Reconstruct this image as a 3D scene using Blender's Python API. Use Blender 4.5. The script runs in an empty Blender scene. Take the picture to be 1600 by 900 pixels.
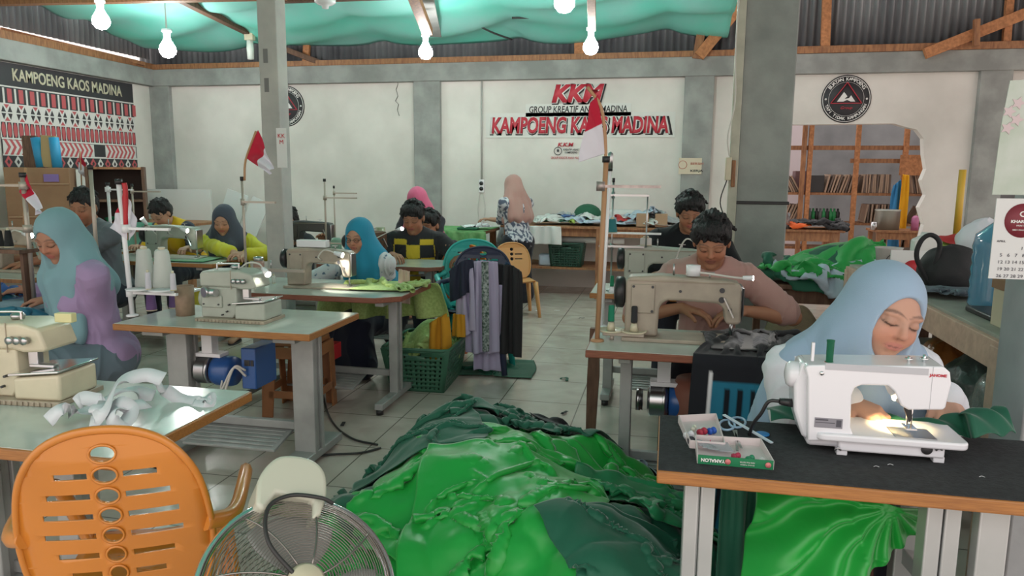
import bpy, bmesh, math, random
import numpy as np
from mathutils import Vector, Matrix, noise
R = math.radians
S = bpy.context.scene
COL = S.collection
# ---------------- camera, world, exposure ----------------
CAM = Vector((0, 0, 1.43)); FPX = 1150.0
CM = Matrix.Rotation(R(11.8), 3, 'Z') @ Matrix.Rotation(R(90 - 8.65), 3, 'X') @ Matrix.Rotation(R(.46), 3, 'Z')
cd = bpy.data.cameras.new('camera'); cd.sensor_width = 36; cd.lens = 36 * FPX / 1600; cd.clip_start = .05
cam = bpy.data.objects.new('camera', cd); COL.objects.link(cam)
cam.matrix_world = Matrix.Translation(CAM) @ CM.to_4x4(); S.camera = cam
S.view_settings.view_transform = 'Standard'; S.view_settings.look = 'None'
S.view_settings.exposure = 0.85; S.view_settings.gamma = 1; S.view_settings.use_curve_mapping = False
W = bpy.data.worlds.new('daylight'); S.world = W; W.use_nodes = True
_n = W.node_tree.nodes; _l = W.node_tree.links
_bg = _n['Background']; _bg.inputs[1].default_value = 1.15
_tc = _n.new('ShaderNodeTexCoord'); _sp = _n.new('ShaderNodeSeparateXYZ'); _rp = _n.new('ShaderNodeValToRGB')
_l.new(_tc.outputs['Generated'], _sp.inputs[0]); _l.new(_sp.outputs[2], _rp.inputs[0]); _l.new(_rp.outputs[0], _bg.inputs[0])
_rp.color_ramp.elements[0].position = 0; _rp.color_ramp.elements[0].color = (.66, .56, .5, 1)
_rp.color_ramp.elements[1].position = .5; _rp.color_ramp.elements[1].color = (1, .95, .93, 1)

def ray(px, py): return CM @ Vector(((px - 800) / FPX, (450 - py) / FPX, -1))
def at(px, py, z): d = ray(px, py); return CAM + d * ((z - CAM.z) / d.z)      # where a sight line meets height z
def aty(px, py, Y): d = ray(px, py); return CAM + d * (Y / d.y)               # where it meets depth Y
rnd = random.Random(7)

# ---------------- materials ----------------
_M = {}
def mat(name, col, rough=.6, metal=0, var=.0, vs=8., bump=0., bs=60., spec=.5, trans=0, emit=0, sheen=0, alpha=1, coat=0, stretch=None, col2=None):
    if name in _M: return _M[name]
    m = bpy.data.materials.new(name); m.use_nodes = True; nt = m.node_tree; b = nt.nodes['Principled BSDF']
    c = tuple(col) + (1,)
    b.inputs['Base Color'].default_value = c; b.inputs['Roughness'].default_value = rough; b.inputs['Metallic'].default_value = metal
    b.inputs['Specular IOR Level'].default_value = spec; b.inputs['Transmission Weight'].default_value = trans; b.inputs['Alpha'].default_value = alpha
    b.inputs['Sheen Weight'].default_value = sheen; b.inputs['Coat Weight'].default_value = coat; b.inputs['Coat Roughness'].default_value = .15
    if emit: b.inputs['Emission Color'].default_value = c; b.inputs['Emission Strength'].default_value = emit
    if var or bump or col2:
        tc = nt.nodes.new('ShaderNodeTexCoord'); mp = nt.nodes.new('ShaderNodeMapping')
        nt.links.new(tc.outputs['Object'], mp.inputs[0])
        if stretch: mp.inputs['Scale'].default_value = stretch
    if var or col2:
        n = nt.nodes.new('ShaderNodeTexNoise'); n.inputs['Scale'].default_value = vs; n.inputs['Detail'].default_value = 5
        nt.links.new(mp.outputs[0], n.inputs['Vector'])
        r = nt.nodes.new('ShaderNodeValToRGB'); nt.links.new(n.outputs[0], r.inputs[0]); nt.links.new(r.outputs[0], b.inputs['Base Color'])
        lo = col2 if col2 else [x * (1 - var) for x in col]
        r.color_ramp.elements[0].position = .35; r.color_ramp.elements[0].color = tuple(lo) + (1,)
        r.color_ramp.elements[1].position = .65; r.color_ramp.elements[1].color = c
    if bump:
        n2 = nt.nodes.new('ShaderNodeTexNoise'); n2.inputs['Scale'].default_value = bs; n2.inputs['Detail'].default_value = 3
        nt.links.new(mp.outputs[0], n2.inputs['Vector'])
        bp = nt.nodes.new('ShaderNodeBump'); bp.inputs['Strength'].default_value = bump; bp.inputs['Distance'].default_value = .01
        nt.links.new(n2.outputs[0], bp.inputs['Height']); nt.links.new(bp.outputs[0], b.inputs['Normal'])
    _M[name] = m; return m
def vmat(name, rough=.6, sheen=0, bump=0, bs=200, spec=.5, sss=0):
    if name in _M: return _M[name]
    m = mat(name, (.5, .5, .5), rough, sheen=sheen, bump=bump, bs=bs, spec=spec)
    a = m.node_tree.nodes.new('ShaderNodeAttribute'); a.attribute_name = 'Col'
    m.node_tree.links.new(a.outputs[0], m.node_tree.nodes['Principled BSDF'].inputs['Base Color'])
    return m
def wood(name, a, b, sc=(1, 1, 1), rough=.5):
    return mat(name, a, rough, vs=14, bump=.15, bs=40, stretch=sc, col2=b)
SKIN = vmat('skin', .55, bump=.05, spec=.35)
CLOTHV = vmat('cloth_fabric', .85, sheen=.15, bump=.12, bs=400, spec=.2)
HAIR = mat('black_hair', (.012, .011, .013), .6, var=.4, vs=40, bump=1., bs=160, stretch=(1, 1, .2))
STEEL = mat('steel', (.55, .55, .56), .28, 1)
CHROME = mat('chrome', (.75, .75, .76), .1, 1)
DKMET = mat('dark_metal', (.08, .08, .085), .45, .6)
GREYP = mat('grey_paint', (.4, .41, .4), .45, .2, var=.25, vs=6)
BLACK = mat('black_plastic', (.02, .02, .022), .4)
WHITEP = mat('white_plastic', (.82, .83, .86), .25, coat=.4)
CREAM = mat('cream_enamel', (.66, .6, .44), .35, coat=.2, var=.12, vs=9)
CREAMD = mat('worn_cream_enamel', (.45, .38, .29), .42, var=.25, vs=12)
BEIGE = mat('beige_enamel', (.42, .36, .29), .4, coat=.1, var=.2, vs=10)
GRNGREY = mat('greengrey_enamel', (.43, .46, .4), .4, coat=.1, var=.12, vs=10)
LAMI = mat('table_laminate', (.56, .62, .57), .16, var=.15, vs=5, spec=.6)
WEDGE = wood('orange_wood_edge', (.42, .18, .05), (.3, .12, .035), (1, 8, 20), .4)
WRED = wood('red_wood_edge', (.26, .085, .045), (.18, .055, .03), (1, 8, 20), .4)
WOODB = wood('brown_wood', (.4, .19, .085), (.24, .105, .05), (3, 3, .6), .6)
WOODO = wood('orange_timber', (.55, .24, .1), (.36, .15, .06), (2, 2, 2), .65)
WOODD = wood('dark_wood', (.17, .09, .055), (.1, .05, .03), (3, 3, .6), .6)
WOODP = wood('pink_timber', (.62, .42, .32), (.5, .33, .25), (2, 2, 2), .7)
CONC = mat('concrete_grey', (.36, .375, .36), .9, var=.3, vs=4, bump=.3, bs=20)
CARD = mat('cardboard', (.3, .17, .095), .85, var=.15, vs=5)
PAPER = mat('white_paper', (.78, .78, .78), .7)
RED = mat('red_plastic', (.5, .02, .03), .5)
GLASSC = mat('clear_glass', (.9, .93, .93), .08, trans=.9)
GLOW = mat('lamp_glow', (1, .95, .8), emit=14)
CORDW = mat('white_cord', (.62, .6, .56), .5)
CORDB = mat('black_cord', (.03, .03, .03), .5)

# ---------------- object helpers ----------------
def tag(o, label=None, cat=None, group=None, kind=None):
    if label: o['label'] = label
    if cat: o['category'] = cat
    if group: o['group'] = group
    if kind: o['kind'] = kind
    return o
def empty(name, loc=(0, 0, 0), rz=0, label=None, cat=None, group=None):
    o = bpy.data.objects.new(name, None); COL.objects.link(o); o.location = loc; o.rotation_euler = (0, 0, rz)
    o.empty_display_size = .05
    return tag(o, label, cat, group)
def link(name, me, parent=None):
    o = bpy.data.objects.new(name, me); COL.objects.link(o)
    if parent: o.parent = parent
    return o
def copytree(o, parent=None):
    c = o.copy(); COL.objects.link(c)
    if parent: c.parent = parent
    for ch in [x for x in o.children]: copytree(ch, c)
    return c
class MB:
    def __init__(s): s.v = []; s.f = []; s.mi = []; s.sm = []
    def add(s, vs, fs, mi=0, sm=False, M=None):
        b = len(s.v)
        for p in vs:
            p = Vector(p)
            s.v.append(M @ p if M else p)
        for f in fs: s.f.append([b + i for i in f]); s.mi.append(mi); s.sm.append(sm)
        return s
    def box(s, c, d, M=None, mi=0, rz=0):
        x, y, z = d[0] / 2, d[1] / 2, d[2] / 2; c = Vector(c)
        vs = [Vector((a * x, b * y, e * z)) for a in (-1, 1) for b in (-1, 1) for e in (-1, 1)]
        if rz:
            q = Matrix.Rotation(rz, 3, 'Z'); vs = [q @ v for v in vs]
        vs = [c + v for v in vs]
        return s.add(vs, [(0, 1, 3, 2), (4, 6, 7, 5), (0, 4, 5, 1), (2, 3, 7, 6), (0, 2, 6, 4), (1, 5, 7, 3)], mi, False, M)
    def b2(s, lo, hi, M=None, mi=0):
        return s.box([(a + b) / 2 for a, b in zip(lo, hi)], [abs(b - a) for a, b in zip(lo, hi)], M, mi)
    def beam(s, a, b, w, h, mi=0, up=(0, 0, 1)):
        a = Vector(a); b = Vector(b); d = b - a; L = d.length; z = d.normalized(); u = Vector(up)
        if abs(z.dot(u)) > .95: u = Vector((0, 1, 0))
        x = u.cross(z).normalized(); y = z.cross(x)
        M = Matrix((x, y, z)).transposed().to_4x4(); M.translation = (a + b) / 2
        return s.box((0, 0, 0), (w, h, L), M, mi)
    def tube(s, pts, r, seg=8, mi=0, M=None, closed=False, cap=True):
        pts = [Vector(p) for p in pts]; n = len(pts); rr = r if isinstance(r, (list, tuple)) else [r] * n
        vs = []; fs = []; prev = None
        for i, p in enumerate(pts):
            if closed: t = (pts[(i + 1) % n] - pts[i - 1])
            else: t = (pts[min(i + 1, n - 1)] - pts[max(i - 1, 0)])
            t = t.normalized() if t.length > 1e-9 else Vector((0, 0, 1))
            if prev is None:
                u = Vector((0, 0, 1)) if abs(t.z) < .9 else Vector((1, 0, 0)); x = u.cross(t).normalized()
            else:
                x = prev - t * prev.dot(t); x = x.normalized() if x.length > 1e-6 else Vector((1, 0, 0))
            prev = x; y = t.cross(x)
            for k in range(seg):
                a = 2 * math.pi * k / seg; vs.append(p + (x * math.cos(a) + y * math.sin(a)) * rr[i])
        m = n if closed else n - 1
        for i in range(m):
            for k in range(seg):
                a = i * seg + k; b = i * seg + (k + 1) % seg; j = ((i + 1) % n) * seg
                fs.append((a, b, j + (k + 1) % seg, j + k))
        s.add(vs, fs, mi, True, M)
        if cap and not closed:
            s.add(vs[:seg], [tuple(range(seg))[::-1]], mi, False, M); s.add(vs[-seg:], [tuple(range(seg))], mi, False, M)
        return s
    def cyl(s, a, b, r, r2=None, seg=20, mi=0, M=None): return s.tube([a, b], [r, r if r2 is None else r2], seg, mi, M)
    def lathe(s, prof, o=(0, 0, 0), seg=28, mi=0, M=None, axis='Z'):
        vs = []; n = len(prof)
        for r, z in prof:
            for k in range(seg):
                a = 2 * math.pi * k / seg; x, y = r * math.cos(a), r * math.sin(a)
                v = {'Z': (x, y, z), 'X': (z, x, y), 'Y': (x, z, y)}[axis]
                vs.append(Vector(v) + Vector(o))
        fs = [(i * seg + k, i * seg + (k + 1) % seg, (i + 1) * seg + (k + 1) % seg, (i + 1) * seg + k) for i in range(n - 1) for k in range(seg)]
        s.add(vs, fs, mi, True, M)
        for i, rev in ((0, True), (n - 1, False)):
            if prof[i][0] > 1e-4 and prof[0] != prof[-1]:
                q = tuple(range(seg)); s.add(vs[i * seg:(i + 1) * seg], [q[::-1] if rev else q], mi, False, M)
        return s
    def prism(s, poly, d, M=None, mi=0, plane='XZ', o=0.):
        n = len(poly)
        f = {'XZ': lambda p, t: (p[0], t, p[1]), 'YZ': lambda p, t: (t, p[0], p[1]), 'XY': lambda p, t: (p[0], p[1], t)}[plane]
        vs = [f(p, o) for p in poly] + [f(p, o + d) for p in poly]
        fs = [tuple(range(n))[::-1], tuple(range(n, 2 * n))] + [(i, (i + 1) % n, n + (i + 1) % n, n + i) for i in range(n)]
        return s.add(vs, fs, mi, False, M)
    def ball(s, c, r, seg=14, mi=0, M=None):
        r = (r, r, r) if not isinstance(r, (tuple, list)) else r; m = seg // 2; vs = []; fs = []
        for i in range(m + 1):
            t = math.pi * i / m
            for k in range(seg):
                a = 2 * math.pi * k / seg
                vs.append((c[0] + r[0] * math.sin(t) * math.cos(a), c[1] + r[1] * math.sin(t) * math.sin(a), c[2] + r[2] * math.cos(t)))
        fs = [(i * seg + k, (i + 1) * seg + k, (i + 1) * seg + (k + 1) % seg, i * seg + (k + 1) % seg) for i in range(m) for k in range(seg)]
        return s.add(vs, fs, mi, True, M)
    def strip(s, pts, w, n=Vector((0, 0, 1)), th=.0012, mi=0):
        """a ribbon of width w along pts with a little thickness"""
        pts = [Vector(p) for p in pts]; vs = []; fs = []
        for i, p in enumerate(pts):
            t = (pts[min(i + 1, len(pts) - 1)] - pts[max(i - 1, 0)]).normalized(); nn = n[i] if isinstance(n, list) else n
            b = t.cross(nn).normalized() * w / 2; q = b.cross(t).normalized() * th / 2
            vs += [p - b - q, p + b - q, p + b + q, p - b + q]
        for i in range(len(pts) - 1):
            a = i * 4
            for k in range(4): fs.append((a + k, a + (k + 1) % 4, a + 4 + (k + 1) % 4, a + 4 + k))
        fs += [(3, 2, 1, 0), tuple(len(vs) - 4 + k for k in range(4))]
        return s.add(vs, fs, mi, True)
    def build(s, name, mats, parent=None, bev=0, M=None, seg=2):
        me = bpy.data.meshes.new(name)
        vv = [M @ v for v in s.v] if M else s.v
        me.from_pydata([tuple(v) for v in vv], [], s.f)
        if not isinstance(mats, (list, tuple)): mats = [mats]
        for m in mats: me.materials.append(m)
        me.polygons.foreach_set('material_index', s.mi); me.polygons.foreach_set('use_smooth', s.sm)
        bm = bmesh.new(); bm.from_mesh(me); bmesh.ops.remove_doubles(bm, verts=bm.verts, dist=1e-6)
        bmesh.ops.recalc_face_normals(bm, faces=bm.faces); bm.to_mesh(me); bm.free()
        o = link(name, me, parent)
        if bev:
            b = o.modifiers.new('bevel', 'BEVEL'); b.width = bev; b.segments = seg; b.limit_method = 'ANGLE'; b.angle_limit = R(40)
            b.harden_normals = False
            for p in me.polygons: p.use_smooth = True
            me.set_sharp_from_angle(angle=R(40))
        return o
def spline(pts, n=8):
    """Catmull-Rom through the points"""
    P = [Vector(p) for p in pts]; P = [P[0] * 2 - P[1]] + P + [P[-1] * 2 - P[-2]]; out = []
    for i in range(1, len(P) - 2):
        for k in range(n):
            t = k / n; a, b, c, d = P[i - 1:i + 3]
            out.append(.5 * ((2 * b) + (c - a) * t + (2 * a - 5 * b + 4 * c - d) * t * t + (3 * b - a - 3 * c + d) * t ** 3))
    return out + [P[-2]]
def rrect(w, h, r, n=5, cx=0, cy=0):
    out = []
    for sx, sy, a0 in ((1, 1, 0), (-1, 1, 90), (-1, -1, 180), (1, -1, 270)):
        for k in range(n + 1):
            a = R(a0 + 90 * k / n); out.append((cx + sx * (w / 2 - r) + r * math.cos(a), cy + sy * (h / 2 - r) + r * math.sin(a)))
    return out
def textmesh(txt, size, m, parent, M, name='lettering', depth=.002, bold=0, shear=0, sx=1., align='CENTER'):
    cu = bpy.data.curves.new(name, 'FONT'); cu.body = txt; cu.size = size; cu.extrude = depth; cu.offset = bold; cu.shear = shear
    cu.align_x = align; cu.align_y = 'CENTER'; cu.resolution_u = 3
    o = bpy.data.objects.new(name, cu); COL.objects.link(o)
    me = bpy.data.meshes.new_from_object(o); bpy.data.objects.remove(o)
    for v in me.vertices: v.co = M @ Vector((v.co.x * sx, v.co.y, v.co.z))
    me.materials.clear(); me.materials.append(m)
    return link(name, me, parent)
def arctext(txt, r, a0, a1, size, m, parent, M, flip=False, name='lettering'):
    mb = None; objs = []
    n = len(txt); vs = []; fs = []
    for i, ch in enumerate(txt):
        if ch == ' ': continue
        cu = bpy.data.curves.new('t', 'FONT'); cu.body = ch; cu.size = size; cu.extrude = .0015; cu.offset = size * .02; cu.align_x = 'CENTER'; cu.align_y = 'CENTER'; cu.resolution_u = 2
        o = bpy.data.objects.new('t', cu); COL.objects.link(o); me = bpy.data.meshes.new_from_object(o); bpy.data.objects.remove(o)
        a = R(a0 + (a1 - a0) * i / (n - 1)); rot = a - math.pi / 2 + (math.pi if flip else 0)
        T = M @ Matrix.Translation((r * math.cos(a), r * math.sin(a), 0)) @ Matrix.Rotation(rot, 4, 'Z')
        b = len(vs); vs += [tuple(T @ v.co) for v in me.vertices]; fs += [[b + k for k in p.vertices] for p in me.polygons]; bpy.data.meshes.remove(me)
    me = bpy.data.meshes.new(name); me.from_pydata(vs, [], fs); me.materials.append(m); return link(name, me, parent)

# ---------------- smooth solids from distance fields (bodies, clothes) ----------------
class Sdf:
    def __init__(s, lo, hi, h):
        s.lo = np.array(lo, float); s.h = h; n = np.ceil((np.array(hi) - s.lo) / h).astype(int) + 1
        s.n = n; s.D = np.full(tuple(n), 5., np.float32)
        s.ax = [(s.lo[i] + h * np.arange(n[i])).astype(np.float32) for i in range(3)]
    def _g(s, lo, hi):
        sl = []
        for i in range(3):
            a = int(max(0, math.floor((lo[i] - s.lo[i]) / s.h))); b = int(min(s.n[i], math.ceil((hi[i] - s.lo[i]) / s.h) + 1))
            if b <= a: return None
            sl.append(slice(a, b))
        X = s.ax[0][sl[0]][:, None, None]; Y = s.ax[1][sl[1]][None, :, None]; Z = s.ax[2][sl[2]][None, None, :]
        return tuple(sl), X, Y, Z
    def _put(s, sl, d, k, sub=False):
        D = s.D[sl]
        if sub:
            h = np.clip(.5 - .5 * (D + d) / k, 0, 1); s.D[sl] = D * (1 - h) - d * h + k * h * (1 - h)
        else:
            h = np.clip(.5 + .5 * (D - d) / k, 0, 1); s.D[sl] = D * (1 - h) + d * h - k * h * (1 - h)
    def cap(s, a, b, ra, rb=None, k=.02, ax=None, fl=1., sub=False):
        rb = ra if rb is None else rb; a = np.array(a, float); b = np.array(b, float); m = max(ra, rb) * 1.05 + k + 2 * s.h
        g = s._g(np.minimum(a, b) - m, np.maximum(a, b) + m)
        if g is None: return
        sl, X, Y, Z = g; d = b - a; L2 = float(d @ d) + 1e-12
        px, py, pz = X - a[0], Y - a[1], Z - a[2]
        t = np.clip((px * d[0] + py * d[1] + pz * d[2]) / L2, 0, 1)
        qx, qy, qz = px - t * d[0], py - t * d[1], pz - t * d[2]
        r2 = qx * qx + qy * qy + qz * qz
        if ax is not None:
            u = np.array(ax, float); u /= np.linalg.norm(u); w = qx * u[0] + qy * u[1] + qz * u[2]; r2 = r2 + (fl * fl - 1) * w * w
        s._put(sl, np.sqrt(np.maximum(r2, 0)) - (ra + (rb - ra) * t), k, sub)
    def ell(s, c, r, Rm=None, k=.02, sub=False, mod=None):
        c = np.array(c, float); r = np.array(r, float); m = max(r) + k + 2 * s.h
        g = s._g(c - m, c + m)
        if g is None: return
        sl, X, Y, Z = g; x, y, z = X - c[0], Y - c[1], Z - c[2]
        if Rm is not None:
            Rm = np.array(Rm, float)
            x, y, z = (x * Rm[0, i] + y * Rm[1, i] + z * Rm[2, i] for i in range(3))
        k0 = np.sqrt((x / r[0]) ** 2 + (y / r[1]) ** 2 + (z / r[2]) ** 2); k1 = np.sqrt((x / r[0] ** 2) ** 2 + (y / r[1] ** 2) ** 2 + (z / r[2] ** 2) ** 2) + 1e-9
        s._put(sl, k0 * (k0 - 1) / k1, k, sub)
    def clip(s, p, n):
        """keep the side of the plane against n"""
        p = np.array(p, float); n = np.array(n, float); n /= np.linalg.norm(n)
        X = s.ax[0][:, None, None]; Y = s.ax[1][None, :, None]; Z = s.ax[2][None, None, :]
        s.D = np.maximum(s.D, ((X - p[0]) * n[0] + (Y - p[1]) * n[1] + (Z - p[2]) * n[2]).astype(np.float32))
    def mesh(s):
        D = s.D; D[0] = D[-1] = 1; D[:, 0] = D[:, -1] = 1; D[:, :, 0] = D[:, :, -1] = 1
        I = D < 0; nx, ny, nz = D.shape
        cs = [I[i:nx - 1 + i, j:ny - 1 + j, k:nz - 1 + k] for i in (0, 1) for j in (0, 1) for k in (0, 1)]
        al = cs[0].copy(); an = cs[0].copy()
        for c in cs[1:]: al &= c; an |= c
        act = an & ~al; ii, jj, kk = np.nonzero(act); idx = np.full(act.shape, -1, np.int64); idx[ii, jj, kk] = np.arange(len(ii))
        acc = np.zeros((len(ii), 3)); cnt = np.zeros(len(ii))
        off = [(i, j, k) for i in (0, 1) for j in (0, 1) for k in (0, 1)]
        for p in off:
            for a in range(3):
                if p[a]: continue
                q = list(p); q[a] = 1
                d0 = D[ii + p[0], jj + p[1], kk + p[2]]; d1 = D[ii + q[0], jj + q[1], kk + q[2]]
                m = (d0 < 0) != (d1 < 0); t = np.where(m, d0 / np.where(m, d0 - d1, 1), 0)
                for c in range(3): acc[:, c] += np.where(m, p[c] + (t if c == a else 0), 0)
                cnt += m
        V = (np.stack([ii, jj, kk], 1) + acc / cnt[:, None]) * s.h + s.lo
        F = []
        for a in range(3):
            b, c = (a + 1) % 3, (a + 2) % 3
            A = [slice(None)] * 3; B = [slice(None)] * 3; A[a] = slice(0, -1); B[a] = slice(1, None)
            m = I[tuple(A)] != I[tuple(B)]; e = np.nonzero(m); e = [x.copy() for x in e]
            ins = I[tuple(A)][tuple(e)]
            ok = (e[b] > 0) & (e[c] > 0) & (e[b] < D.shape[b] - 1) & (e[c] < D.shape[c] - 1)
            e = [x[ok] for x in e]; ins = ins[ok]; q = []
            for db, dc in ((-1, -1), (0, -1), (0, 0), (-1, 0)):
                f = [x for x in e]; f[b] = e[b] + db; f[c] = e[c] + dc; q.append(idx[f[0], f[1], f[2]])
            q = np.stack(q, 1); q[~ins] = q[~ins][:, ::-1]; F.append(q)
        return V, np.concatenate(F)
def meshfrom(name, V, F, m, parent=None, colors=None, smooth=True):
    me = bpy.data.meshes.new(name); me.vertices.add(len(V)); me.vertices.foreach_set('co', np.asarray(V, np.float32).ravel())
    k = F.shape[1]; me.loops.add(F.size); me.loops.foreach_set('vertex_index', F.astype(np.int32).ravel()); me.polygons.add(len(F))
    me.polygons.foreach_set('loop_start', np.arange(0, F.size, k, dtype=np.int32)); me.polygons.foreach_set('loop_total', np.full(len(F), k, np.int32))
    me.update(calc_edges=True); me.validate()
    me.polygons.foreach_set('use_smooth', np.ones(len(me.polygons), bool) if smooth else np.zeros(len(me.polygons), bool))
    for x in (m if isinstance(m, (list, tuple)) else [m]): me.materials.append(x)
    if colors is not None:
        at_ = me.color_attributes.new('Col', 'FLOAT_COLOR', 'POINT'); c = np.ones((len(V), 4), np.float32); c[:, :3] = colors; at_.data.foreach_set('color', c.ravel())
    return link(name, me, parent)
def vnormals(V, F):
    n = np.cross(V[F[:, 2]] - V[F[:, 0]], V[F[:, 3]] - V[F[:, 1]]); N = np.zeros_like(V)
    for i in range(4): np.add.at(N, F[:, i], n)
    return N / (np.linalg.norm(N, axis=1)[:, None] + 1e-12)
def snoise(P, f, seed=0):
    """cheap smooth noise in [-1,1] from warped sines"""
    r = np.random.RandomState(seed); out = np.zeros(len(P)); q = P * f
    for _ in range(3):
        A = r.randn(3, 3); ph = r.rand(3) * 6.28; q = q + .6 * np.sin(q @ A.T * .9 + ph)
    for _ in range(4):
        k = r.randn(3); k /= np.linalg.norm(k); out += np.sin(q @ k * 2 + r.rand() * 6.28)
    return out / 4
def ridges(P, f, seed=0, w=(1, 1, 1)):
    return 1 - 2 * np.abs(snoise(P * np.array(w), f, seed)) ** .7

# ---------------- cloth: a small position-based drape ----------------
class HF:
    """height of what lies below, on a grid"""
    def __init__(s, x0, x1, y0, y1, h=.02, z=0.):
        s.x0, s.y0, s.h = x0, y0, h; s.g = np.full((int((x1 - x0) / h) + 2, int((y1 - y0) / h) + 2), float(z))
        s.X = s.x0 + h * np.arange(s.g.shape[0])[:, None]; s.Y = s.y0 + h * np.arange(s.g.shape[1])[None, :]
    def box(s, x0, x1, y0, y1, z):
        m = (s.X >= x0) & (s.X <= x1) & (s.Y >= y0) & (s.Y <= y1); s.g[m] = np.maximum(s.g[m], z); return s
    def mound(s, cx, cy, rx, ry, hgt, p=1.):
        d = ((s.X - cx) / rx) ** 2 + ((s.Y - cy) / ry) ** 2; s.g = np.maximum(s.g, s.g * 0 + hgt * np.clip(1 - d, 0, 1) ** p); return s
    def at(s, x, y):
        u = np.clip((x - s.x0) / s.h, 0, s.g.shape[0] - 1.001); v = np.clip((y - s.y0) / s.h, 0, s.g.shape[1] - 1.001)
        i, j = u.astype(int), v.astype(int); a, b = u - i, v - j; g = s.g
        return (g[i, j] * (1 - a) * (1 - b) + g[i + 1, j] * a * (1 - b) + g[i, j + 1] * (1 - a) * b + g[i + 1, j + 1] * a * b)
    def lay(s, P, blur=2):
        g = s.g.copy(); i = np.clip(((P[..., 0] - s.x0) / s.h + .5).astype(int), 0, g.shape[0] - 1).ravel(); j = np.clip(((P[..., 1] - s.y0) / s.h + .5).astype(int), 0, g.shape[1] - 1).ravel()
        np.maximum.at(g, (i, j), P[..., 2].ravel())
        for _ in range(blur): g[1:-1, 1:-1] = np.maximum(s.g[1:-1, 1:-1], (g[1:-1, 1:-1] * 4 + g[:-2, 1:-1] + g[2:, 1:-1] + g[1:-1, :-2] + g[1:-1, 2:]) / 8)
        s.g = np.maximum(s.g, g)
def drape(P, L, hf=None, pins=None, steps=90, its=8, bend=.15, g=9.8, fric=.5, th=.005, seed=0, collide=None, wind=.0):
    """P (n,m,3) start, L rest spacing (a,b) along the two grid directions"""
    P = P.copy(); n, m, _ = P.shape; r = np.random.RandomState(seed); P += r.randn(*P.shape) * .0015; V = np.zeros_like(P); dt = .018
    w = np.ones((n, m, 1))
    if pins is not None: w[pins] = 0; P0 = P.copy()
    La, Lb = L; Ld = math.hypot(La, Lb)
    def con(A, B, wa, wb, l, k, only=False):
        d = B - A; q = np.sqrt((d * d).sum(-1, keepdims=True)) + 1e-9; e = (q - l) / q
        if only: e = np.minimum(e, 0)
        c = d * e * k / (wa + wb + 1e-9); A += c * wa; B -= c * wb
    for it in range(steps):
        V[..., 2] -= g * dt; V *= .97; Q = P + V * dt * w
        for _ in range(its):
            for o in (0, 1):
                a = (n - 1 - o) // 2 * 2
                if a > 0: con(Q[o:o + a:2], Q[o + 1:o + a + 1:2], w[o:o + a:2], w[o + 1:o + a + 1:2], La, .9)
                b = (m - 1 - o) // 2 * 2
                if b > 0: con(Q[:, o:o + b:2], Q[:, o + 1:o + b + 1:2], w[:, o:o + b:2], w[:, o + 1:o + b + 1:2], Lb, .9)
            con(Q[:-1, :-1], Q[1:, 1:], w[:-1, :-1], w[1:, 1:], Ld, .25); con(Q[1:, :-1], Q[:-1, 1:], w[1:, :-1], w[:-1, 1:], Ld, .25)
            con(Q[:-2], Q[2:], w[:-2], w[2:], 2 * La, bend); con(Q[:, :-2], Q[:, 2:], w[:, :-2], w[:, 2:], 2 * Lb, bend)
            if hf is not None:
                z = hf.at(Q[..., 0], Q[..., 1]) + th; hit = Q[..., 2] < z
                Q[..., 2] = np.where(hit, z, Q[..., 2])
            if collide: Q = collide(Q)
        if hf is not None:
            z = hf.at(Q[..., 0], Q[..., 1]) + th * 1.3; hit = (Q[..., 2] < z)[..., None]
            Q[..., :2] = np.where(hit, Q[..., :2] * (1 - fric) + P[..., :2] * fric, Q[..., :2])
        if pins is not None: Q = np.where(w == 0, P0, Q)
        V = np.clip((Q - P) / dt, -3, 3); P = Q
    return P
def upsample(P):
    """smooth a grid to twice its density"""
    def up(A):
        B = np.zeros((A.shape[0] * 2 - 1,) + A.shape[1:]); B[::2] = A; mid = (A[:-1] + A[1:]) / 2
        ext = np.concatenate([A[:1] * 2 - A[1:2], A, A[-1:] * 2 - A[-2:-1]]); B[1::2] = (9 * (A[:-1] + A[1:]) - ext[:-3] - ext[3:]) / 16; return B
    return up(up(P).transpose(1, 0, 2)).transpose(1, 0, 2)
def clothmesh(name, P, m, parent=None, th=.002, up=1, colors=None):
    for _ in range(up): P = upsample(P)
    n, k, _ = P.shape; i = np.arange(n * k).reshape(n, k)
    F = np.stack([i[:-1, :-1], i[1:, :-1], i[1:, 1:], i[:-1, 1:]], -1).reshape(-1, 4)
    if colors is not None: colors = colors(P)
    o = meshfrom(name, P.reshape(-1, 3), F, m, parent, colors)
    if th:
        s = o.modifiers.new('thickness', 'SOLIDIFY'); s.thickness = th; s.offset = 0
    return o
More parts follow.
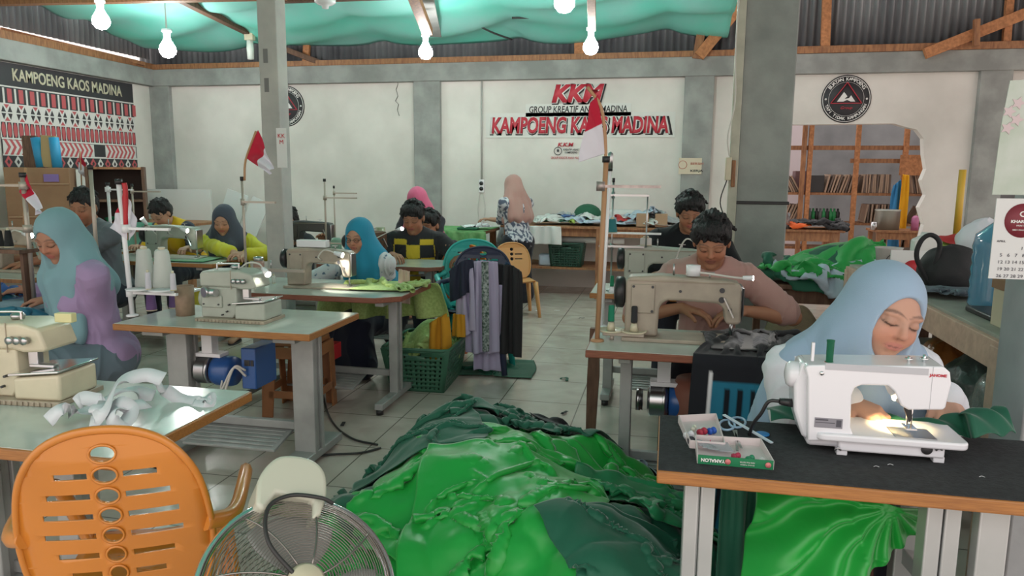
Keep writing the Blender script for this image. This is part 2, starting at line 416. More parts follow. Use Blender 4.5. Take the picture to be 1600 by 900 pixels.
def crumple(cx, cy, w, h, ang, hf, m, name='cloth', parent=None, n=44, comp=.65, z=.35, seed=0, th=.006, steps=90, lay=True, up=1, colors=None, crease=0., bend=.1):
    """a w x h piece of cloth let fall, gathered to comp of its size, onto hf"""
    k = max(6, int(n * h / w)); a = np.linspace(-.5, .5, n)[:, None] * w * comp; b = np.linspace(-.5, .5, k)[None, :] * h * comp
    r = np.random.RandomState(seed); A, B = a + 0 * b, b + 0 * a
    C = np.stack([A.ravel(), B.ravel(), 0 * A.ravel()], 1)
    wx = snoise(C, 9, seed) * .045 * (1 - comp) * 2; wy = snoise(C, 9, seed + 50) * .045 * (1 - comp) * 2; wz = snoise(C, 14, seed + 90) * .05 * (1.2 - comp)
    A = A + wx.reshape(n, k); B = B + wy.reshape(n, k); ca, sa = math.cos(ang), math.sin(ang)
    X = cx + A * ca - B * sa; Y = cy + A * sa + B * ca
    Z = hf.at(X, Y) * .0 + hf.at(X, Y).max() * .5 + hf.at(X, Y) * .5 + z * .3 + np.abs(wz.reshape(n, k))
    P = drape(np.stack([X, Y, Z], -1), (w / (n - 1), h / (k - 1)), hf, steps=steps, th=th, seed=seed, bend=bend)
    if crease:        # sharp folds running along the cloth
        uv = np.stack([np.linspace(0, w, n)[:, None] + 0 * b, np.linspace(0, h, k)[None, :] + 0 * a, 0 * A], -1).reshape(-1, 3)
        q = uv + .06 * np.stack([snoise(uv, 5, seed + 7), snoise(uv, 5, seed + 8), 0 * uv[:, 0]], 1); an = seed * 1.3
        t = q[:, 0] * math.cos(an) + q[:, 1] * math.sin(an); fold = np.abs(np.sin(t * 17)) ** .7 * .8 + .35 * ridges(q, 4, seed + 5, (1, .4, 1)); msk = np.clip(snoise(uv, 3.2, seed + 11) + .55, 0, 1)
        N = np.cross(np.gradient(P, axis=0), np.gradient(P, axis=1)); N /= np.linalg.norm(N, axis=-1, keepdims=True) + 1e-9; N *= np.where(N[..., 2:] < 0, -1, 1)
        P = P + N * (crease * np.maximum(fold * msk, -.1)).reshape(n, k, 1)
    if lay: hf.lay(P)
    return clothmesh(name, P, m, parent, up=up, colors=colors)

# ================= THE SETTING =================
WY = 9.5; LX = -7.24; FY = -1.0
PLAS = mat('white_plaster', (.78, .75, .71), .9, vs=1.3, col2=(.62, .6, .56), bump=.15, bs=15)
def tiles():
    m = mat('floor_tiles', (.5, .47, .42), .13, spec=.6); nt = m.node_tree; b = nt.nodes['Principled BSDF']
    tc = nt.nodes.new('ShaderNodeTexCoord'); br = nt.nodes.new('ShaderNodeTexBrick'); br.offset = 0
    br.inputs['Scale'].default_value = 1; br.inputs['Brick Width'].default_value = .5; br.inputs['Row Height'].default_value = .5
    br.inputs['Mortar Size'].default_value = .004; br.inputs['Mortar Smooth'].default_value = .2
    n = nt.nodes.new('ShaderNodeTexNoise'); n.inputs['Scale'].default_value = 2.5; n.inputs['Detail'].default_value = 8; n.inputs['Distortion'].default_value = 1.6
    r = nt.nodes.new('ShaderNodeValToRGB'); r.color_ramp.elements[0].position = .3; r.color_ramp.elements[0].color = (.52, .44, .385, 1)
    r.color_ramp.elements[1].position = .7; r.color_ramp.elements[1].color = (.68, .6, .54, 1)
    nt.links.new(tc.outputs['Object'], br.inputs['Vector']); nt.links.new(tc.outputs['Object'], n.inputs['Vector']); nt.links.new(n.outputs[0], r.inputs[0])
    nt.links.new(r.outputs[0], br.inputs['Color1']); nt.links.new(r.outputs[0], br.inputs['Color2']); br.inputs['Mortar'].default_value = (.2, .17, .15, 1)
    nt.links.new(br.outputs[0], b.inputs['Base Color'])
    n3 = nt.nodes.new('ShaderNodeTexNoise'); n3.inputs['Scale'].default_value = 9; rr = nt.nodes.new('ShaderNodeMapRange'); rr.inputs[3].default_value = .06; rr.inputs[4].default_value = .32
    nt.links.new(tc.outputs['Object'], n3.inputs['Vector']); nt.links.new(n3.outputs[0], rr.inputs[0]); nt.links.new(rr.outputs[0], b.inputs['Roughness'])
    return m
def struct(o): o['kind'] = 'structure'; return o
struct(MB().b2((-9, FY, -.1), (7.5, 14, 0)).build('floor', tiles()))
# back wall: plaster with a broken opening right of the round emblem
HOLE = [(.85, 0), (.85, 2.06), (2.55, 2.07), (2.68, 2.03), (2.8, 2.0), (2.88, 1.9), (2.9, 1.72), (2.94, 1.55), (2.9, 1.42), (2.96, 1.25), (2.9, 1.1), (2.97, .9), (2.92, .6), (2.99, .3), (2.95, 0)]
wb = MB(); wb.b2((LX - .15, WY, 0), (.85, WY + .13, 2.9))
wb.prism([(.85, 2.9)] + HOLE[1:] + [(3.6, 0), (3.6, 2.9)], .13, plane='XZ', o=WY)
wb.b2((3.6, WY, 2.45), (7.5, WY + .13, 2.9)); wb.b2((4.6, WY, 0), (7.5, WY + .13, 2.45))
struct(wb.build('wall_back', PLAS))
struct(MB().b2((LX - .15, FY, 0), (LX, WY + .1, 2.9)).build('wall_left', PLAS))
for i, (a, b) in enumerate([(-7.24, -6.93), (-3.31, -2.95), (.15, .5), (3.39, 3.72)]):
    struct(MB().b2((a, WY - .07, 0), (b, WY + .02, 2.66)).build('trim_%d' % (i + 1), CONC, bev=.008))['label'] = 'grey concrete column standing in the back wall'
struct(MB().b2((LX, WY - .09, 2.64), (7.5, WY + .05, 2.87)).build('trim_5', CONC, bev=.008))
struct(MB().b2((LX - .02, FY, 2.64), (LX + .1, WY, 2.87)).build('trim_6', CONC, bev=.008))
ZINC = mat('zinc_sheet', (.3, .32, .34), .4, .55, vs=3, col2=(.17, .18, .2), stretch=(1, 1, .3))
def corrugated(name, x0, x1, z0, z1, y, vert=True):
    pts = []; n = int((x1 - x0) / .0125)
    X = x0 + .0125 * np.arange(n + 1); A = np.zeros((n + 1, 2, 3)); A[:, :, 0] = X[:, None]; A[:, :, 1] = y + .014 * np.sin(X * 2 * math.pi / .085)[:, None]; A[:, 0, 2] = z0; A[:, 1, 2] = z1
    return clothmesh(name, A, ZINC, th=.003, up=0)
struct(corrugated('wall_back_upper', LX - .2, 7.5, 2.86, 5.0, WY + .03))
c = corrugated('wall_left_upper', FY, WY, 3.02, 5.0, 0); c.rotation_euler = (0, 0, R(90)); c.location = (LX - .03, 0, 0); struct(c)
# timber plates and posts of the roof frame
def timber(n, a, b, w, h, m=WOODB): return struct(MB().beam(a, b, w, h).build(n, m, bev=.004))
k = 7
for a, b, w, h, m in [((LX, WY - .06, 2.9), (.75, WY - .06, 2.9), .08, .07, WOODB), ((.7, WY - .06, 2.91), (7.4, WY - .06, 2.91), .09, .08, WOODB),
                      ((LX + .04, FY, 2.95), (LX + .04, WY, 2.9), .07, .1, WOODB),
                      (aty(1088, 92, WY - .08), aty(1112, -40, WY - .08), .1, .1, WOODB), (aty(1092, 88, WY - .14), aty(1185, -25, WY - .1), .07, .13, WOODO),
                      (aty(1289, 82, WY - .05), aty(1293, -30, WY - .05), .1, .06, WOODO), (aty(1445, 84, WY - .15), aty(1640, 6, WY - .12), .07, .12, WOODO),
                      (aty(1571, 80, WY - .05), aty(1580, -30, WY - .05), .08, .06, WOODO), (aty(478, 98, WY - .05), aty(480, 60, WY - .05), .09, .05, WOODO),
                      (aty(905, 90, WY - .05), aty(905, 55, WY - .05), .12, .05, WOODO), (aty(1525, 72, WY - .2), aty(1526, 30, WY - .2), .06, .06, WOODB),
                      (aty(440, 75, WY - .2), aty(500, 98, WY - .06), .05, .07, WOODD), (aty(0, 46, 7.6), aty(225, 100, WY - .3), .06, .05, WOODB)]:
    timber('trim_%d' % k, a, b, w, h, m); k += 1
# green tarpaulin ceiling, sagging between ropes
n, m_ = 70, 90
U = np.linspace(0, 1, n)[:, None]; V_ = np.linspace(0, 1, m_)[None, :]
X = LX + .05 + U * (.62 - LX - .05) + 0 * V_; Y = FY + V_ * (WY - .03 - FY) + 0 * U
Z = 3.5 - .28 * (Y - 6.5) / 3 * (Y > 6.5) - .09 * np.abs(np.sin(U * math.pi * 4.3 + .3)) ** .6 * (.5 + V_) + .03 * np.sin(X * 3 + Y * 5) - .02 * np.sin(Y * 9 + X)
TARP = mat('green_tarpaulin', (.15, .7, .56), .55, vs=1.2, col2=(.28, .64, .58), bump=.2, bs=6)
_b = TARP.node_tree.nodes['Principled BSDF']; _b.inputs['Subsurface Weight'].default_value = 0
struct(clothmesh('ceiling', np.stack([X, Y, Z], -1), TARP, th=.004, up=1))
struct(MB().b2((.6, FY, 4.6), (7.5, WY + .1, 4.64)).build('ceiling_right_unseen', ZINC))  # roof out of view, added to shade the right side
# cords under the tarpaulin
for i, pts in enumerate([[(690, 5), (757, 45), (800, 62)], [(800, 28), (880, 27), (930, 20)], [(950, 18), (1040, 17), (1095, 3)], [(440, 25), (480, 32), (530, 30)]]):
    mb = MB().tube(spline([aty(x, y, 8.6 + .25 * j) for j, (x, y) in enumerate(pts)], 6), .012, 6)
    tag(mb.build('rope', CORDB), 'dark rope under the green tarpaulin, ' + ['right of the middle bulb', 'left of the bulb by the flag pole', 'towards the right edge of the tarpaulin', 'beside the concrete post'][i], 'rope')
# cross beams below the tarpaulin
for a, b, w, h, m, lab in [(aty(-120, 4, 7.0), aty(445, -8, 7.0), .1, .09, WOODB, 'long brown roof beam across the top left of the ceiling'),
                   (aty(440, -1, 7.2), aty(640, -8, 7.2), .08, .07, WOODD, 'dark beam over the ceiling rose'),
                   (aty(275, -6, 7.2), aty(402, 57, 9.2), .09, .08, WOODD, 'dark slanting rafter above the small white fluorescent holder'),
                   (aty(644, -12, 6.8), aty(668, 50, 7.6), .11, .07, WOODB, 'pale slanting batten above the middle bulb'),
                   (aty(664, -12, 7.2), aty(680, 56, 8.9), .15, .03, CONC, 'grey cable board beside the pale batten'),
                   (aty(924, -12, 6.2), aty(925, 45, 6.9), .07, .05, WOODP, 'pale batten carrying the bulb above the flag')]:
    o = MB().beam(a, b, w, h).build('roof_batten', m, bev=.004); tag(o, lab, 'beam')
# the room behind: back wall, floor continues, orange loft boards
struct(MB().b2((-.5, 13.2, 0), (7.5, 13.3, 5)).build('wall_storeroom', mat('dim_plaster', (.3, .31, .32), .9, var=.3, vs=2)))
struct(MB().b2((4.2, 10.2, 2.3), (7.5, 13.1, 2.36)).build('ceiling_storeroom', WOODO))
# near right: concrete column
NC = mat('smooth_concrete', (.44, .46, .47), .8, var=.3, vs=3, bump=.15, bs=25)
_c0 = at(1553, 640, .78)
struct(MB().b2((1.022, 2.29, 0), (1.42, 2.5, 4.5)).build('trim_30', NC, bev=.006))

# big free-standing column with conduit and strap
cc = empty('concrete_column', (.7, 6.1, 0), 0, 'thick grey concrete column with a black strap around it, right of centre', 'column')
MB().b2((-.19, -.19, 0), (.19, .19, 4.6)).build('shaft', mat('column_concrete', (.33, .36, .345), .85, vs=3, col2=(.23, .255, .245), bump=.3, bs=18), cc, bev=.012)
zst = aty(1190, 317, 5.9).z
MB().b2((-.2, -.2, zst - .012), (.2, .2, zst + .012)).build('strap', BLACK, cc, bev=.003)
pl = aty(1168, 5, 5.85); pb = aty(1142, 400, 5.85)
cnd = empty('conduit', (pb.x, 5.86, 0), 0, 'pale wooden cable conduit running up the left side of the thick column', 'conduit')
MB().b2((-.045, 0, .6), (.02, .05, 4.4)).build('channel', mat('old_white_wood', (.56, .55, .46), .7, var=.25, vs=6), cnd, bev=.004)
zz = aty(1140, 265, 5.85).z
MB().b2((-.075, -.03, zz - .08), (-.03, .03, zz + .09)).build('switch_box', CREAM, cnd, bev=.006)
MB().b2((-.028, -.03, zz - .13), (.0, .03, zz + .07)).build('socket', WOODB, cnd, bev=.006)
MB().tube(spline([(-.05, -.02, zz + .1), (-.07, -.03, zz + .25), (-.03, -.03, zz + .5), (-.045, -.03, zz + .9), (-.03, -.03, zz + 1.6)], 6), .006, 6).build('cable', CORDW, cnd)
MB().tube(spline([(-.06, -.02, zz - .08), (-.1, -.03, zz - .25), (-.04, -.03, zz - .45), (-.09, -.03, zz - .75)], 6), .005, 6).build('cable', CORDB, cnd)

# slim precast post left of centre
PY = 5.2; q = aty(438, 380, PY)
pc = empty('concrete_post', (q.x, PY, 0), 0, 'slim pale precast concrete post with square notches, left of centre', 'post')
PCM = mat('precast_concrete', (.52, .51, .48), .85, vs=4, col2=(.4, .4, .39), bump=.25, bs=20)
mb = MB().b2((-.075, -.075, 0), (.075, .075, 3.25)); mb.build('shaft', PCM, pc, bev=.008)
mb = MB()
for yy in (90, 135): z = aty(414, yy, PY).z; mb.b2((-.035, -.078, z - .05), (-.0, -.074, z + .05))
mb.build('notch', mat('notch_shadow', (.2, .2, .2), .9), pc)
p0 = aty(438, 200, PY - .08); p1 = aty(440, 262, PY - .08)
ps = empty('paper_notice', (p0.x, PY - .08, p1.z), R(4), 'white paper notice with red print taped to the slim post', 'notice')
MB().b2((-.035, 0, 0), (.045, .002, p0.z - p1.z)).build('sheet', PAPER, ps)
textmesh('KK\nM', .045, mat('red_ink', (.6, .03, .04), .6), ps, Matrix.Translation((.005, -.002, .21)) @ Matrix.Rotation(R(90), 4, 'X'), depth=.0005)

# ---------------- signs on the back wall ----------------
RX = Matrix.Rotation(R(90), 4, 'X')
INKR = mat('sign_red', (.55, .035, .06), .5); INKB = mat('sign_black', (.035, .035, .04), .6); INKW = mat('sign_white', (.8, .8, .78), .6); SGN = mat('sign_sheet', (.7, .7, .67), .6)
def wtext(parent, txt, w, cx, cz, hgt, m, bold, d, shear=0, y=0.):
    o = textmesh(txt, 1, m, parent, Matrix.Identity(4), depth=0, bold=bold, shear=shear)
    xs = [v.co.x for v in o.data.vertices]; ys = [v.co.y for v in o.data.vertices]
    sx = w / (max(xs) - min(xs)); sy = hgt / (max(ys) - min(ys)); mx = (max(xs) + min(xs)) / 2; my = (max(ys) + min(ys)) / 2
    for v in o.data.vertices: v.co = Vector(((v.co.x - mx) * sx + cx, y, (v.co.y - my) * sy + cz))
    s = o.modifiers.new('thickness', 'SOLIDIFY'); s.thickness = d; s.offset = 0
    return o
def sign(name, txt, x0, y0, x1, y1, lab, red=True, shear=.25, board=True, bold=.035):
    a = aty(x0, y1, WY); b = aty(x1, y0, WY); w = b.x - a.x; h = b.z - a.z
    e = empty(name, ((a.x + b.x) / 2, WY - .012, (a.z + b.z) / 2), R(0), lab, 'sign')
    if board: MB().b2((-w / 2 - .02, 0, -h / 2 - .02), (w / 2 + .02, .01 - (0 if red else .004), h / 2 + (.02 if red else .0))).build('board', SGN, e)
    if red:
        wtext(e, txt, w * .985, .014, -.012, h * .86, INKB, bold + .045, .003, shear, -.002); wtext(e, txt, w * .97, 0, 0, h * .84, INKW, bold + .04, .004, shear, -.006)
        wtext(e, txt, w * .95, 0, 0, h * .78, INKR, bold, .003, shear, -.011)
    else: wtext(e, txt, w * .96, 0, 0, h * .6, INKB, bold, .003, shear, -.003)
    return e
sign('wall_sign', 'KKM', 860, 127, 947, 165, 'red slanted KKM letters with dark shadow high on the back wall', board=False, bold=.05)
sign('wall_sign', 'GROUP KREATIF ANAK MADINA', 824, 161, 984, 180, 'narrow sign with black capitals below the red KKM', red=False, shear=.1, bold=.012)
sign('wall_sign', 'KAMPOENG KAOS MADINA', 762, 177, 1053, 213, 'wide sign reading KAMPOENG KAOS MADINA in red on the back wall', shear=.1)
e = sign('wall_sign', 'K.K.M', 871, 221, 897, 231, 'small K.K.M logo with a round stamp under the wide red sign', red=False, board=False)
e.children[0].data.materials[0] = INKR
q = aty(872, 236, WY) - Vector(e.location)
MB().lathe([(.045, 0), (.052, 0), (.052, .004), (.045, .004), (.045, 0)], (q.x, -.004, q.z), axis='Y').build('stamp_ring', INKB, e)
MB().ball((q.x, -.002, q.z + .005), (.014, .006, .02)).build('stamp_figure', INKB, e)
wtext(e, 'KREATIF ANAK\nKAMPOENG', .2, q.x + .17, q.z, .06, INKB, .01, .002, 0, -.002)
wtext(e, 'GROUP KREATIF ANAK MADINA', .42, q.x + .12, q.z - .085, .03, INKR, .0, .002, 0, -.002)
def emblem(px, py, lab, flag=True):
    c = aty(px, py + 2, WY); r = .275; c.z = min(c.z, 2.63 - r)
    e = empty('round_emblem', (c.x, WY - .008, c.z), 0, lab, 'emblem')
    MB().lathe([(0, 0), (r, 0), (r, .006), (0, .006)], (0, 0, 0), 48, axis='Y').build('disc', INKB, e)
    MB().lathe([(r * .93, 0), (r * .955, 0), (r * .955, .004), (r * .93, .004), (r * .93, 0)], (0, -.004, 0), 48, axis='Y').build('ring', INKW, e)
    MB().lathe([(r * .7, 0), (r * .71, 0), (r * .71, .004), (r * .7, .004), (r * .7, 0)], (0, -.004, 0), 48, axis='Y').build('ring', INKW, e)
    M = Matrix.Translation((0, -.004, 0)) @ RX
    arctext('BUATAN KAMPOENG', r * .82, 145, 35, .055, INKW, e, M); arctext('TAPI TIDAK KAMPUNGAN', r * .82, 200, 340, .048, INKW, e, M, flip=True)
    mb = MB()
    for A, B in (((-.17, -.05), (0, .19)), ((0, .19), (.17, -.05)), ((-.17, -.05), (.17, -.05))): mb.beam((A[0], -.006, A[1]), (B[0], -.006, B[1]), .006, .03, up=(0, 1, 0))
    mb.build('triangle', INKR, e)
    mb = MB(); mb.prism([(-.1, -.03), (-.03, .08), (-.005, .05), (.01, .03), (-.02, .0), (.03, .01), (.05, .04), (.1, -.03), (.05, -.03), (.01, -.01), (-.03, -.03)], .003, o=-.008)
    mb.build('mountain', INKW, e); wtext(e, 'Group', .13, .01, -.105, .04, INKR, 0, .003, .3, -.008)
    for s in (-1, 1): MB().lathe([(0, 0), (.012, 0), (.012, .004), (0, .004)], (s * r * .82, -.005, 0), 12, axis='Y').build('dot', INKW, e)
emblem(1322, 151, 'round black emblem with red triangle above the broken wall opening')
emblem(447, 164, 'round black emblem partly hidden behind the slim concrete post')
# notice board on the third column, conduit with socket, crack
a = aty(1060, 272, WY - .08); b = aty(1097, 247, WY - .08)
e = empty('notice_board', ((a.x + b.x) / 2, WY - .085, (a.z + b.z) / 2), 0, 'small cream notice board on the grey column behind the dark-haired man', 'notice')
w = b.x - a.x; h = b.z - a.z
MB().b2((-w / 2, 0, -h / 2), (w / 2, .012, h / 2)).build('board', mat('cream_board', (.7, .62, .48), .7), e)
PK = mat('pink_ink', (.55, .2, .15), .7); wtext(e, 'BERSIH', .15, .08, .03, .03, PK, .01, .002, 0, -.002); wtext(e, 'KERJA', .15, .08, -.06, .035, INKB, .02, .002, 0, -.002)
MB().lathe([(.045, 0), (.052, 0), (.052, .003), (.045, .003), (.045, 0)], (-.09, -.003, .015), axis='Y').build('stamp_ring', PK, e)
q = aty(753, 290, WY)
e = empty('wall_socket', (q.x, WY, q.z), 0, 'black and white wall socket with conduit and two dangling wires left of the standing woman', 'socket')
MB().b2((-.035, -.03, -.09), (.035, 0, .08)).build('plate', WHITEP, e, bev=.006)
for z in (.03, -.04): MB().lathe([(0, 0), (.026, 0), (.026, .01), (0, .01)], (0, -.04, z), axis='Y').build('outlet', BLACK, e)
MB().tube([(0, -.015, .08), (0, -.015, 1.55)], .012, 8).build('conduit', mat('grey_pvc', (.42, .42, .4), .6), e)
for s in (-1, 1): MB().tube(spline([(s * .02, -.02, -.09), (s * .05, -.02, -.3), (s * .03, -.02, -.5), (s * .07, -.02, -.8)], 5), .005, 6).build('wire', CORDW, e)
pts = [aty(621 + dx, y, WY - .001) for dx, y in ((0, 121), (1, 132), (-2, 140), (1, 150), (-3, 158), (2, 163), (0, 172), (3, 181))]
cr = MB()
for i in range(len(pts) - 1): cr.beam(pts[i], pts[i + 1], .004, .012 + .01 * (i % 2), up=(0, 1, 0))
struct(cr.build('trim_40', mat('crack', (.12, .12, .11), 1)))

# ---------------- woven-pattern banner on the left wall ----------------
def banner():
    a = Vector((LX + .012, 7.05, 0)); 
    def onx(px, py): d = ray(px, py); return CAM + d * (LX / d.x)
    tl, tr, br, bl = onx(0, 80), onx(205, 118), onx(213, 265), onx(15, 262)
    y0, y1 = tl.y - .1, (tr.y + br.y) / 2; z1 = min((tl.z + tr.z) / 2, 2.63); z0 = (bl.z + br.z) / 2; w = y1 - y0; h = z1 - z0
    e = empty('woven_pattern_banner', (LX + .01, y0, z0), R(90), 'large red, white and black patterned banner reading KAMPOENG KAOS MADINA on the left wall', 'banner')
    # local: x along the wall, z up, -y towards the room
    MB().b2((0, -.006, 0), (w, 0, h)).build('sheet', INKB, e)
    rd = mat('banner_red', (.5, .1, .11), .7); wh = mat('banner_white', (.66, .64, .62), .7); bk = mat('banner_black', (.05, .045, .05), .8)
    o = wtext(e, 'KAMPOENG KAOS MADINA', w * .8, w * .5, h * .895, h * .12, mat('banner_gold', (.6, .57, .42), .6), .02, .003, 0, -.009)
    def V(v): return h * (1 - v)
    q = MB()
    for v0, v1 in ((.218, .232), (.385, .565), (.712, .73), (.866, .884)): q.b2((0, -.009, V(v1)), (w, -.006, V(v0)))
    n = 14
    for i in range(n):
        x = w * (i + .5) / n; q.b2((x - .012, -.009, V(.385)), (x + .012, -.006, V(.24)))
    q.build('white_bands', wh, e)
    q = MB(); s = w / n
    for i in range(n): x = w * (i + .5) / n + s / 2; q.b2((x - .03, -.009, V(.375)), (x + .03, -.006, V(.245)))
    for i in range(n * 2):     # band of red ovals
        x = w * (i + .5) / n / 2; c = V(.638); q.prism([(x + .026 * math.cos(t * math.pi / 5), c + .085 * math.sin(t * math.pi / 5)) for t in range(10)], .003, o=-.009)
    ng = 11
    for i in range(ng):        # motif: red triangles above and below
        x = w * (i + .5) / ng
        for sg in (1, -1): c = V(.475) + sg * .045; q.prism([(x - .035, c + sg * .045), (x + .035, c + sg * .045), (x, c)], .003, o=-.011)
    nd = 17
    for i in range(0, nd, 2): x = w * (i + .5) / nd; c = V(.943); q.prism([(x - .05, c), (x, c + .07), (x + .05, c), (x, c - .07)], .003, o=-.009)
    for g in range(3):         # chevrons
        cx = w * (g * .36 + .14)
        for j in range(7):
            for sg in (1, -1):
                x = cx + (j - 3) * .075 * (1 if g % 2 else -1); c = V(.8)
                q.prism([(x, c), (x + .035, c), (x - .02, c + sg * .085), (x - .055, c + sg * .085)], .003, o=-.0115)
    q.build('red_motifs', rd, e)
    q = MB()
    for i in range(ng):
        x = w * (i + .5) / ng; c = V(.475)
        for sx in (1, -1):
            for sg in (1, -1): q.prism([(x + sx * .012, c + sg * .008), (x + sx * .07, c + sg * .008), (x + sx * .045, c + sg * .075)], .003, o=-.011)
    q.build('black_motifs', bk, e)
    q = MB()
    for g in range(3):
        cx = w * (g * .36 + .14); q.b2((cx - .29, -.009, V(.865)), (cx + .28, -.006, V(.735)))
    for i in range(1, nd, 2): x = w * (i + .5) / nd; c = V(.943); q.prism([(x - .05, c), (x, c + .07), (x + .05, c), (x, c - .07)], .003, o=-.009)
    for i in range(n * 2 + 1): x = w * i / n / 2; c = V(.638); q.prism([(x - .009, c - .085), (x + .009, c - .085), (x + .003, c), (x + .009, c + .085), (x - .009, c + .085), (x - .003, c)], .003, o=-.009)
    q.build('white_motifs', wh, e)
    q = MB()
    for i in range(nd): x = w * (i + .5) / nd; c = V(.943); q.prism([(x - .02, c), (x, c + .028), (x + .02, c), (x, c - .028)], .003, o=-.012)
    q.build('diamond_centres', bk, e)
banner()

# ---------------- bulbs ----------------
BULB = mat('bulb_glass', (1, .98, .96), emit=70)
for px, py, Y, rr, lab in [(158, 33, 6.0, .075, 'bright glowing bulb at the top left under the ceiling'), (262, 78, 7.6, .09, 'bright glowing bulb right of the patterned banner'),
                      (665, 82, 7.7, .075, 'bright glowing bulb over the middle column'), (923, 74, 7.0, .07, 'bright glowing bulb straight above the red and white flag'), (882, 4, 6.6, .09, 'bright glowing bulb at the very top of the ceiling')]:
    c = aty(px, py, Y); e = empty('light_bulb', c, 0, lab, 'light bulb')
    MB().lathe([(0, -rr), (rr * .6, -rr * .82), (rr * .95, -rr * .35), (rr, 0), (rr * .9, rr * .45), (rr * .5, rr * 1.1), (rr * .38, rr * 1.4)]).build('globe', BULB, e)
    MB().lathe([(rr * .38, rr * 1.38), (rr * .42, rr * 2.1), (rr * .6, rr * 2.15), (rr * .6, rr * 2.5), (0, rr * 2.5)]).build('socket', WHITEP, e)
    MB().tube([(0, 0, rr * 2.5), (0, 0, max(rr * 2.6, 3.42 - c.z))], .008, 6).build('cable', CORDW, e)
c = aty(508, 4, 6.8); MB_ = MB().lathe([(0, -.06), (.03, -.055), (.035, -.03), (.07, -.02), (.1, 0), (.1, .03), (0, .03)]); o = MB_.build('ceiling_rose', WHITEP); o.location = c
tag(o, 'empty cream lamp holder on the ceiling right of the slim post', 'lamp holder')
c = aty(391, 76, 8.9); e = empty('lamp_holder', c, 0, 'white hanging lamp holder left of the slim post near the ceiling', 'lamp holder')
MB().b2((-.06, -.04, .1), (.06, .04, .2)).build('cap', CREAM, e, bev=.01); MB().lathe([(.04, .1), (.045, 0), (.04, -.13), (0, -.14)]).build('tube', mat('milky', (.75, .8, .75), .3), e)

# ================= SEWING TABLES =================
TZ = .72; LT = .034
def sewing_table(x0, x1, y0, y1, z, label, edge=WEDGE, top=LAMI, leg=GREYP, treadle=True, motor=None, inset=.16, legx=None, rz=0, cut=0, name='sewing_table', group=None, lw=.07):
    cx, cy = (x0 + x1) / 2, (y0 + y1) / 2; w, d = x1 - x0, y1 - y0
    e = empty(name, (cx, cy, 0), rz, label, 'table', group)
    poly = [(-w / 2, -d / 2), (w / 2 - cut, -d / 2), (w / 2, -d / 2 + cut * .8), (w / 2, d / 2), (-w / 2, d / 2)] if cut else [(-w / 2, -d / 2), (w / 2, -d / 2), (w / 2, d / 2), (-w / 2, d / 2)]
    MB().prism(poly, LT - .002, plane='XY', o=z - LT).build('edge_board', edge, e, bev=.004)
    k = 1 - .012 / w; MB().prism([(p[0] * k, p[1] * (1 - .012 / d)) for p in poly], .0025, plane='XY', o=z - .0025).build('tabletop', top, e)
    xs = legx or (-w / 2 + inset, w / 2 - inset)
    for x in xs:
        mb = MB(); h = z - LT
        mb.b2((x - lw / 2, -.05 - .0, .06), (x + lw / 2, -.02, h - .03)); mb.b2((x - lw / 2, .02, .06), (x + lw / 2, .05, h - .03))
        mb.b2((x - lw / 2 + .012, -.02, .06), (x + lw / 2 - .012, .02, h - .03)); mb.b2((x - lw / 2, -d * .4, h - .03), (x + lw / 2, d * .4, h))
        g = mb.build('leg', leg, e, bev=.004)
        f = MB().b2((x - lw / 2, -d * .46, .03), (x + lw / 2, d * .46, .07)); f.build('foot_bar', leg, g, bev=.005)
        for sy in (-1, 1): MB().cyl((x, sy * d * .43, 0), (x, sy * d * .43, .031), .022).build('rubber_foot', BLACK, g)
    if treadle:
        MB().b2((xs[0], .0, .16), (xs[1], .03, .2)).build('cross_bar', leg, e, bev=.003)
        mb = MB(); T = Matrix.Translation((0, -.06, .13)) @ Matrix.Rotation(R(12), 4, 'X'); mb.box((0, 0, 0), (min(.5, w * .5), .22, .014), T)
        for i in range(6): mb.box((0, -.08 + i * .032, .01), (min(.46, w * .46), .006, .006), T)
        mb.build('treadle', leg, e, bev=.003)
    if motor is not None:
        mx, my, sc = motor; z0 = z - .3
        MB().b2((mx - .03, my - .03, z0 + .1), (mx + .03, my + .03, z - LT)).b2((mx - .06, my - .04, z0 + .085), (mx + .08, my + .04, z0 + .105)).build('motor_bracket', WHITEP, e, bev=.003)
        mb = MB(); pr = [(0, 0), (.03, 0), (.07, .008), (.078, .03), (.078, .1), (.072, .12), (0, .12)]; mb.lathe(pr, (mx + .02, my, z0 + .01), axis='X'); mo = mb.build('motor', mat('motor_blue', (.02, .09, .3), .35, coat=.3), e)
        mb = MB().lathe([(.02, -.03), (.05, -.03), (.068, -.02), (.07, 0)] + [(.066 + .006 * (i % 2), .003 * i - .08) for i in range(20)][::-1] + [(.05, -.09), (0, -.09)], (mx + .02, my, z0 + .01), axis='X'); mb.build('motor_housing', STEEL, mo)
        MB().lathe([(0, 0), (.05, 0), (.05, .02), (.04, .012), (.05, .03), (0, .03)], (mx - .12, my, z0 + .01), axis='X').build('pulley', STEEL, mo)
        bx = mx + .26; bm_ = MB().b2((bx - .05, my - .06, z0 - .06), (bx + .03, my + .14, z0 + .15)).build('control_box', _M['motor_blue'], e, bev=.006)
        mb = MB().b2((bx - .03, my - .063, z0 + .06), (bx + .0, my - .058, z0 + .09)); mb.b2((bx + .004, my - .063, z0 + .06), (bx + .02, my - .058, z0 + .09)); mb.build('switch', BLACK, bm_)
        for kx in range(2): MB().tube(spline([(mx + .1, my - .04, z0 + .02), (mx + .12, my - .1, z0 - .06 - .05 * kx), (mx + .2, my - .11, z0 + .06), (bx - .02, my - .07, z0 + .01 + .03 * kx)], 8), .006, 6).build('motor_cable', CORDW, bm_)
    return e
T1 = sewing_table(-2.45, -1.32, 1.52, 2.13, TZ, 'pale laminate sewing table in the left foreground with white ribbon on it', inset=.42)
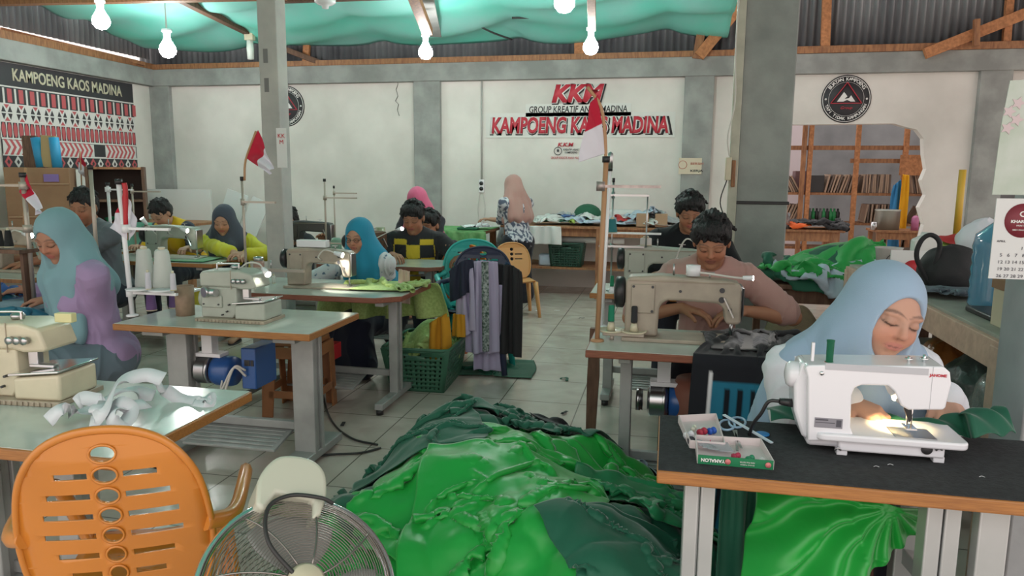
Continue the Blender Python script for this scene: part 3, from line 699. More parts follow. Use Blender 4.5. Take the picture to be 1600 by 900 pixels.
T2 = sewing_table(-2.57, -1.55, 2.98, 3.53, TZ, 'pale laminate table with orange edge under the white overlock machine', motor=(-.21, .04, 1), inset=.17, legx=(-.34, .35), lw=.115)
T3 = sewing_table(-2.72, -1.52, 3.98, 4.64, TZ, 'reddish-edged sewing table in front of the woman in the blue hijab', edge=WRED, cut=.13, inset=.13, lw=.055)
T4 = sewing_table(-.31, .64, 2.98, 3.5, TZ, 'pale worktable with red-brown edge under the beige machine of the man in pink', edge=WRED, motor=(-.15, .05, 1), inset=.16, lw=.05)
T5 = sewing_table(-.45, .45, 4.5, 4.95, TZ, 'sewing table of the man in black, holding the grey-green machine', inset=.12, lw=.06, edge=WEDGE, legx=(-.34, .3))
TB = sewing_table(-2.75, -1.72, 5.44, 5.98, TZ, 'sewing table in front of the man in the yellow checkered shirt', edge=WRED, cut=.1, lw=.05)
TY = sewing_table(-4.7, -3.52, 5.2, 5.75, TZ, 'sewing table with bright green cloth before the woman in yellow sleeves', edge=WEDGE, lw=.06)
TYL = sewing_table(-5.9, -4.85, 5.5, 6.0, TZ, 'table under the machine of the person in the yellow vest', edge=WOODB, lw=.06)
TM = sewing_table(-5.4, -4.2, 4.1, 4.7, TZ, 'sewing table behind the woman in teal, in front of the man in grey', edge=WOODB, lw=.06)
TF = sewing_table(-4.4, -3.1, 2.6, 3.5, TZ, 'far left sewing table covered with blue cloth', edge=WEDGE, lw=.06, inset=.3)
TL5 = sewing_table(-3.9, -2.95, 6.3, 6.8, TZ, 'sewing table in front of the man hidden by the slim post', edge=WOODB, lw=.06)

FELT = mat('black_felt', (.03, .033, .036), .95, vs=60, col2=(.018, .02, .022), bump=.3, bs=150)
T6Z = .78
T6 = empty('worktable', (.62, 1.81, 0), 0, 'black-topped worktable with orange edge in the right foreground', 'table')
MB().b2((-.62, -.2, T6Z - .034), (.375, .2, T6Z - .003)).build('edge_board', WEDGE, T6, bev=.004)
MB().b2((-.617, -.196, T6Z - .003), (.373, .196, T6Z)).build('tabletop', FELT, T6)
ALU = mat('grey_channel_steel', (.5, .52, .52), .35, .4, var=.15, vs=5)
for x in (-.52, .0):
    mb = MB(); mb.b2((x - .035, -.13, .04), (x - .002, -.07, T6Z - .034)); mb.b2((x + .002, -.13, .04), (x + .035, -.09, T6Z - .034)); mb.b2((x - .028, .08, .04), (x + .028, .13, T6Z - .034))
    g = mb.build('leg', ALU, T6, bev=.004)
    mb = MB().beam((x, -.13, .42), (x, .12, .3), .05, .02); mb.b2((x - .035, -.2, 0), (x + .035, .2, .04)); mb.build('brace', ALU, g, bev=.003)
mb = MB(); x = .1; mb.b2((x - .03, -.13, 0), (x + .03, -.09, T6Z - .034)); g = mb.build('leg', ALU, T6, bev=.004)
MB().beam((.0, .1, .5), (.1, -.12, .42), .035, .04).build('brace', ALU, g, bev=.003)
MB().b2((-.52, .09, .2), (.0, .12, .26)).build('cross_bar', ALU, T6, bev=.003)

# ================= MACHINES =================
def lamp_on(parent, pts, glow=True, head=(.05, .02), colr=WHITEP):
    g = MB().tube(spline(pts, 6), .005, 6).build('lamp_neck', CORDW, parent)
    a, b = Vector(pts[-2]), Vector(pts[-1]); d = (b - a).normalized()
    MB().tube([b - d * .01, b + d * head[0]], [head[1] * .7, head[1]], 10).build('lamp_head', colr, g)
    if glow: MB().tube([b + d * head[0], b + d * (head[0] + .004)], head[1] * .85, 10).build('lamp_lens', GLOW, g)
    return g
def lockstitch(loc, rz, label, body=BEIGE, sc=1., lamp=True, group=None, base=True, motorhead=False):
    """seen from its back: pillar at -x, needle at +x"""
    e = empty('sewing_machine', loc, rz, label, 'sewing machine', group); e.scale = (sc, sc, sc)
    MB().b2((-.26, -.09, 0), (.24, .09, .018)).build('bed_plate', body, e, bev=.004)
    out = [(-.25, .018), (-.25, .255), (-.235, .275), (-.1, .285), (.17, .27), (.215, .262), (.23, .245), (.232, .1), (.222, .085), (.175, .085), (.168, .1), (.16, .15), (.14, .172), (.0, .178), (-.07, .178), (-.095, .165), (-.105, .14), (-.11, .018)]
    o = MB().prism(out, .105, o=-.052).build('arm_body', body, e, bev=.012, seg=3)
    mb = MB(); mb.b2((-.225, -.06, .12), (-.125, -.05, .245)); mb.build('rear_cover', body, o, bev=.004)
    mb = MB().b2((-.24, -.058, .26), (.2, -.052, .263)); mb.build('seam', CREAMD, o)
    for x, z in ((-.215, .235), (-.135, .235), (-.215, .13), (-.135, .13)): MB().cyl((x, -.064, z), (x, -.058, z), .006, seg=8).build('screw', DKMET, o)
    for x, z, r in ((.15, .23, .011), (.15, .19, .013), (.185, .15, .008), (-.02, .22, .006)): MB().cyl((x, -.056, z), (x, -.051, z), r, seg=10).build('screw', DKMET, o)
    MB().b2((.2, -.04, .09), (.236, .045, .25)).build('face_plate', STEEL, e, bev=.005)
    MB().cyl((.2, .0, .03), (.2, .0, .09), .005, seg=10).cyl((.2, 0, .015), (.2, 0, .035), .0025, seg=6).build('needle_bar', STEEL, e)
    MB().cyl((.195, .015, .03), (.195, .015, .1), .0045, seg=8).b2((.185, -.015, .02), (.21, .03, .026)).build('presser_foot', STEEL, e)
    MB().lathe([(0, -.05), (.03, -.05), (.055, -.045), (.068, -.04), (.068, -.012), (.06, -.005), (.03, 0), (0, 0)], (-.25, 0, .2), axis='X').build('hand_wheel', BLACK if not motorhead else body, e)
    MB().cyl((-.05, -.0, .28), (-.05, 0, .33), .004, seg=8).cyl((.1, 0, .27), (.1, 0, .3), .004, seg=8).b2((.08, -.01, .295), (.12, .01, .3)).build('thread_guide', STEEL, e)
    MB().beam((.16, -.06, .2), (.2, -.075, .12), .01, .006).build('lifting_lever', STEEL, e)
    if lamp: lamp_on(e, [(.02, -.055, .2), (.02, -.1, .23), (.08, -.12, .28), (.16, -.12, .26)])
    return e
def overlock(loc, rz, label, body=CREAM, sc=1., lamp=True):
    """boxy overlock seen from the back, work plate towards +x"""
    e = empty('overlock_machine', loc, rz, label, 'sewing machine'); e.scale = (sc, sc, sc)
    mb = MB().b2((-.22, -.12, 0), (.22, .12, .02))
    for i in range(18): mb.b2((-.21 + i * .023, -.126, .002), (-.2 + i * .023, -.12, .018))
    mb.build('base_plate', CREAMD, e, bev=.003)
    b = MB().prism([(-.2, .02), (-.2, .19), (-.19, .2), (.03, .2), (.03, .06), (.0, .02)], .16, o=-.08).build('rear_body', body, e, bev=.01)
    MB().b2((-.19, -.09, .08), (-.06, -.078, .15)).build('rear_panel', body, b, bev=.005)
    for x, z in ((-.175, .1), (-.08, .1), (-.03, .06), (-.015, .1), (-.06, .04)): MB().cyl((x, -.096, z), (x, -.078, z), .005, seg=8).build('screw', DKMET, b)
    hd = MB().prism([(-.2, .2), (-.2, .27), (-.185, .29), (.05, .3), (.13, .28), (.155, .21), (.15, .195), (.06, .19), (.02, .2)], .17, o=-.085).build('top_cover', body, e, bev=.012, seg=3)
    MB().b2((.0, -.088, .19), (.003, -.084, .3)).build('seam', CREAMD, hd)
    MB().tube(spline([(-.11, -.04, .29), (-.11, -.04, .325), (-.1, -.04, .33), (.02, -.04, .335), (.03, -.04, .33), (.03, -.04, .3)], 4), .005, 8).build('handle', CHROME, hd)
    MB().lathe([(0, 0), (.022, 0), (.026, .012), (.02, .02), (0, .024)], (-.02, 0, .3)).build('knob', STEEL, hd)
    MB().prism([(.03, .02), (.22, .02), (.22, .12), (.03, .1)], .2, o=-.11).build('front_cover', CREAM if body == CREAM else body, e, bev=.012, seg=3)
    MB().prism([(.02, .108), (.225, .128), (.225, .136), (.02, .118)], .215, o=-.118).build('work_plate', CHROME, e, bev=.003)
    MB().b2((.05, -.05, .13), (.09, -.02, .2)).b2((.06, -.06, .13), (.16, -.03, .142)).build('presser_foot', STEEL, e, bev=.003)
    MB().cyl((.07, -.02, .14), (.07, -.02, .22), .005).cyl((.085, -.02, .14), (.085, -.02, .2), .003).build('needle_bar', STEEL, e)
    for i in range(3): MB().lathe([(0, 0), (.014, 0), (.014, .008), (.008, .014), (.014, .02), (.0, .024)], (.03 + .03 * i, -.112, .24), 12, axis='Y').build('tension_dial', STEEL, hd)
    MB().lathe([(0, -.04), (.03, -.04), (.055, -.035), (.055, -.01), (.03, 0), (0, 0)], (-.2, .0, .12), axis='X').build('hand_wheel', body, e)
    MB().cyl((-.08, -.11, .17), (-.15, -.09, .17), .022).cyl((-.16, -.11, .17), (-.15, -.09, .17), .03).build('motor_shaft', STEEL, e)
    if lamp: lamp_on(e, [(.0, .02, .3), (.04, .04, .33), (.12, .02, .33), (.17, -.01, .3)])
    return e
M1 = overlock((-1.98, 1.92, TZ), R(4), 'big worn cream overlock machine at the left edge of the foreground table', CREAM, .84, lamp=False)
MB().b2((.13, .0, .29), (.2, .03, .325)).build('label_block', mat('pale_yellow', (.7, .66, .35), .5), M1, bev=.003)
M2 = overlock((-2.04, 3.22, TZ), 0, 'white overlock machine on the orange-edged table at mid left', GRNGREY, .84)
M3 = lockstitch((-2.12, 4.28, TZ), 0, 'beige sewing machine used by the woman in the blue hijab', BEIGE, .9, lamp=True)
M4 = lockstitch((.09, 3.27, TZ), 0, 'beige sewing machine used by the man in the pink shirt', BEIGE, 1.02, lamp=False)
M5 = lockstitch((.0, 4.68, TZ), 0, 'grey-green sewing machine in front of the man in black', GRNGREY, 1.0, lamp=False)
M7 = lockstitch((-4.03, 5.45, TZ), 0, 'pale grey machine before the person in the yellow vest', GRNGREY, 1.0)
M8 = lockstitch((-4.55, 4.45, TZ), 0, 'beige machine with a lit lamp beside the man in grey', BEIGE, 1.1)
M9 = lockstitch((-5.1, 5.05, TZ), 0, 'grey-white machine behind the teal hijab, left of the man in grey', GRNGREY, 1.0, lamp=False); M9.location = (-4.95, 4.35, TZ)
M10 = lockstitch((-2.42, 5.72, TZ), R(75), 'dark brown machine turned sideways at the checkered man', WOODD, .9, lamp=False)
M12 = lockstitch((-3.35, 6.55, TZ), 0, 'dark machine standing left of the slim post', DKMET, .95, lamp=False)
# bobbin-like lamps at machines of the two men
lamp_on(M5, [(-.02, -.06, .1), (.06, -.09, .16), (.07, -.1, .24), (.12, -.1, .34), (.19, -.1, .31)])
MB().lathe([(.008, 0), (.022, 0), (.022, .012), (.008, .012), (.008, 0)], (.07, -.1, .2), axis='Y').build('lamp_joint', WHITEP, M5)
lamp_on(M4, [(.0, -.03, .29), (.05, -.03, .3), (.2, -.04, .285), (.24, -.04, .285)], head=(.03, .012))
MB().lathe([(0, 0), (.03, 0), (.03, .045), (0, .045)], (.03, -.02, .285)).build('magnet_base', WHITEP, M4)
MB().b2((.236, -.052, .12), (.24, -.02, .24)).build('nameplate', DKMET, M4)
lamp_on(M7, [(-.12, -.06, .2), (-.15, -.1, .26), (-.17, -.12, .3)])
lamp_on(M10, [(.0, -.06, .2), (.08, -.2, .28), (.06, -.3, .3)])

# ---- white household machine ----
JY = 1.79
def jp(px, py, Y=JY): p = aty(px, py, Y); return (p.x, p.z)
z0 = T6Z
jx = lambda px: aty(px, 640, JY).x
J = empty('sewing_machine', (jx(1370), JY, z0), 0, 'white household sewing machine in front of the girl in the pale blue hijab', 'sewing machine')
def jl(px, py, Y=JY): p = aty(px, py, Y); return (p.x - J.location.x, p.z - z0)
o1 = [jl(1262, 689), jl(1262, 590), jl(1258, 575), jl(1262, 571), jl(1300, 570), jl(1475, 573), jl(1485, 582), jl(1487, 600), jl(1478, 637), jl(1474, 641), jl(1420, 641), jl(1408, 634), jl(1398, 612), jl(1388, 603), jl(1347, 602), jl(1336, 606), jl(1331, 618), jl(1329, 668), jl(1334, 681), jl(1345, 689)]
WJ = mat('glossy_white', (.78, .79, .84), .22, coat=.5)
bd = MB().prism(o1, .11, o=0).build('body_shell', WJ, J, bev=.009, seg=4)
bz = jl(1400, 681)[1]
MB().prism(rrect(.33, .155, .02, cx=jl(1392, 690)[0] - .0, cy=.066), .018, plane='XY', o=bz - .022).build('bed', WJ, J, bev=.005, seg=3)
l, r = jl(1310, 700)[0], jl(1478, 700)[0]
bs = MB().b2((l, .0, .012), (r, .11, bz - .02)).build('base', WJ, J, bev=.005)
for x in (l + .01, r - .01): MB().b2((x - .012, .005, 0), (x + .012, .03, .015)).build('foot', WJ, bs, bev=.002)
MB().b2((jl(1262, 700)[0], .02, .012), (l + .02, .12, bz)).build('base_end', WJ, J, bev=.01)
MB().lathe([(0, 0), (.012, 0), (.0125, .003), (0, .004)], (jl(1448, 702)[0], -.003, jl(1448, 702)[1]), axis='Y').build('dial', DKMET, bs)
for px in (1308, 1466): MB().tube(spline([(jl(px - 4, 701)[0], -.003, jl(px, 701)[1] - .004), (jl(px, 701)[0], -.006, jl(px, 701)[1] + .004), (jl(px + 5, 701)[0], -.003, jl(px, 701)[1] - .002)], 4), .0025, 6).build('hook', STEEL, bs)
x, z = jl(1240, 585, JY + .05); MB().lathe([(0, -.03), (.012, -.03), (.026, -.026), (.032, -.018), (.032, .014), (.025, .02), (0, .02)], (x + .01, .055, z), 32, axis='X').build('hand_wheel', WJ, J, bev=0)
MB().prism([jl(1252, 680, JY + .03), jl(1240, 640, JY + .03), jl(1240, 600, JY + .03), jl(1252, 566, JY + .03), jl(1264, 566, JY + .03), jl(1264, 686, JY + .03)], .085, o=.022).build('side_cover', WJ, J, bev=.006)
x, z = jl(1238, 630, JY + .05)
cb = MB().tube([(x - .03, .05, z + .003), (x + .004, .05, z)], [.008, .011], 10).tube(spline([(x - .03, .05, z + .003), (x - .055, .05, z), (x - .07, .06, z - .035), (x - .085, .08, z - .07), (x - .09, .1, -.0)], 6), .0045, 8).build('power_plug', BLACK, J)
# spool pin, thread and guides
x, z = jl(1274, 545); MB().b2((x - .004, .02, z - .035), (x + .003, .03, z + .01)).build('spool_post', WJ, J, bev=.001)
x, z = jl(1300, 571)
th = empty('thread_spool', (J.location.x + x, JY + .03, z0 + z - .002), 0, 'green thread spool standing on the white household machine', 'thread spool')
MB().lathe([(0, 0), (.0095, 0), (.0095, .004), (.008, .005), (.0085, .05), (.009, .052), (.0095, .056), (0, .057)]).build('thread', mat('thread_green', (.012, .16, .08), .6, bump=.6, bs=600, stretch=(.05, .05, 4)), th)
MB().lathe([(0, 0), (.011, 0), (.011, .003), (0, .003)]).build('spool_flange', RED, th)
for px, s in ((1422, 1), (1446, 1.3)):
    x, z = jl(px, 566, JY + .03); MB().cyl((x, .04, z - .008), (x, .04, z + .012 * s), .0035, seg=8).lathe([(.003, 0), (.009, 0), (.009, .004), (.003, .004), (.003, 0)], (x, .04, z + .004), 12).build('thread_guide', CHROME, J)
x, z = jl(1284, 583); MB().lathe([(0, 0), (.005, 0), (.005, .004), (0, .004)], (x, -.004, z), 12, axis='Y').build('screw', CHROME, bd)
MB().b2((jl(1290, 568)[0], -.001, jl(1290, 577.3)[1]), (jl(1452, 568)[0], .0, jl(1452, 576.3)[1])).build('seam', mat('seam_grey', (.5, .51, .55), .5), bd)
a, b = jl(1452, 641), jl(1452, 573); MB().b2((a[0] - .0004, -.0008, a[1]), (a[0] + .0004, 0, b[1])).build('seam', _M['seam_grey'], bd)
x, z = jl(1466, 587); textmesh('JANOME', .0085, INKR, bd, Matrix.Translation((x, -.001, z)) @ RX, depth=.0004, bold=.0003, sx=1.1)
a, b = jl(1272, 667), jl(1317, 655)
pl_ = MB().b2((a[0], -.0012, a[1]), (b[0], 0, b[1])).build('rating_plate', mat('plate_silver', (.28, .28, .32), .4, .3), bd)
MB().b2((a[0] + .002, -.0018, b[1] - .006), (a[0] + .03, -.0012, b[1] - .003)).b2((a[0] + .002, -.0018, b[1] - .012), (a[0] + .045, -.0012, b[1] - .0105)).b2((b[0] - .014, -.0018, a[1] + .004), (b[0] - .003, -.0012, b[1] - .003)).build('rating_print', mat('print_dark', (.08, .08, .1), .6), pl_)
x, z = jl(1435, 641); MB().cyl((x, .04, z - .052), (x, .04, z + .01), .0022, seg=8).cyl((x - .008, .045, z - .05), (x - .008, .045, z + .01), .003, seg=8).b2((x - .016, .02, z - .056), (x + .008, .06, z - .052)).build('needle_and_foot', CHROME, J)
MB().prism([jl(1420, 646), jl(1426, 624), jl(1430, 630), jl(1433, 662), jl(1428, 668)], .004, o=.035).build('thread_cutter', BLACK, J)
x = jl(1435, 690)[0]; MB().b2((x - .05, .0, bz - .004), (x + .04, .075, bz - .002)).build('needle_plate', STEEL, J, bev=.001)
lx, lz = jl(1412, 640); MB().ball((lx - .0, .07, lz + .012), (.008, .008, .012)).build('lamp_bulb', mat('warm_glow', (1, .75, .35), emit=30), J)
ld = bpy.data.lights.new('machine_lamp', 'SPOT'); ld.energy = .9; ld.color = (1, .72, .3); ld.spot_size = R(95); ld.shadow_soft_size = .01
lo = bpy.data.objects.new('machine_lamp', ld); COL.objects.link(lo); lo.parent = J; lo.location = (lx - .004, .085, lz - .002); lo.rotation_euler = (0, R(-12), 0)
# work lamps of the big machines throw a pool of light at each needle
for m_, x, y, z, en, to in ((M3, .17, -.13, .235, 2.2, (.22, -.02, 0)), (M4, .27, -.02, .26, 3.2, (.2, .02, 0)), (M5, .24, -.1, .3, 1.0, (.2, .03, 0)), (M7, .17, -.12, .26, 1.2, (.2, 0, 0)), (M8, .17, -.12, .26, 2.2, (.2, 0, 0)), (M2, .18, -.03, .28, .8, (.15, -.05, .13))):
    ld = bpy.data.lights.new('work_lamp', 'SPOT'); ld.energy = en; ld.color = (1, .95, .85); ld.spot_size = R(90); ld.shadow_soft_size = .015
    lo = bpy.data.objects.new('work_lamp', ld); COL.objects.link(lo); lo.parent = m_; lo.location = (x, y, z)
    lo.rotation_euler = (Vector(to) - Vector((x, y, z))).to_track_quat('-Z', 'Y').to_euler()

# ---------------- thread stands, spools, flags ----------------
def cone_spool(loc, label, col, h=.1, r=.025, r2=.018, group=None, core=True):
    e = empty('thread_spool', loc, 0, label, 'thread spool', group)
    m = mat('thread_%s' % '_'.join('%d' % (c * 999) for c in col), col, .7, bump=.5, bs=500, stretch=(.05, .05, 3))
    MB().lathe([(0, .004), (r, .004), (r * 1.02, h * .1), (r2, h * .95), (r2 * .8, h), (0, h)], seg=20).build('thread', m, e)
    if core: MB().lathe([(0, 0), (r * 1.05, 0), (r * 1.05, .005), (0, .005)], seg=20).cyl((0, 0, h - .004), (0, 0, h + .012), r2 * .5, seg=12).build('spool_core', CREAM, e)
    return e
def stand(x, y, h, label, arms, trays=(), colr=STEEL, r=.009, z=TZ, lean=(0, 0), name='thread_stand'):
    e = empty(name, (x, y, z), 0, label, 'thread stand')
    MB().lathe([(0, 0), (.03, 0), (.028, .008), (.013, .012), (0, .012)]).tube([(0, 0, .01), (lean[0], lean[1], h)], r, 8).build('pole', colr, e)
    MB().cyl((lean[0], lean[1], h - .01), (lean[0], lean[1], h + .015), r * 1.5, seg=10).build('cap', BLACK, e)
    for zz, x0, x1 in arms: MB().beam((x0, 0, zz), (x1, 0, zz), .02, .012).cyl((0, 0, zz - .02), (0, 0, zz + .02), r * 1.9, seg=10).build('arm', colr, e)
    for zz, x0 in trays: MB().lathe([(0, 0), (.05, 0), (.055, .006), (.05, .004), (0, .004)], (x0, 0, zz)).build('spool_tray', CREAM, e); 
    return e
def P2(px, py, Y, z=None): return aty(px, py, Y)
TEALST = mat('beige_rod', (.48, .42, .36), .4, .4); TAN = mat('wooden_rod', (.45, .25, .13), .5)
# stand of T4: long tan pole that carries the tall flag
q = at(933, 533, TZ); top = aty(947, 250, q.y)
s4 = stand(q.x, q.y, top.z - TZ, 'tall tan flag-carrying thread stand on the table of the man in pink', [(aty(0, 800, q.y).z * 0 + aty(940, 291, q.y).z - TZ, -.01, aty(1038, 290, q.y).x - aty(944, 290, q.y).x)], colr=TAN, r=.011, lean=(top.x - q.x, 0))
zt = aty(960, 517, q.y + .05).z - TZ
[c.data.materials.__setitem__(0, mat('perforated_steel', (.5, .42, .4), .35, .6, var=.4, vs=30)) for c in s4.children if c.name.startswith('arm')]
MB().b2((.02, .03, zt - .02), (.2, .06, zt)).build('tray_arm', TEALST, s4, bev=.003)
for dx in (.055, .155): MB().lathe([(0, 0), (.055, 0), (.058, .008), (.054, .008), (.05, .003), (0, .003)], (dx, .045, zt)).build('spool_tray', CREAM, s4)
for dx, col, lab in ((.055, (.015, .25, .14), 'dark green thread spool on the stand of the man in pink'), (.155, (.03, .03, .035), 'black thread spool on the stand of the man in pink')):
    MB().lathe([(0, 0), (.02, 0), (.012, .035), (0, .035)], (dx, .045, zt + .004)).build('spool_cone', CREAM, s4)
    cone_spool((q.x + dx, q.y + .045, TZ + zt + .04), lab, col, .075, .014, .013, core=False)
for dx in (.06, .15): MB().cyl((dx, .045, 0), (dx, .045, zt - .02), .01, seg=10).build('tray_leg', TEALST, s4)
# stand beside it, pale rod with brush top
q = at(930, 490, TZ); a = aty(942, 265, q.y)
sw = stand(-.285, 3.46, a.z - TZ + .0, 'slim white thread stand with a brush-like tip beside the tall flag', [], colr=WHITEP, r=.008, lean=(.02, 0))
MB().lathe([(0, 0), (.012, .0), (.012, .07), (0, .08)], (.02, 0, a.z - TZ)).build('tip_brush', STEEL, sw)
# stand of T5
q = at(990, 440, TZ); tt = aty(958, 282, 4.62)
s5 = stand(-.33, 4.62, tt.z - TZ, 'thread stand with two bars on the table of the man in black', [(aty(960, 305, 4.62).z - TZ, -.02, .22), (aty(960, 385, 4.62).z - TZ, -.08, .2)], colr=STEEL, r=.006)
MB().cyl((.21, 0, aty(960, 385, 4.62).z - TZ), (.21, 0, aty(960, 303, 4.62).z - TZ), .005).build('rod', STEEL, s5)
zt = aty(975, 415, 4.55).z
for px, col, h, r, lab in ((957, (.03, .2, .22), .085, .033, 'teal cone of thread on the stand before the man in black'),):
    p = aty(px, 353, 4.6); cone_spool((p.x, 4.56, p.z - .04), lab, col, h, r, .022)
    MB().b2((-.04, -.08, p.z - .045 - TZ), (.3, .03, p.z - .04 - TZ)).build('tray', WHITEP, s5)
for px, py, col, r, h, lab in ((1009, 365, (.75, .75, .72), .035, .045, 'flat white spool beside the teal cone'), (957, 420, (.015, .25, .12), .012, .07, 'left green spool standing before the grey-green machine'), (988, 420, (.015, .25, .12), .012, .07, 'right green spool standing before the grey-green machine')):
    Y = 4.55; z = TZ + (.0 if py > 400 else .29); p = aty(px, py, Y)
    if py > 400:
        cone_spool((p.x, Y, z + .035), lab, col, h, r, r * .9, core=False).location.z = z + .035
        o = MB().lathe([(0, 0), (.022, 0), (.012, .036), (0, .036)]).build('spool_holder', WHITEP); o.location = (p.x, Y, z); tag(o, 'white spool holder under the ' + ('left' if px < 970 else 'right') + ' green spool before the grey-green machine', 'spool holder')
    else:
        cone_spool((p.x, 4.66, z), lab, col, h, r, r, core=True)
# stand of T3 (behind the slim post, wide) and the small ones in the middle
q = at(385, 452, TZ); a = aty(383, 280, q.y)
st3 = stand(q.x - .02, q.y + .04, a.z - TZ, 'thread stand left of the slim post carrying a small flag', [(aty(385, 316, q.y).z - TZ, 0, .22)], colr=TEALST, r=.008)
z_ = aty(430, 425, 4.0).z - TZ
MB().beam((-.02, -.05, z_), (.42, -.05, z_), .02, .02).build('tray_arm', TEALST, st3, bev=.002)
e = stand(aty(510, 385, 6.05).x, 6.05, aty(510, 282, 6.05).z - .72, 'tall thin thread stand with side bar against the back wall', [(aty(510, 309, 6.05).z - .72, 0, .3), (aty(510, 380, 6.05).z - .72, 0, .2)], colr=TEALST, r=.009, z=.0); e.location.z = TZ
e = stand(aty(545, 360, 6.6).x, 6.3, aty(545, 293, 6.3).z - TZ, 'shorter thread stand with side bar, right of the tall thin one', [(aty(545, 302, 6.3).z - TZ, 0, .22)], colr=TEALST, r=.006)
tabx = sewing_table(-3.3, -2.6, 6.05, 6.5, TZ, 'small table under the two thin thread stands', edge=WOODB, lw=.05)
e.location.y = 6.3
e = stand(aty(308, 335, 6.6).x, 6.0, aty(308, 290, 6.0).z - TZ, 'thread stand with side bar left of the dark grey hijab', [(aty(308, 299, 6.0).z - TZ, 0, .28)], colr=TEALST, r=.008)
e.location.y = 5.7
# stand of T2 with flags, holding cones
q = at(207, 494, TZ); a = aty(196, 285, q.y)
s2 = stand(q.x, q.y, a.z - TZ, 'white thread stand with crossbars beside the two big white cones', [(aty(200, 357, q.y).z - TZ, 0, .24), (aty(205, 457, q.y).z - TZ, -.0, .26)], colr=WHITEP, r=.012, lean=(-.025, 0))
zt = aty(240, 457, q.y).z
MB().lathe([(0, 0), (.055, 0), (.06, .008), (0, .004)], (.06, -.02, zt - TZ + .012)).lathe([(0, 0), (.055, 0), (.06, .008), (0, .004)], (.19, -.02, zt - TZ + .012)).build('spool_tray', WHITEP, s2)
for i, (px, lab) in enumerate(((232, 'left small white thread cone on the tray of the white stand'), (271, 'right small white thread cone on the tray of the white stand'))):
    p = aty(px, 450, q.y - .02); cone_spool((p.x, q.y - .02, zt + .018), lab, (.72, .7, .78), .085, .014, .012)
for i, (px, lab) in enumerate(((226, 'left big white paper-wrapped cone behind the white stand'), (254, 'right big white paper-wrapped cone behind the white stand'))):
    p = aty(px, 450, q.y + .12); cone_spool((p.x, q.y + .13, zt + .0), lab, (.7, .72, .68), .2, .05, .034)
MB().b2((.0, .07, zt - TZ - .012), (.27, .19, zt - TZ)).beam((.02, .0, zt - TZ - .01), (.02, .13, zt - TZ - .01), .012, .012).build('rear_tray', WHITEP, s2, bev=.002)
for px, lab in ((237, 'left purple thread cone standing on the table below the tray'), (257, 'right purple thread cone standing on the table below the tray')):
    p = at(px, 485, TZ); cone_spool((p.x, p.y + (.0 if px < 250 else .08), TZ), lab, (.2, .12, .3), .1, .026, .02)
p = at(290, 492, TZ)
e = empty('wooden_cup', (p.x, p.y, TZ), 0, 'brown wooden cup standing left of the white overlock machine', 'cup')
MB().lathe([(0, 0), (.045, 0), (.046, .15), (.04, .15), (.039, .01), (0, .01)]).build('body', mat('tan_tin', (.38, .26, .18), .6, var=.25, vs=20), e)
p = at(403, 442, TZ); e = empty('water_bottle', (p.x, p.y + .02, TZ), 0, 'pink bottle with silver cap standing left of the beige machine of the blue hijab', 'bottle')
MB().lathe([(0, 0), (.035, 0), (.035, .13), (.03, .145), (0, .145)]).build('body', mat('pink_tumbler', (.45, .27, .22), .4), e); MB().lathe([(.028, .145), (.032, .15), (.032, .17), (0, .175)]).build('cap', STEEL, e)
p = at(434, 441, TZ); cone_spool((p.x, p.y - .05, TZ), 'white thread spool standing on the table left of the beige machine at mid', (.8, .8, .76), .05, .012, .012)
MB().cyl((.2, -.05, z_), (.2, -.05, z_ + .06), .004).build('spool_pin', STEEL, st3)

# other stands in the back left
for px, py, Y, top, arm, lab, m_ in ((141, 420, 3.95, 262, None, 'thin grey thread stand with a drooping flag behind the teal hijab', TEALST), (100 + 68, 320, 5.2, 288, (296, .22), 'white thread stand beside the man in grey', WHITEP)):
    a = aty(px, top, Y); stand(a.x, Y, a.z - TZ, lab, [(aty(px, arm[0], Y).z - TZ, 0, arm[1])] if arm else [], colr=m_, r=.012)
a = aty(36, 280, 3.3); s0 = stand(a.x, 3.3, a.z - TZ + .02, 'grey thread stand at the far left with two crossbars', [(aty(36, 290, 3.3).z - TZ, -.2, .02), (aty(36, 357, 3.3).z - TZ, -.12, .0)], colr=TEALST, r=.012)
for i, (px, lab) in enumerate(((13, 'left black thread cone at the far left'), (27, 'right black thread cone at the far left'))):
    p = aty(px, 385, 3.3); cone_spool((p.x, 3.25, p.z), lab, (.015, .015, .017), .09, .022, .014)
p = aty(20, 388, 3.3); o = empty('spool_shelf', (p.x, 3.28, TZ), 0, 'dark shelf carrying the two black thread cones', 'shelf')
MB().b2((-.14, -.06, p.z - TZ - .02), (.12, .06, p.z - TZ)).b2((-.12, -.02, 0), (-.1, .02, p.z - TZ)).b2((.08, -.02, 0), (.1, .02, p.z - TZ)).build('board', WOODD, o)

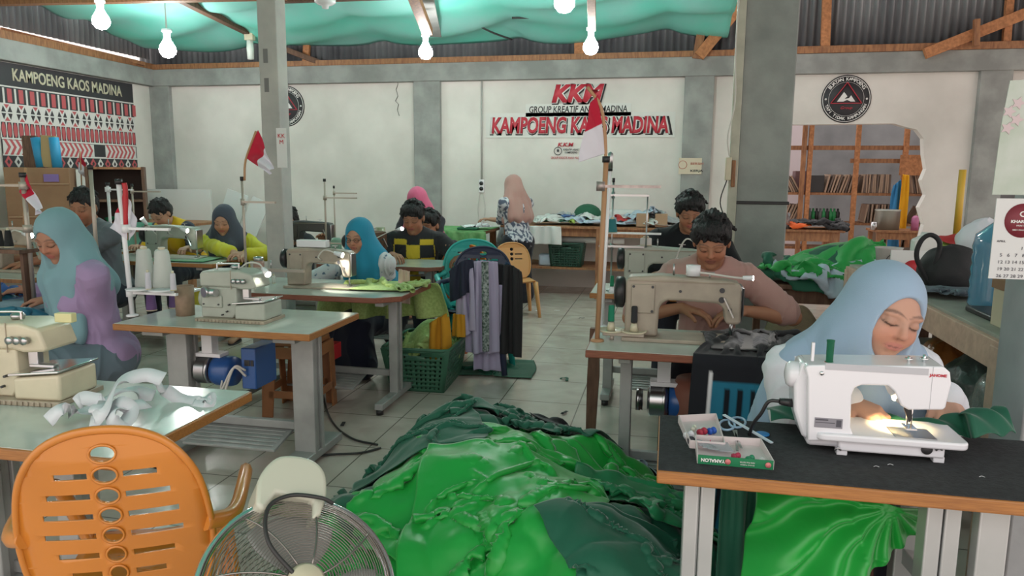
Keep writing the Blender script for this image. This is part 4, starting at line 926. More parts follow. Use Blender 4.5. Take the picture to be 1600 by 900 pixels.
# ---------------- flags ----------------
FLAGM = CLOTHV
def flag(name, pole, quad, lab, split='v', seed=0, amp=.02, pr=.007, Y=None, polem=None):
    """quad: hoist top, hoist bottom, fly bottom, fly top (world); red half first"""
    e = empty(name, pole[0], 0, lab, 'flag'); o = Vector(pole[0])
    MB().tube(spline([Vector(p) - o for p in pole], 5) if len(pole) > 2 else [Vector(p) - o for p in pole], pr, 8).build('pole', polem or TAN, e)
    n = 30; u = np.linspace(0, 1, n)[:, None, None]; v = np.linspace(0, 1, n)[None, :, None]
    A, B, C, D = [np.array(Vector(p) - o) for p in quad]
    Pt = (1 - u) * ((1 - v) * A + v * B) + u * ((1 - v) * D + v * C)
    q = Pt.reshape(-1, 3); w = snoise(q, 14, seed).reshape(n, n, 1); nrm = np.cross(C - A, D - B); nrm /= np.linalg.norm(nrm)
    Pt = Pt + nrm * (amp * (w + .8 * np.sin((v * 9 + u * 5 + seed))) * np.minimum(u * 3, 1))
    def colr(P):
        n_, m_, _ = P.shape; c = np.zeros((n_, m_, 3)); t = (np.linspace(0, 1, m_)[None, :] if split == 'v' else np.linspace(0, 1, n_)[:, None]) + np.zeros((n_, m_))
        c[:] = (.72, .7, .78); c[t < .5] = (.5, .02, .05); return c.reshape(-1, 3)
    clothmesh('cloth', Pt, FLAGM, e, th=.0015, up=1, colors=colr); return e
Y = s4.location.y
flag('flag', [aty(947, 262, Y), aty(945, 205, Y), aty(938, 165, Y), aty(918, 136, Y)], [aty(934, 148, Y), aty(947, 240, Y), aty(903, 254, Y - .05), aty(924, 160, Y - .02)], 'tall red and white flag in front of the wall sign', split='v', seed=3, amp=.012)
Y = st3.location.y
flag('flag', [aty(382, 282, Y), aty(384, 250, Y), aty(400, 205, Y)], [aty(403, 203, Y), aty(385, 247, Y), aty(422, 273, Y - .05), aty(428, 262, Y - .02)], 'drooping red and white flag just left of the slim post', split='h', seed=5, amp=.02)
Y = s2.location.y
flag('flag', [aty(197, 356, Y), aty(196, 300, Y), aty(194, 286, Y)], [aty(196, 292, Y), aty(199, 374, Y), aty(172, 356, Y - .03), aty(190, 310, Y)], 'large hanging flag on the white thread stand', split='v', seed=8, amp=.012, pr=.012, polem=RED)
flag('flag', [aty(198, 375, Y + .01), aty(198, 300, Y + .01)], [aty(198, 300, Y), aty(202, 376, Y), aty(214, 352, Y + .05), aty(203, 315, Y + .02)], 'white half of cloth hanging right on the white thread stand', split='v', seed=9, amp=.01)
COL.objects[-1]
for o_ in [o for o in COL.objects if o.get('label') == 'white half of cloth hanging right on the white thread stand']:
    for c in o_.children:
        if c.name.startswith('cloth'): a_ = c.data.color_attributes['Col']; a_.data.foreach_set('color', np.tile(np.array([.72, .7, .78, 1], np.float32), len(c.data.vertices)))
Y = 7.3
flag('flag', [aty(134, 480, Y), aty(128, 300, Y), aty(125, 236, Y)], [aty(124, 238, Y), aty(122, 268, Y), aty(137, 283, Y), aty(132, 254, Y)], 'small flag hanging in front of the patterned banner', split='v', seed=11, amp=.02)
Y = 3.31
flag('flag', [aty(38, 350, Y), aty(40, 262, Y)], [aty(40, 268, Y), aty(30, 300, Y), aty(58, 336, Y), aty(66, 325, Y)], 'limp flag with white tail at the far left', split='h', seed=12, amp=.02)

# ================= CLOTH =================
def satin(name, col, rough=.32, dark=None):
    m = mat(name, col, rough, spec=.6, sheen=.3, bump=.3, bs=13, stretch=(1, .45, 1)); b = m.node_tree.nodes['Principled BSDF']; b.inputs['Sheen Roughness'].default_value = .3; return m
SGB = satin('bright_green_satin', (.012, .34, .045), .4); SGD = satin('dark_green_fabric', (.005, .1, .055), .72); SGM = satin('mid_green_fabric', (.01, .2, .07), .45)
BLK = mat('black_fabric', (.016, .016, .019), .75, sheen=.08); NAVY = mat('navy_fabric', (.015, .02, .045), .8, sheen=.05)
# --- the heap of green cloth on the floor ---
hf = HF(-1.9, 1.3, 1.0, 4.1, .025)
hf.mound(-.5, 2.45, .72, 1.05, .42, .8).mound(-.75, 2.9, .45, .5, .46, .8).mound(-.15, 2.1, .35, .6, .36, .8).mound(-.9, 2.2, .3, .6, .3, .8).mound(.1, 2.0, .4, .6, .3, .8)
X_, Y_ = hf.X + 0 * hf.Y, hf.Y + 0 * hf.X; _k = hf.g > .02
hf.g = np.where(_k, hf.g + .09 * snoise(np.stack([X_.ravel(), Y_.ravel(), 0 * X_.ravel()], 1), 5, 4).reshape(X_.shape), hf.g)
hf.g = np.maximum(hf.g, 0.); _i = np.arange(X_.size).reshape(X_.shape); _q = np.stack([_i[:-1, :-1], _i[1:, :-1], _i[1:, 1:], _i[:-1, 1:]], -1).reshape(-1, 4)
_q = _q[(hf.g.ravel()[_q] > .01).any(1)]; _u, _inv = np.unique(_q, return_inverse=True); _V = np.stack([X_.ravel(), Y_.ravel(), hf.g.ravel() + .002], 1)[_u]
base = meshfrom('green_cloth', _V, _inv.reshape(-1, 4), SGD)
tag(base, 'dark green underlying mass of the cloth heap on the floor', 'cloth', 'heap of green cloth')
PIECES = [  # cx, cy, w, h, angle, material, comp, label
    (-.95, 2.15, .9, .8, 20, SGB, .62, 'bright green satin at the left foot of the heap by the fan'),
    (-.6, 1.75, .8, .8, 60, SGB, .6, 'bright green crumpled satin at the bottom of the heap'),
    (-.15, 1.75, .9, .8, -20, SGM, .6, 'mid green fabric at the bottom of the heap beside the table leg'),
    (-.98, 2.75, .8, .75, 35, SGD, .6, 'dark green fabric on the left top of the heap'),
    (-.25, 2.9, .9, .8, 10, SGB, .6, 'bright green satin high on the back of the heap'),
    (-.78, 3.2, .8, .8, -15, SGD, .6, 'dark green fabric topping the far end of the heap'),
    (-.3, 2.3, 1.0, .9, 70, SGB, .58, 'bright green satin with sharp creases in the middle right of the heap'),
    (-.1, 2.0, .7, .5, 15, SGD, .75, 'dark green strip across the right of the heap'),
    (-.92, 2.4, .75, .7, -40, SGD, .66, 'large dark green rounded fold on the left of the heap'),
    (-.6, 2.28, .8, 1.0, 5, SGB, .68, 'large smooth bright green satin piece in the centre of the heap'),
    (.05, 2.45, .7, .6, 30, SGM, .6, 'mid green piece under the near table edge'),
    (-.5, 2.95, .6, .6, 50, SGD, .6, 'small dark green piece beside the heap crest'),
    (-.2, 1.95, .6, .5, -50, SGB, .6, 'bright green twisted piece left of the near table leg'),
    (-.9, 2.6, .55, .6, 20, SGD, .7, 'dark green rounded fold on the upper left of the heap'),
    (-.42, 1.98, .62, .95, 8, SGB, .8, 'largest smooth bright green piece bulging in the middle of the heap'),
    (-.02, 1.85, .45, .5, 30, SGD, .75, 'dark green piece just left of the table leg')]
for i, (cx, cy, w, h, a, m, comp, lab) in enumerate(PIECES):
    o = crumple(cx, cy, w * 1.12, h * 1.12, R(a), hf, m, 'green_cloth', n=48, comp=comp * .9, bend=.3, z=.3, seed=20 + i, th=.008, steps=64, crease=.026)
    tag(o, lab, 'cloth', 'heap of green cloth')
tag(crumple(-.32, 3.25, .7, .55, .3, hf, BLK, 'black_cloth', n=34, comp=.6, seed=61, th=.01, steps=60), 'black cloth behind the green heap under the table of the man in pink', 'cloth')
tag(crumple(.0, 3.3, .6, .5, .9, hf, mat('pale_blue_cloth', (.42, .5, .58), .8), 'pale_blue_cloth', n=30, comp=.6, seed=62, th=.01, steps=60), 'pale blue cloth lying under the blue motor', 'cloth')
# small cuttings on the clean floor
rs = random.Random(3)
for i, (px, py, c) in enumerate([(881, 592, SGD), (886, 594, SGD), (882, 646, BLK), (536, 664, BLK), (784, 548, BLK), (909, 498, BLK), (870, 486, PAPER), (840, 487, PAPER)]):
    p = at(px, py, .002); A = np.zeros((5, 4, 3)); A[..., 0] = np.linspace(-.03, .03, 5)[:, None]; A[..., 1] = np.linspace(-.01, .01, 4)[None]; A[..., 2] = .004 + .006 * np.abs(np.sin(np.arange(5) * 1.3))[:, None]
    o = clothmesh('fabric_scrap', A, c, th=.001, up=1); o.location = p; o.rotation_euler.z = rs.random() * 3
    tag(o, ['dark green scrap on the floor tiles right of the basket', 'tiny green scrap next to the dark green one', 'curled black scrap behind the heap', 'black scrap on the floor under the cable', 'dark scrap right of the navy chair leg', 'black scrap near the table of the man in black', 'white thread clipping on the far floor', 'white scrap on the far floor left of the clipping'][i], 'fabric scrap')

# --- cloth hanging from tables, chairs ---
def hang(name, pts, L, m, n, mm, label, cat='cloth', seed=0, comp=.7, steps=60, colide=None, hfh=None, pin_row=True, colors=None, th=.002, group=None, parent=None, fold=.03):
    """top edge follows pts (list), cloth hangs L down, gathered to comp of its width"""
    top = spline(pts, 12); top = np.array([tuple(p) for p in top]); s = np.r_[0, np.cumsum(np.linalg.norm(np.diff(top, axis=0), axis=1))]; t = np.linspace(0, s[-1], n)
    T = np.stack([np.interp(t, s, top[:, i]) for i in range(3)], 1); W = s[-1] / comp
    d = np.gradient(T, axis=0); nr = np.stack([-d[:, 1], d[:, 0], 0 * d[:, 0]], 1); nr /= np.linalg.norm(nr, axis=1)[:, None] + 1e-9
    r = np.random.RandomState(seed); ph = snoise(np.stack([t * 20, 0 * t, 0 * t], 1), 1.5, seed) * 3; wv = fold * np.sin(t / s[-1] * math.pi * 2 * max(2, s[-1] / .12) + ph)
    P = T[:, None, :] + np.zeros((n, mm, 3)); v = np.linspace(0, 1, mm)[None, :, None]; P = P + nr[:, None, :] * wv[:, None, None] * (.3 + v); P[..., 2] -= v[..., 0] * L
    pins = np.zeros((n, mm), bool); pins[:, 0] = True
    P = drape(P, (W / (n - 1), L / (mm - 1)), hfh, pins, steps=steps, seed=seed, collide=colide, bend=.1)
    o = clothmesh(name, P, m, parent, th=th, up=1, colors=colors)
    if label: tag(o, label, cat, group)
    return o
# satin over the girl's lap, hanging below the black table: gathered to a knot
def lap_satin():
    A = at_px = lambda px, py, Y: np.array(aty(px, py, Y))
    n, m_ = 60, 50; top = [A(1185, 742, 1.9), A(1300, 752, 1.86), A(1385, 775, 1.84), A(1455, 792, 1.88)]; bot = [A(1150, 930, 1.78), A(1235, 975, 1.72), A(1305, 935, 1.74), A(1405, 835, 1.86)]
    T = np.array([tuple(p) for p in spline([Vector(p) for p in top], 12)]); B = np.array([tuple(p) for p in spline([Vector(p) for p in bot], 12)])
    ti = np.linspace(0, len(T) - 1, n); f = lambda Q: np.stack([np.interp(ti, np.arange(len(Q)), Q[:, i]) for i in range(3)], 1); T, B = f(T), f(B)
    v = np.linspace(0, 1, m_)[None, :, None]; P = T[:, None] * (1 - v) + B[:, None] * v
    knot = A(1397, 800, 1.76); q = P.reshape(-1, 3); d = q - knot; rr = np.hypot(d[:, 0], d[:, 2]); an = np.arctan2(d[:, 2], d[:, 0])
    w = .02 * np.sin(an * 16 + 2 * np.sin(rr * 14)) * np.clip(rr * 6, 0, 1) + .014 * ridges(q, 9, 4, (1, 1, 2)) + .03 * np.sin(rr * 9)
    q = q.copy(); q[:, 1] -= w + .05 * np.exp(-(rr / .06) ** 2); return clothmesh('green_cloth', q.reshape(n, m_, 3), SGB, th=.002, up=1)
tag(lap_satin(), 'shiny bright green satin hanging from the lap of the girl in the pale blue hijab', 'cloth')
o = hang('green_cloth', [aty(1128, 756, 1.9), aty(1165, 758, 1.92), aty(1192, 762, 1.95)], .42, SGD, 22, 30, 'dark green cloth hanging under the black table right of its left leg', seed=5, comp=.6)
# green strip under the needle, running across the table
def strip_cloth():
    n, m_ = 60, 14; xs = [1205, 1290, 1370, 1440, 1500, 1560, 1588]; ys = [658, 655, 666, 680, 682, 680, 676]
    P = np.zeros((n, m_, 3)); t = np.linspace(0, len(xs) - 1, n)
    for i in range(n):
        px, py = np.interp(t[i], range(len(xs)), xs), np.interp(t[i], range(len(ys)), ys); a = at(px, py, T6Z + .035 + (.02 if px > 1520 else 0))
        for j in range(m_):
            v = j / (m_ - 1); P[i, j] = (a.x, a.y + .1 * v, a.z + .006 * math.sin(i * .7 + j * .5) + (.018 * math.sin(v * 3.1)) + (.03 * v * (px > 1450) * min(1, (px - 1450) / 80)))
    return clothmesh('green_cloth', P, SGD, th=.002, up=1)
tag(strip_cloth(), 'dark green strip being sewn through the white household machine', 'cloth')
# black trousers with blue stripes hanging over the corner of the table
def track_trousers():
    hfh = HF(-.2, 1.2, 2.6, 4.2, .02); hfh.box(-.31, .64, 2.98, 3.5, TZ)
    n, m_ = 46, 60; U = np.linspace(0, 1, n)[:, None]; V = np.linspace(0, 1, m_)[None, :]
    a, b = at(1075, 520, TZ), at(1232, 517, TZ)
    X = .18 + U * .45 + 0 * V; Y = 3.4 - V * .46 + 0 * U; Z = TZ + .02 + .02 * np.sin(U * 20 + 3 * V) + 0 * V
    P = np.stack([X, Y, Z], -1); L0 = .7 / (n - 1); Lb = 1.02 / (m_ - 1)
    k = V > .8; 
    # lay the front part over the edge before the fall
    s = V * 1.02; over = np.maximum(s - .36, 0); P[..., 1] = 3.34 - np.minimum(s, .36) + 0 * U - .02 * (over > 0) - .02 * np.sin(U * 14) * np.minimum(over * 4, 1); P[..., 2] = TZ + .02 + .012 * np.sin(U * 25 + s * 8) - over
    P[..., 0] = .18 + U * .45
    def colide(Q):
        inside = (Q[..., 2] < TZ + .006) & (Q[..., 1] > 2.97); top = inside & (Q[..., 2] > TZ - .05); Q[..., 2] = np.where(top, TZ + .006, Q[..., 2])
        side = (Q[..., 2] < TZ - .0) & (Q[..., 1] > 2.965); Q[..., 1] = np.where(side & ~top, 2.965, Q[..., 1]); Q[..., 2] = np.maximum(Q[..., 2], .01); return Q
    pins = np.zeros((n, m_), bool); pins[:, :14] = True
    P = drape(P, (L0, Lb), None, pins, steps=45, collide=colide, seed=3)
    def colr(P):
        n_, mm, _ = P.shape; c = np.zeros((n_, mm, 3)); c[:] = (.014, .015, .02); u = np.linspace(0, 1, n_)[:, None] + 0 * np.linspace(0, 1, mm)[None]; v = np.linspace(0, 1, mm)[None] + 0 * u
        bl = (.02, .17, .27); band = (u > .12) & (u < .44) & (v > .4); c[band] = bl
        for a_ in (.22, .3, .38): c[(np.abs(u - a_) < .015) & (v > .42)] = (.007, .01, .015)
        c[(np.abs(u - .12) < .012) & (v > .38)] = (.7, .7, .72); return c.reshape(-1, 3)
    return clothmesh('black_trousers', P, CLOTHV, th=.003, up=1, colors=colr)
tag(track_trousers(), 'black tracksuit trousers with blue side stripes hanging off the pink-shirted sewer table edge', 'trousers')
hb = HF(.1, 1.0, 2.9, 3.8, .02); hb.box(-.31, .64, 2.98, 3.5, TZ)
tag(crumple(.42, 3.28, .55, .42, .2, hb, BLK, 'black_cloth', n=30, comp=.62, seed=71, th=.016, steps=50), 'crumpled black cloth on the table of the man in pink, under the needle', 'cloth')
# blue cloth on the far left table
hb = HF(-4.6, -2.9, 2.3, 3.7, .02); hb.box(-4.4, -3.1, 2.6, 3.5, TZ)
BLU = satin('blue_fabric', (.02, .16, .25), .6)
o = crumple(-3.55, 3.0, 1.3, 1.0, .2, hb, BLU, 'blue_cloth', n=44, comp=.66, seed=72, th=.012, steps=60); tag(o, 'crumpled blue cloth being sewn by the woman in the teal hijab', 'cloth')
o = hang('blue_cloth', [(-3.9, 2.59, TZ - .0), (-3.6, 2.585, TZ), (-3.25, 2.59, TZ)], .45, BLU, 24, 20, 'blue cloth hanging off the near side of the far left table', seed=9, comp=.75)
# green printed batik at the blue hijab's machine and in the basket
LIME = mat('lime_batik', (.3, .42, .13), .85, vs=70, col2=(.42, .55, .2), sheen=.1)
hb = HF(-2.6, -1.0, 3.6, 5.2, .02); hb.box(-2.5, -1.52, 3.98, 4.64, TZ)
o = crumple(-1.72, 4.4, .75, .45, .1, hb, LIME, 'batik_cloth', n=34, comp=.62, seed=74, th=.012, steps=50); tag(o, 'lime green batik cloth under the needle of the blue hijab woman', 'cloth')
o = hang('batik_cloth', [(-2.3, 4.66, TZ - .03), (-1.9, 4.68, TZ - .03), (-1.48, 4.66, TZ)], .22, LIME, 26, 12, 'lime green batik hanging below the reddish table edge', seed=10, comp=.6)
o = hang('beige_cloth', [aty(622, 420, 4.5), aty(640, 424, 4.5)], .2, mat('beige_cloth', (.5, .38, .31), .85), 10, 12, 'beige pocket cloth hanging at the right end of the reddish table', seed=11, comp=.8)
# bright green cloth on the yellow-sleeve woman's table
hb = HF(-4.8, -3.3, 5.0, 6.0, .02); hb.box(-4.7, -3.52, 5.2, 5.75, TZ)
tag(crumple(-3.95, 5.4, .6, .35, .1, hb, satin('emerald_cloth', (.02, .3, .12), .6), 'green_cloth', n=26, comp=.75, seed=76, th=.008, steps=40), 'emerald green cloth on the table of the yellow-sleeved woman', 'cloth')

# --- white ribbon on the left foreground table ---
e = empty('white_ribbon', at(200, 640, TZ), 0, 'tangle of broad white elastic ribbon on the left foreground table', 'ribbon')
o0 = Vector(e.location); RB = mat('white_elastic', (.74, .76, .8), .75, bump=.1, bs=300); mb = MB()
def rib(pts, w, seed=0):
    P = spline([Vector(p) - o0 for p in pts], 9); nn = []
    for i, p in enumerate(P):
        t = (P[min(i + 1, len(P) - 1)] - P[max(i - 1, 0)]).normalized(); nn.append((Vector((.35 * math.sin(i * .21 + seed), -.75, .55 + .2 * math.cos(i * .17 + seed)))).normalized())
    mb.strip(P, w, nn, th=.0012)
q = lambda px, py, z: at(px, py, TZ + z)
rib([q(255, 592, .09), q(225, 586, .1), (q(185, 600, .09)), q(165, 635, .06), q(150, 655, .03), q(140, 662, .012)], .045, 0)
rib([q(120, 632, .03), q(130, 622, .05), q(160, 625, .05), q(190, 610, .06), q(215, 612, .03), q(240, 620, .012)], .042, 1)
rib([q(75, 658, .02), q(95, 640, .05), q(120, 645, .03), q(150, 640, .02)], .042, 2)
rib([q(170, 650, .02), q(185, 630, .06), q(205, 640, .04), q(195, 660, .02), q(175, 658, .03), q(180, 640, .05), q(230, 630, .03)], .042, 3)
rib([q(240, 598, .07), q(262, 612, .03), q(285, 625, .006), q(310, 628, .01), q(330, 622, .016), q(322, 634, .004), q(300, 632, .003)], .04, 4)
rib([q(155, 655, .02), q(150, 640, .05), q(160, 632, .05), q(165, 645, .02)], .04, 5)
mb.build('ribbon', RB, e)

# ================= PEOPLE =================
def npa(v): return np.array(v, float)
def unit(v): v = npa(v); return v / (np.linalg.norm(v) + 1e-9)
def rotm(axis, a): return np.array(Matrix.Rotation(R(a), 3, Vector(axis)))
def ik(S_, W_, la, lb, pole):
    d = W_ - S_; L = min(np.linalg.norm(d), (la + lb) * .998); u = unit(d); W2 = S_ + u * L
    x = (la * la - lb * lb + L * L) / (2 * L); h = math.sqrt(max(la * la - x * x, 0)); p = npa(pole); p = unit(p - u * (p @ u)); return S_ + u * x + p * h, W2
def hand(S_, w, d, n, side, curl=(15, 25, 20), sc=1., spread=1., thumb=None, rmin=0, th_in=.3):
    d = unit(d); n = unit(n - d * (npa(n) @ d)); s = np.cross(d, n) * side; o = lambda a, b, c: w + (d * a + s * b + n * c) * sc
    lat = (.03, .0105, -.0095, -.028); kn = (.088, .092, .087, .078); ln = ((.04, .025, .02), (.045, .028, .021), (.041, .026, .02), (.032, .02, .018))
    for i in range(4):
        a = o(.0, lat[i] * .45, 0); b = o(kn[i], lat[i], 0); S_.cap(a, b, .0165 * sc, .0115 * sc, .012)
        p = b; ang = 0
        for j in range(3):
            ang += curl[j] + 4 * i * .3; dd = unit(d * math.cos(R(ang)) + n * math.sin(R(ang)) + s * (.06 * (1.5 - i)) * spread)
            q = p + dd * ln[i][j] * sc; r0 = max((.0092 - .0009 * j) * sc, rmin); S_.cap(p, q, r0, max(r0 - .0009, rmin), .003 + .004 * (j == 0)); p = q
    t0 = o(.02, .022, .004); t1 = o(.055, .052, .012); dd = d * .85 + s * .45 + n * th_in if thumb is None else npa(thumb)
    S_.cap(o(.01, .01, 0), t0, .016 * sc, .015 * sc, .01); S_.cap(t0, t1, .0145 * sc, max(.011 * sc, rmin), .01); t2 = t1 + unit(dd) * .03 * sc; S_.cap(t1, t2, max(.0108 * sc, rmin), max(.009 * sc, rmin), .004)
    S_.cap(t2, t2 + unit(dd + n * .3) * .02 * sc, max(.0092 * sc, rmin), max(.0078 * sc, rmin), .003)
def head_prims(S_, H, Rh, sc=1., fem=True):
    def o(x, y, z): return H + Rh @ (npa((x, y, z)) * sc)
    e = lambda c, r, k=.02, sub=False: S_.ell(o(*c), npa(r) * sc, Rh, k, sub)
    e((0, -.018, .03), (.072, .09, .082)); e((0, .03, -.005), (.062, .06, .085), .03)
    e((0, .03, -.055), (.05 if fem else .054, .052, .055), .03); e((0, .068, -.092), (.02, .018, .016), .02)
    for s in (-1, 1):
        e((s * .034, .062, -.028), (.026, .024, .026), .02); e((s * .03, .074, .024), (.024, .012, .009), .012)
        e((s * .033, .097, .006), (.017, .013, .011), .01, True); e((s * .032, .0785, .004), (.0145, .0115, .011), .004)
        e((s * .075, -.006, -.006), (.009, .019, .031), .006); e((s * .011, .088, -.0235), (.0085, .01, .007), .005)
    S_.cap(o(0, .083, .018), o(0, .102, -.019), .0065 * sc, .0095 * sc, .01); e((0, .101, -.022), (.0105, .01, .0085), .006)
    S_.cap(o(-.014, .083, -.0485), o(.014, .083, -.0485), .0065 * sc, k=.006); S_.cap(o(-.012, .084, -.0585), o(.012, .084, -.0585), .0072 * sc, k=.005)
    e((0, .099, -.0535), (.022, .008, .0016), .003, True)
    for s in (-1, 1): e((s * .0055, .096, -.0305), (.003, .006, .003), .002, True)
def paint(V, N, H, Rh, base, sc=1., lips=(.42, .12, .1), fem=True, beard=0):
    C = np.tile(npa(base), (len(V), 1)); q = (V - H) @ Rh / sc; fr = (q[:, 1] > .05) & (np.abs(q[:, 0]) < .08) & (np.abs(q[:, 2]) < .13)
    def el(cx, cz, rx, rz, soft=.35, bend=0):
        z = q[:, 2] - bend * ((q[:, 0] - cx) / rx) ** 2; d = np.sqrt(((q[:, 0] - cx) / rx) ** 2 + ((z - cz) / rz) ** 2); return np.clip((1 + soft - d) / soft, 0, 1) * fr
    def mix(m, c, a=1.): C[:] = C * (1 - (m * a)[:, None]) + npa(c) * (m * a)[:, None]
    for s in (-1, 1): mix(el(s * .036, -.03, .02, .018, 1.), npa(base) * (1.12, .8, .75), .45); mix(el(s * .032, .006, .02, .012, .6), npa(base) * .72, .5)
    mix(el(0, -.025, .014, .014, 1.), npa(base) * (1.1, .82, .75), .4)
    mix(el(0, -.053, .022, .0095, .3), lips, .85); mix(el(0, -.0535, .021, .0013, .5), npa(lips) * .3, .8)
    for s in (-1, 1): mix(el(s * .033, .031, .019, .0022, .9, -.004), (.03, .02, .02), .6); mix(el(s * .032, -.003, .0155, .0018, .7, .004), (.02, .012, .012), .9)
    if beard: mix(el(0, -.085, .03, .02, 1.2), npa(base) * .4, beard); mix(el(0, -.041, .022, .004, .8), npa(base) * .4, beard)
    return C
def figure(lab, head, face, lean=18, nod=25, turn=0, sc=1., h=.007, fem=True, skin=(.42, .2, .115), shirt=(.3, .2, .4), sleeve=1., trousers=(.03, .035, .05), cover=None, hair=None,
           hands=None, hdir=None, stand=False, seat=None, drape_=None, curl=(18, 25, 18), detail=True, pants_skirt=False, shirtfn=None, twist=0, palm=None, glasses=False, name='person', tilt=0, wide=1., lips=(.42, .12, .1), pole=None, beard=0, lap=.4):
    """face: compass angle, 180 looks at the camera"""
    head = npa(head); Rz_ = rotm((0, 0, 1), face); Rt = rotm((1, 0, 0), -lean) @ rotm((0, 0, 1), twist); up = Rt[:, 2]
    Rh = rotm((0, 0, 1), turn) @ rotm((1, 0, 0), -nod) @ rotm((0, 1, 0), tilt)
    P0 = npa((0, 0, 0)); SP = lambda t, x=0, y=0: P0 + Rt @ (npa((x, y, t)) * sc)
    neck = SP(.49, 0, .01); Hc = neck + Rh @ (npa((0, .025, .135)) * sc) * .55 + (up * .135 * sc + npa((0, .02, 0))) * .45
    pz = head[2] - Hc[2]; loc = head - Rz_ @ Hc; loc[2] = 0; P0 = npa((0, 0, pz)); neck = neck + P0; Hc = Hc + P0
    W2L = lambda p: Rz_.T @ (npa(p) - loc)
    e = empty(name, loc, R(face), lab, 'person')
    la, lb = .285 * sc, .25 * sc; sw = (.165 if fem else .19) * wide
    sh = [SP(.43, s * sw, 0) for s in (-1, 1)]
    arms = []
    for i, s in enumerate((-1, 1)):
        if hands is None: w = P0 + npa((s * .12, .42, .15)) * sc
        else: w = W2L(hands[i])
        el, w = ik(sh[i], w, la, lb, (s * .6, -.35, -.8) if pole is None else (s * pole[0], pole[1], pole[2])); arms.append((sh[i], el, w))
    def torso(S_, g, low=True):
        S_.ell(SP(.35), npa((.155 * wide + g, .108 + g, .17 + g)) * sc, Rt, .04); S_.ell(SP(.17), npa((.135 * wide + g, .1 + g, .15 + g)) * sc, Rt, .05)
        S_.ell(SP(.02, 0, -.02), npa((.165 * wide + g, .13 + g, .12 + g)) * sc, Rt, .05); S_.cap(sh[0] * .94 + SP(.43) * .06, sh[1] * .94 + SP(.43) * .06, (.05 + g) * sc, k=.05)
        for s in (-1, 1):
            S_.cap(SP(.5, s * .03), SP(.44, s * sw * .75), (.035 + g) * sc, (.04 + g) * sc, .05)
            if fem: S_.ell(SP(.31, s * .075, .08), npa((.065 + g, .06 + g, .065 + g)) * sc, Rt, .04)
    def arm(S_, i, g, t=1.):
        a, b, c = arms[i]; ra, rb, rc = .05, .038, .026
        if t > 1: S_.cap(a, b, (ra + g) * sc, (rb + g) * sc, .03); q = b + (c - b) * (t - 1); S_.cap(b, q, (rb + g) * sc, (rc + g * 1.2 + (rb - rc) * (2 - t)) * sc, .02)
        else: S_.cap(a, a + (b - a) * t, (ra + g) * sc, (ra + g * 1.6 + (rb - ra) * t * .5) * sc, .03)
    hips = [SP(0, s * .09) * 1. for s in (-1, 1)]
    for q in hips: q[2] = pz
    if stand: legs = [(hips[i], npa((s * .09, .03, pz * .52)), npa((s * .09, -.01, .08))) for i, s in enumerate((-1, 1))]
    else:
        kz = min(pz + .02, .48 * sc + .02); legs = [(hips[i], npa((s * .13, lap * sc, kz)), npa((s * .13, (lap - .03) * sc, .09))) for i, s in enumerate((-1, 1))]
    def leg(S_, i, g, t=1.):
        a, b, c = legs[i]; S_.cap(a, b, (.078 + g) * sc, (.055 + g) * sc, .04); S_.cap(b, b + (c - b) * t, (.055 + g) * sc, (.036 + g * 1.3) * sc, .03)
    pts = [Hc, P0] + [x for a in arms for x in a] + [x for l in legs for x in l]; lo = np.min(pts, 0) - .3; hi = np.max(pts, 0) + .3; lo[2] = max(lo[2], -.02)
    # body
    B = Sdf(lo, hi, h); torso(B, 0)
    for i, s in enumerate((-1, 1)):
        a, b, c = arms[i]; B.cap(a, b, .047 * sc, .038 * sc, .03); B.cap(b, b + (c - b) * .35, .038 * sc, .037 * sc, .02); B.cap(b + (c - b) * .3, c, .037 * sc, .025 * sc, .02)
        d = unit(c - b) if hdir is None else unit(Rz_.T @ npa(hdir[i])); n = npa((0, 0, -1)) if palm is None else Rz_.T @ npa(palm[i])
        hand(B, c, d, n, -s, curl, sc * (.92 if fem else 1.02), rmin=h * .95)
        leg(B, i, 0); f = legs[i][2]; B.cap(f, f + npa((0, -.02, -.04)), .035 * sc, .035 * sc, .02); B.cap(f + npa((0, -.01, -.045)), f + npa((0, .15, -.06)), .034 * sc, .026 * sc, .02, ax=(0, 0, 1), fl=1.2)
    B.cap(neck - up * .04, Hc + Rh @ npa((0, -.02, -.04)), (.05 if fem else .057) * sc, (.048 if fem else .055) * sc, .03)
    head_prims(B, Hc, Rh, sc, fem)
    V, F = B.mesh(); meshfrom('body', V, F, SKIN, e, paint(V, None, Hc, Rh, skin, sc, lips, fem, beard)); bodyV = V
    # clothes
    def clothe(nm, fn, col, amp=.004, fr=22, seed=1, clip=None, colfn=None, m=CLOTHV, hh=None):
        C = Sdf(lo, hi, hh or h); fn(C)
        for p, n in (clip or []): C.clip(p, n)
        V, F = C.mesh()
        if not len(F): return None
        N = vnormals(V, F); V = V + N * (amp * (ridges(V, fr, seed, (1, 1, .6)) + .6 * snoise(V, fr * .4, seed + 3)))[:, None]
        cc = colfn(V) if colfn else np.tile(npa(col), (len(V), 1)); return meshfrom(nm, V, F, m, e, cc)
    def f_sh(C):
        torso(C, .014)
        for i in (0, 1): arm(C, i, .015, sleeve)
        C.ell(Hc * .25 + neck * .75 + Rh @ npa((0, .03, 0)) * .3, npa((.06, .062, .055)) * sc, None, .01, True)
    clothe('shirt', f_sh, shirt, .005, 20, 3, colfn=(lambda V: shirtfn((V - P0) @ Rt / sc)) if shirtfn else None)
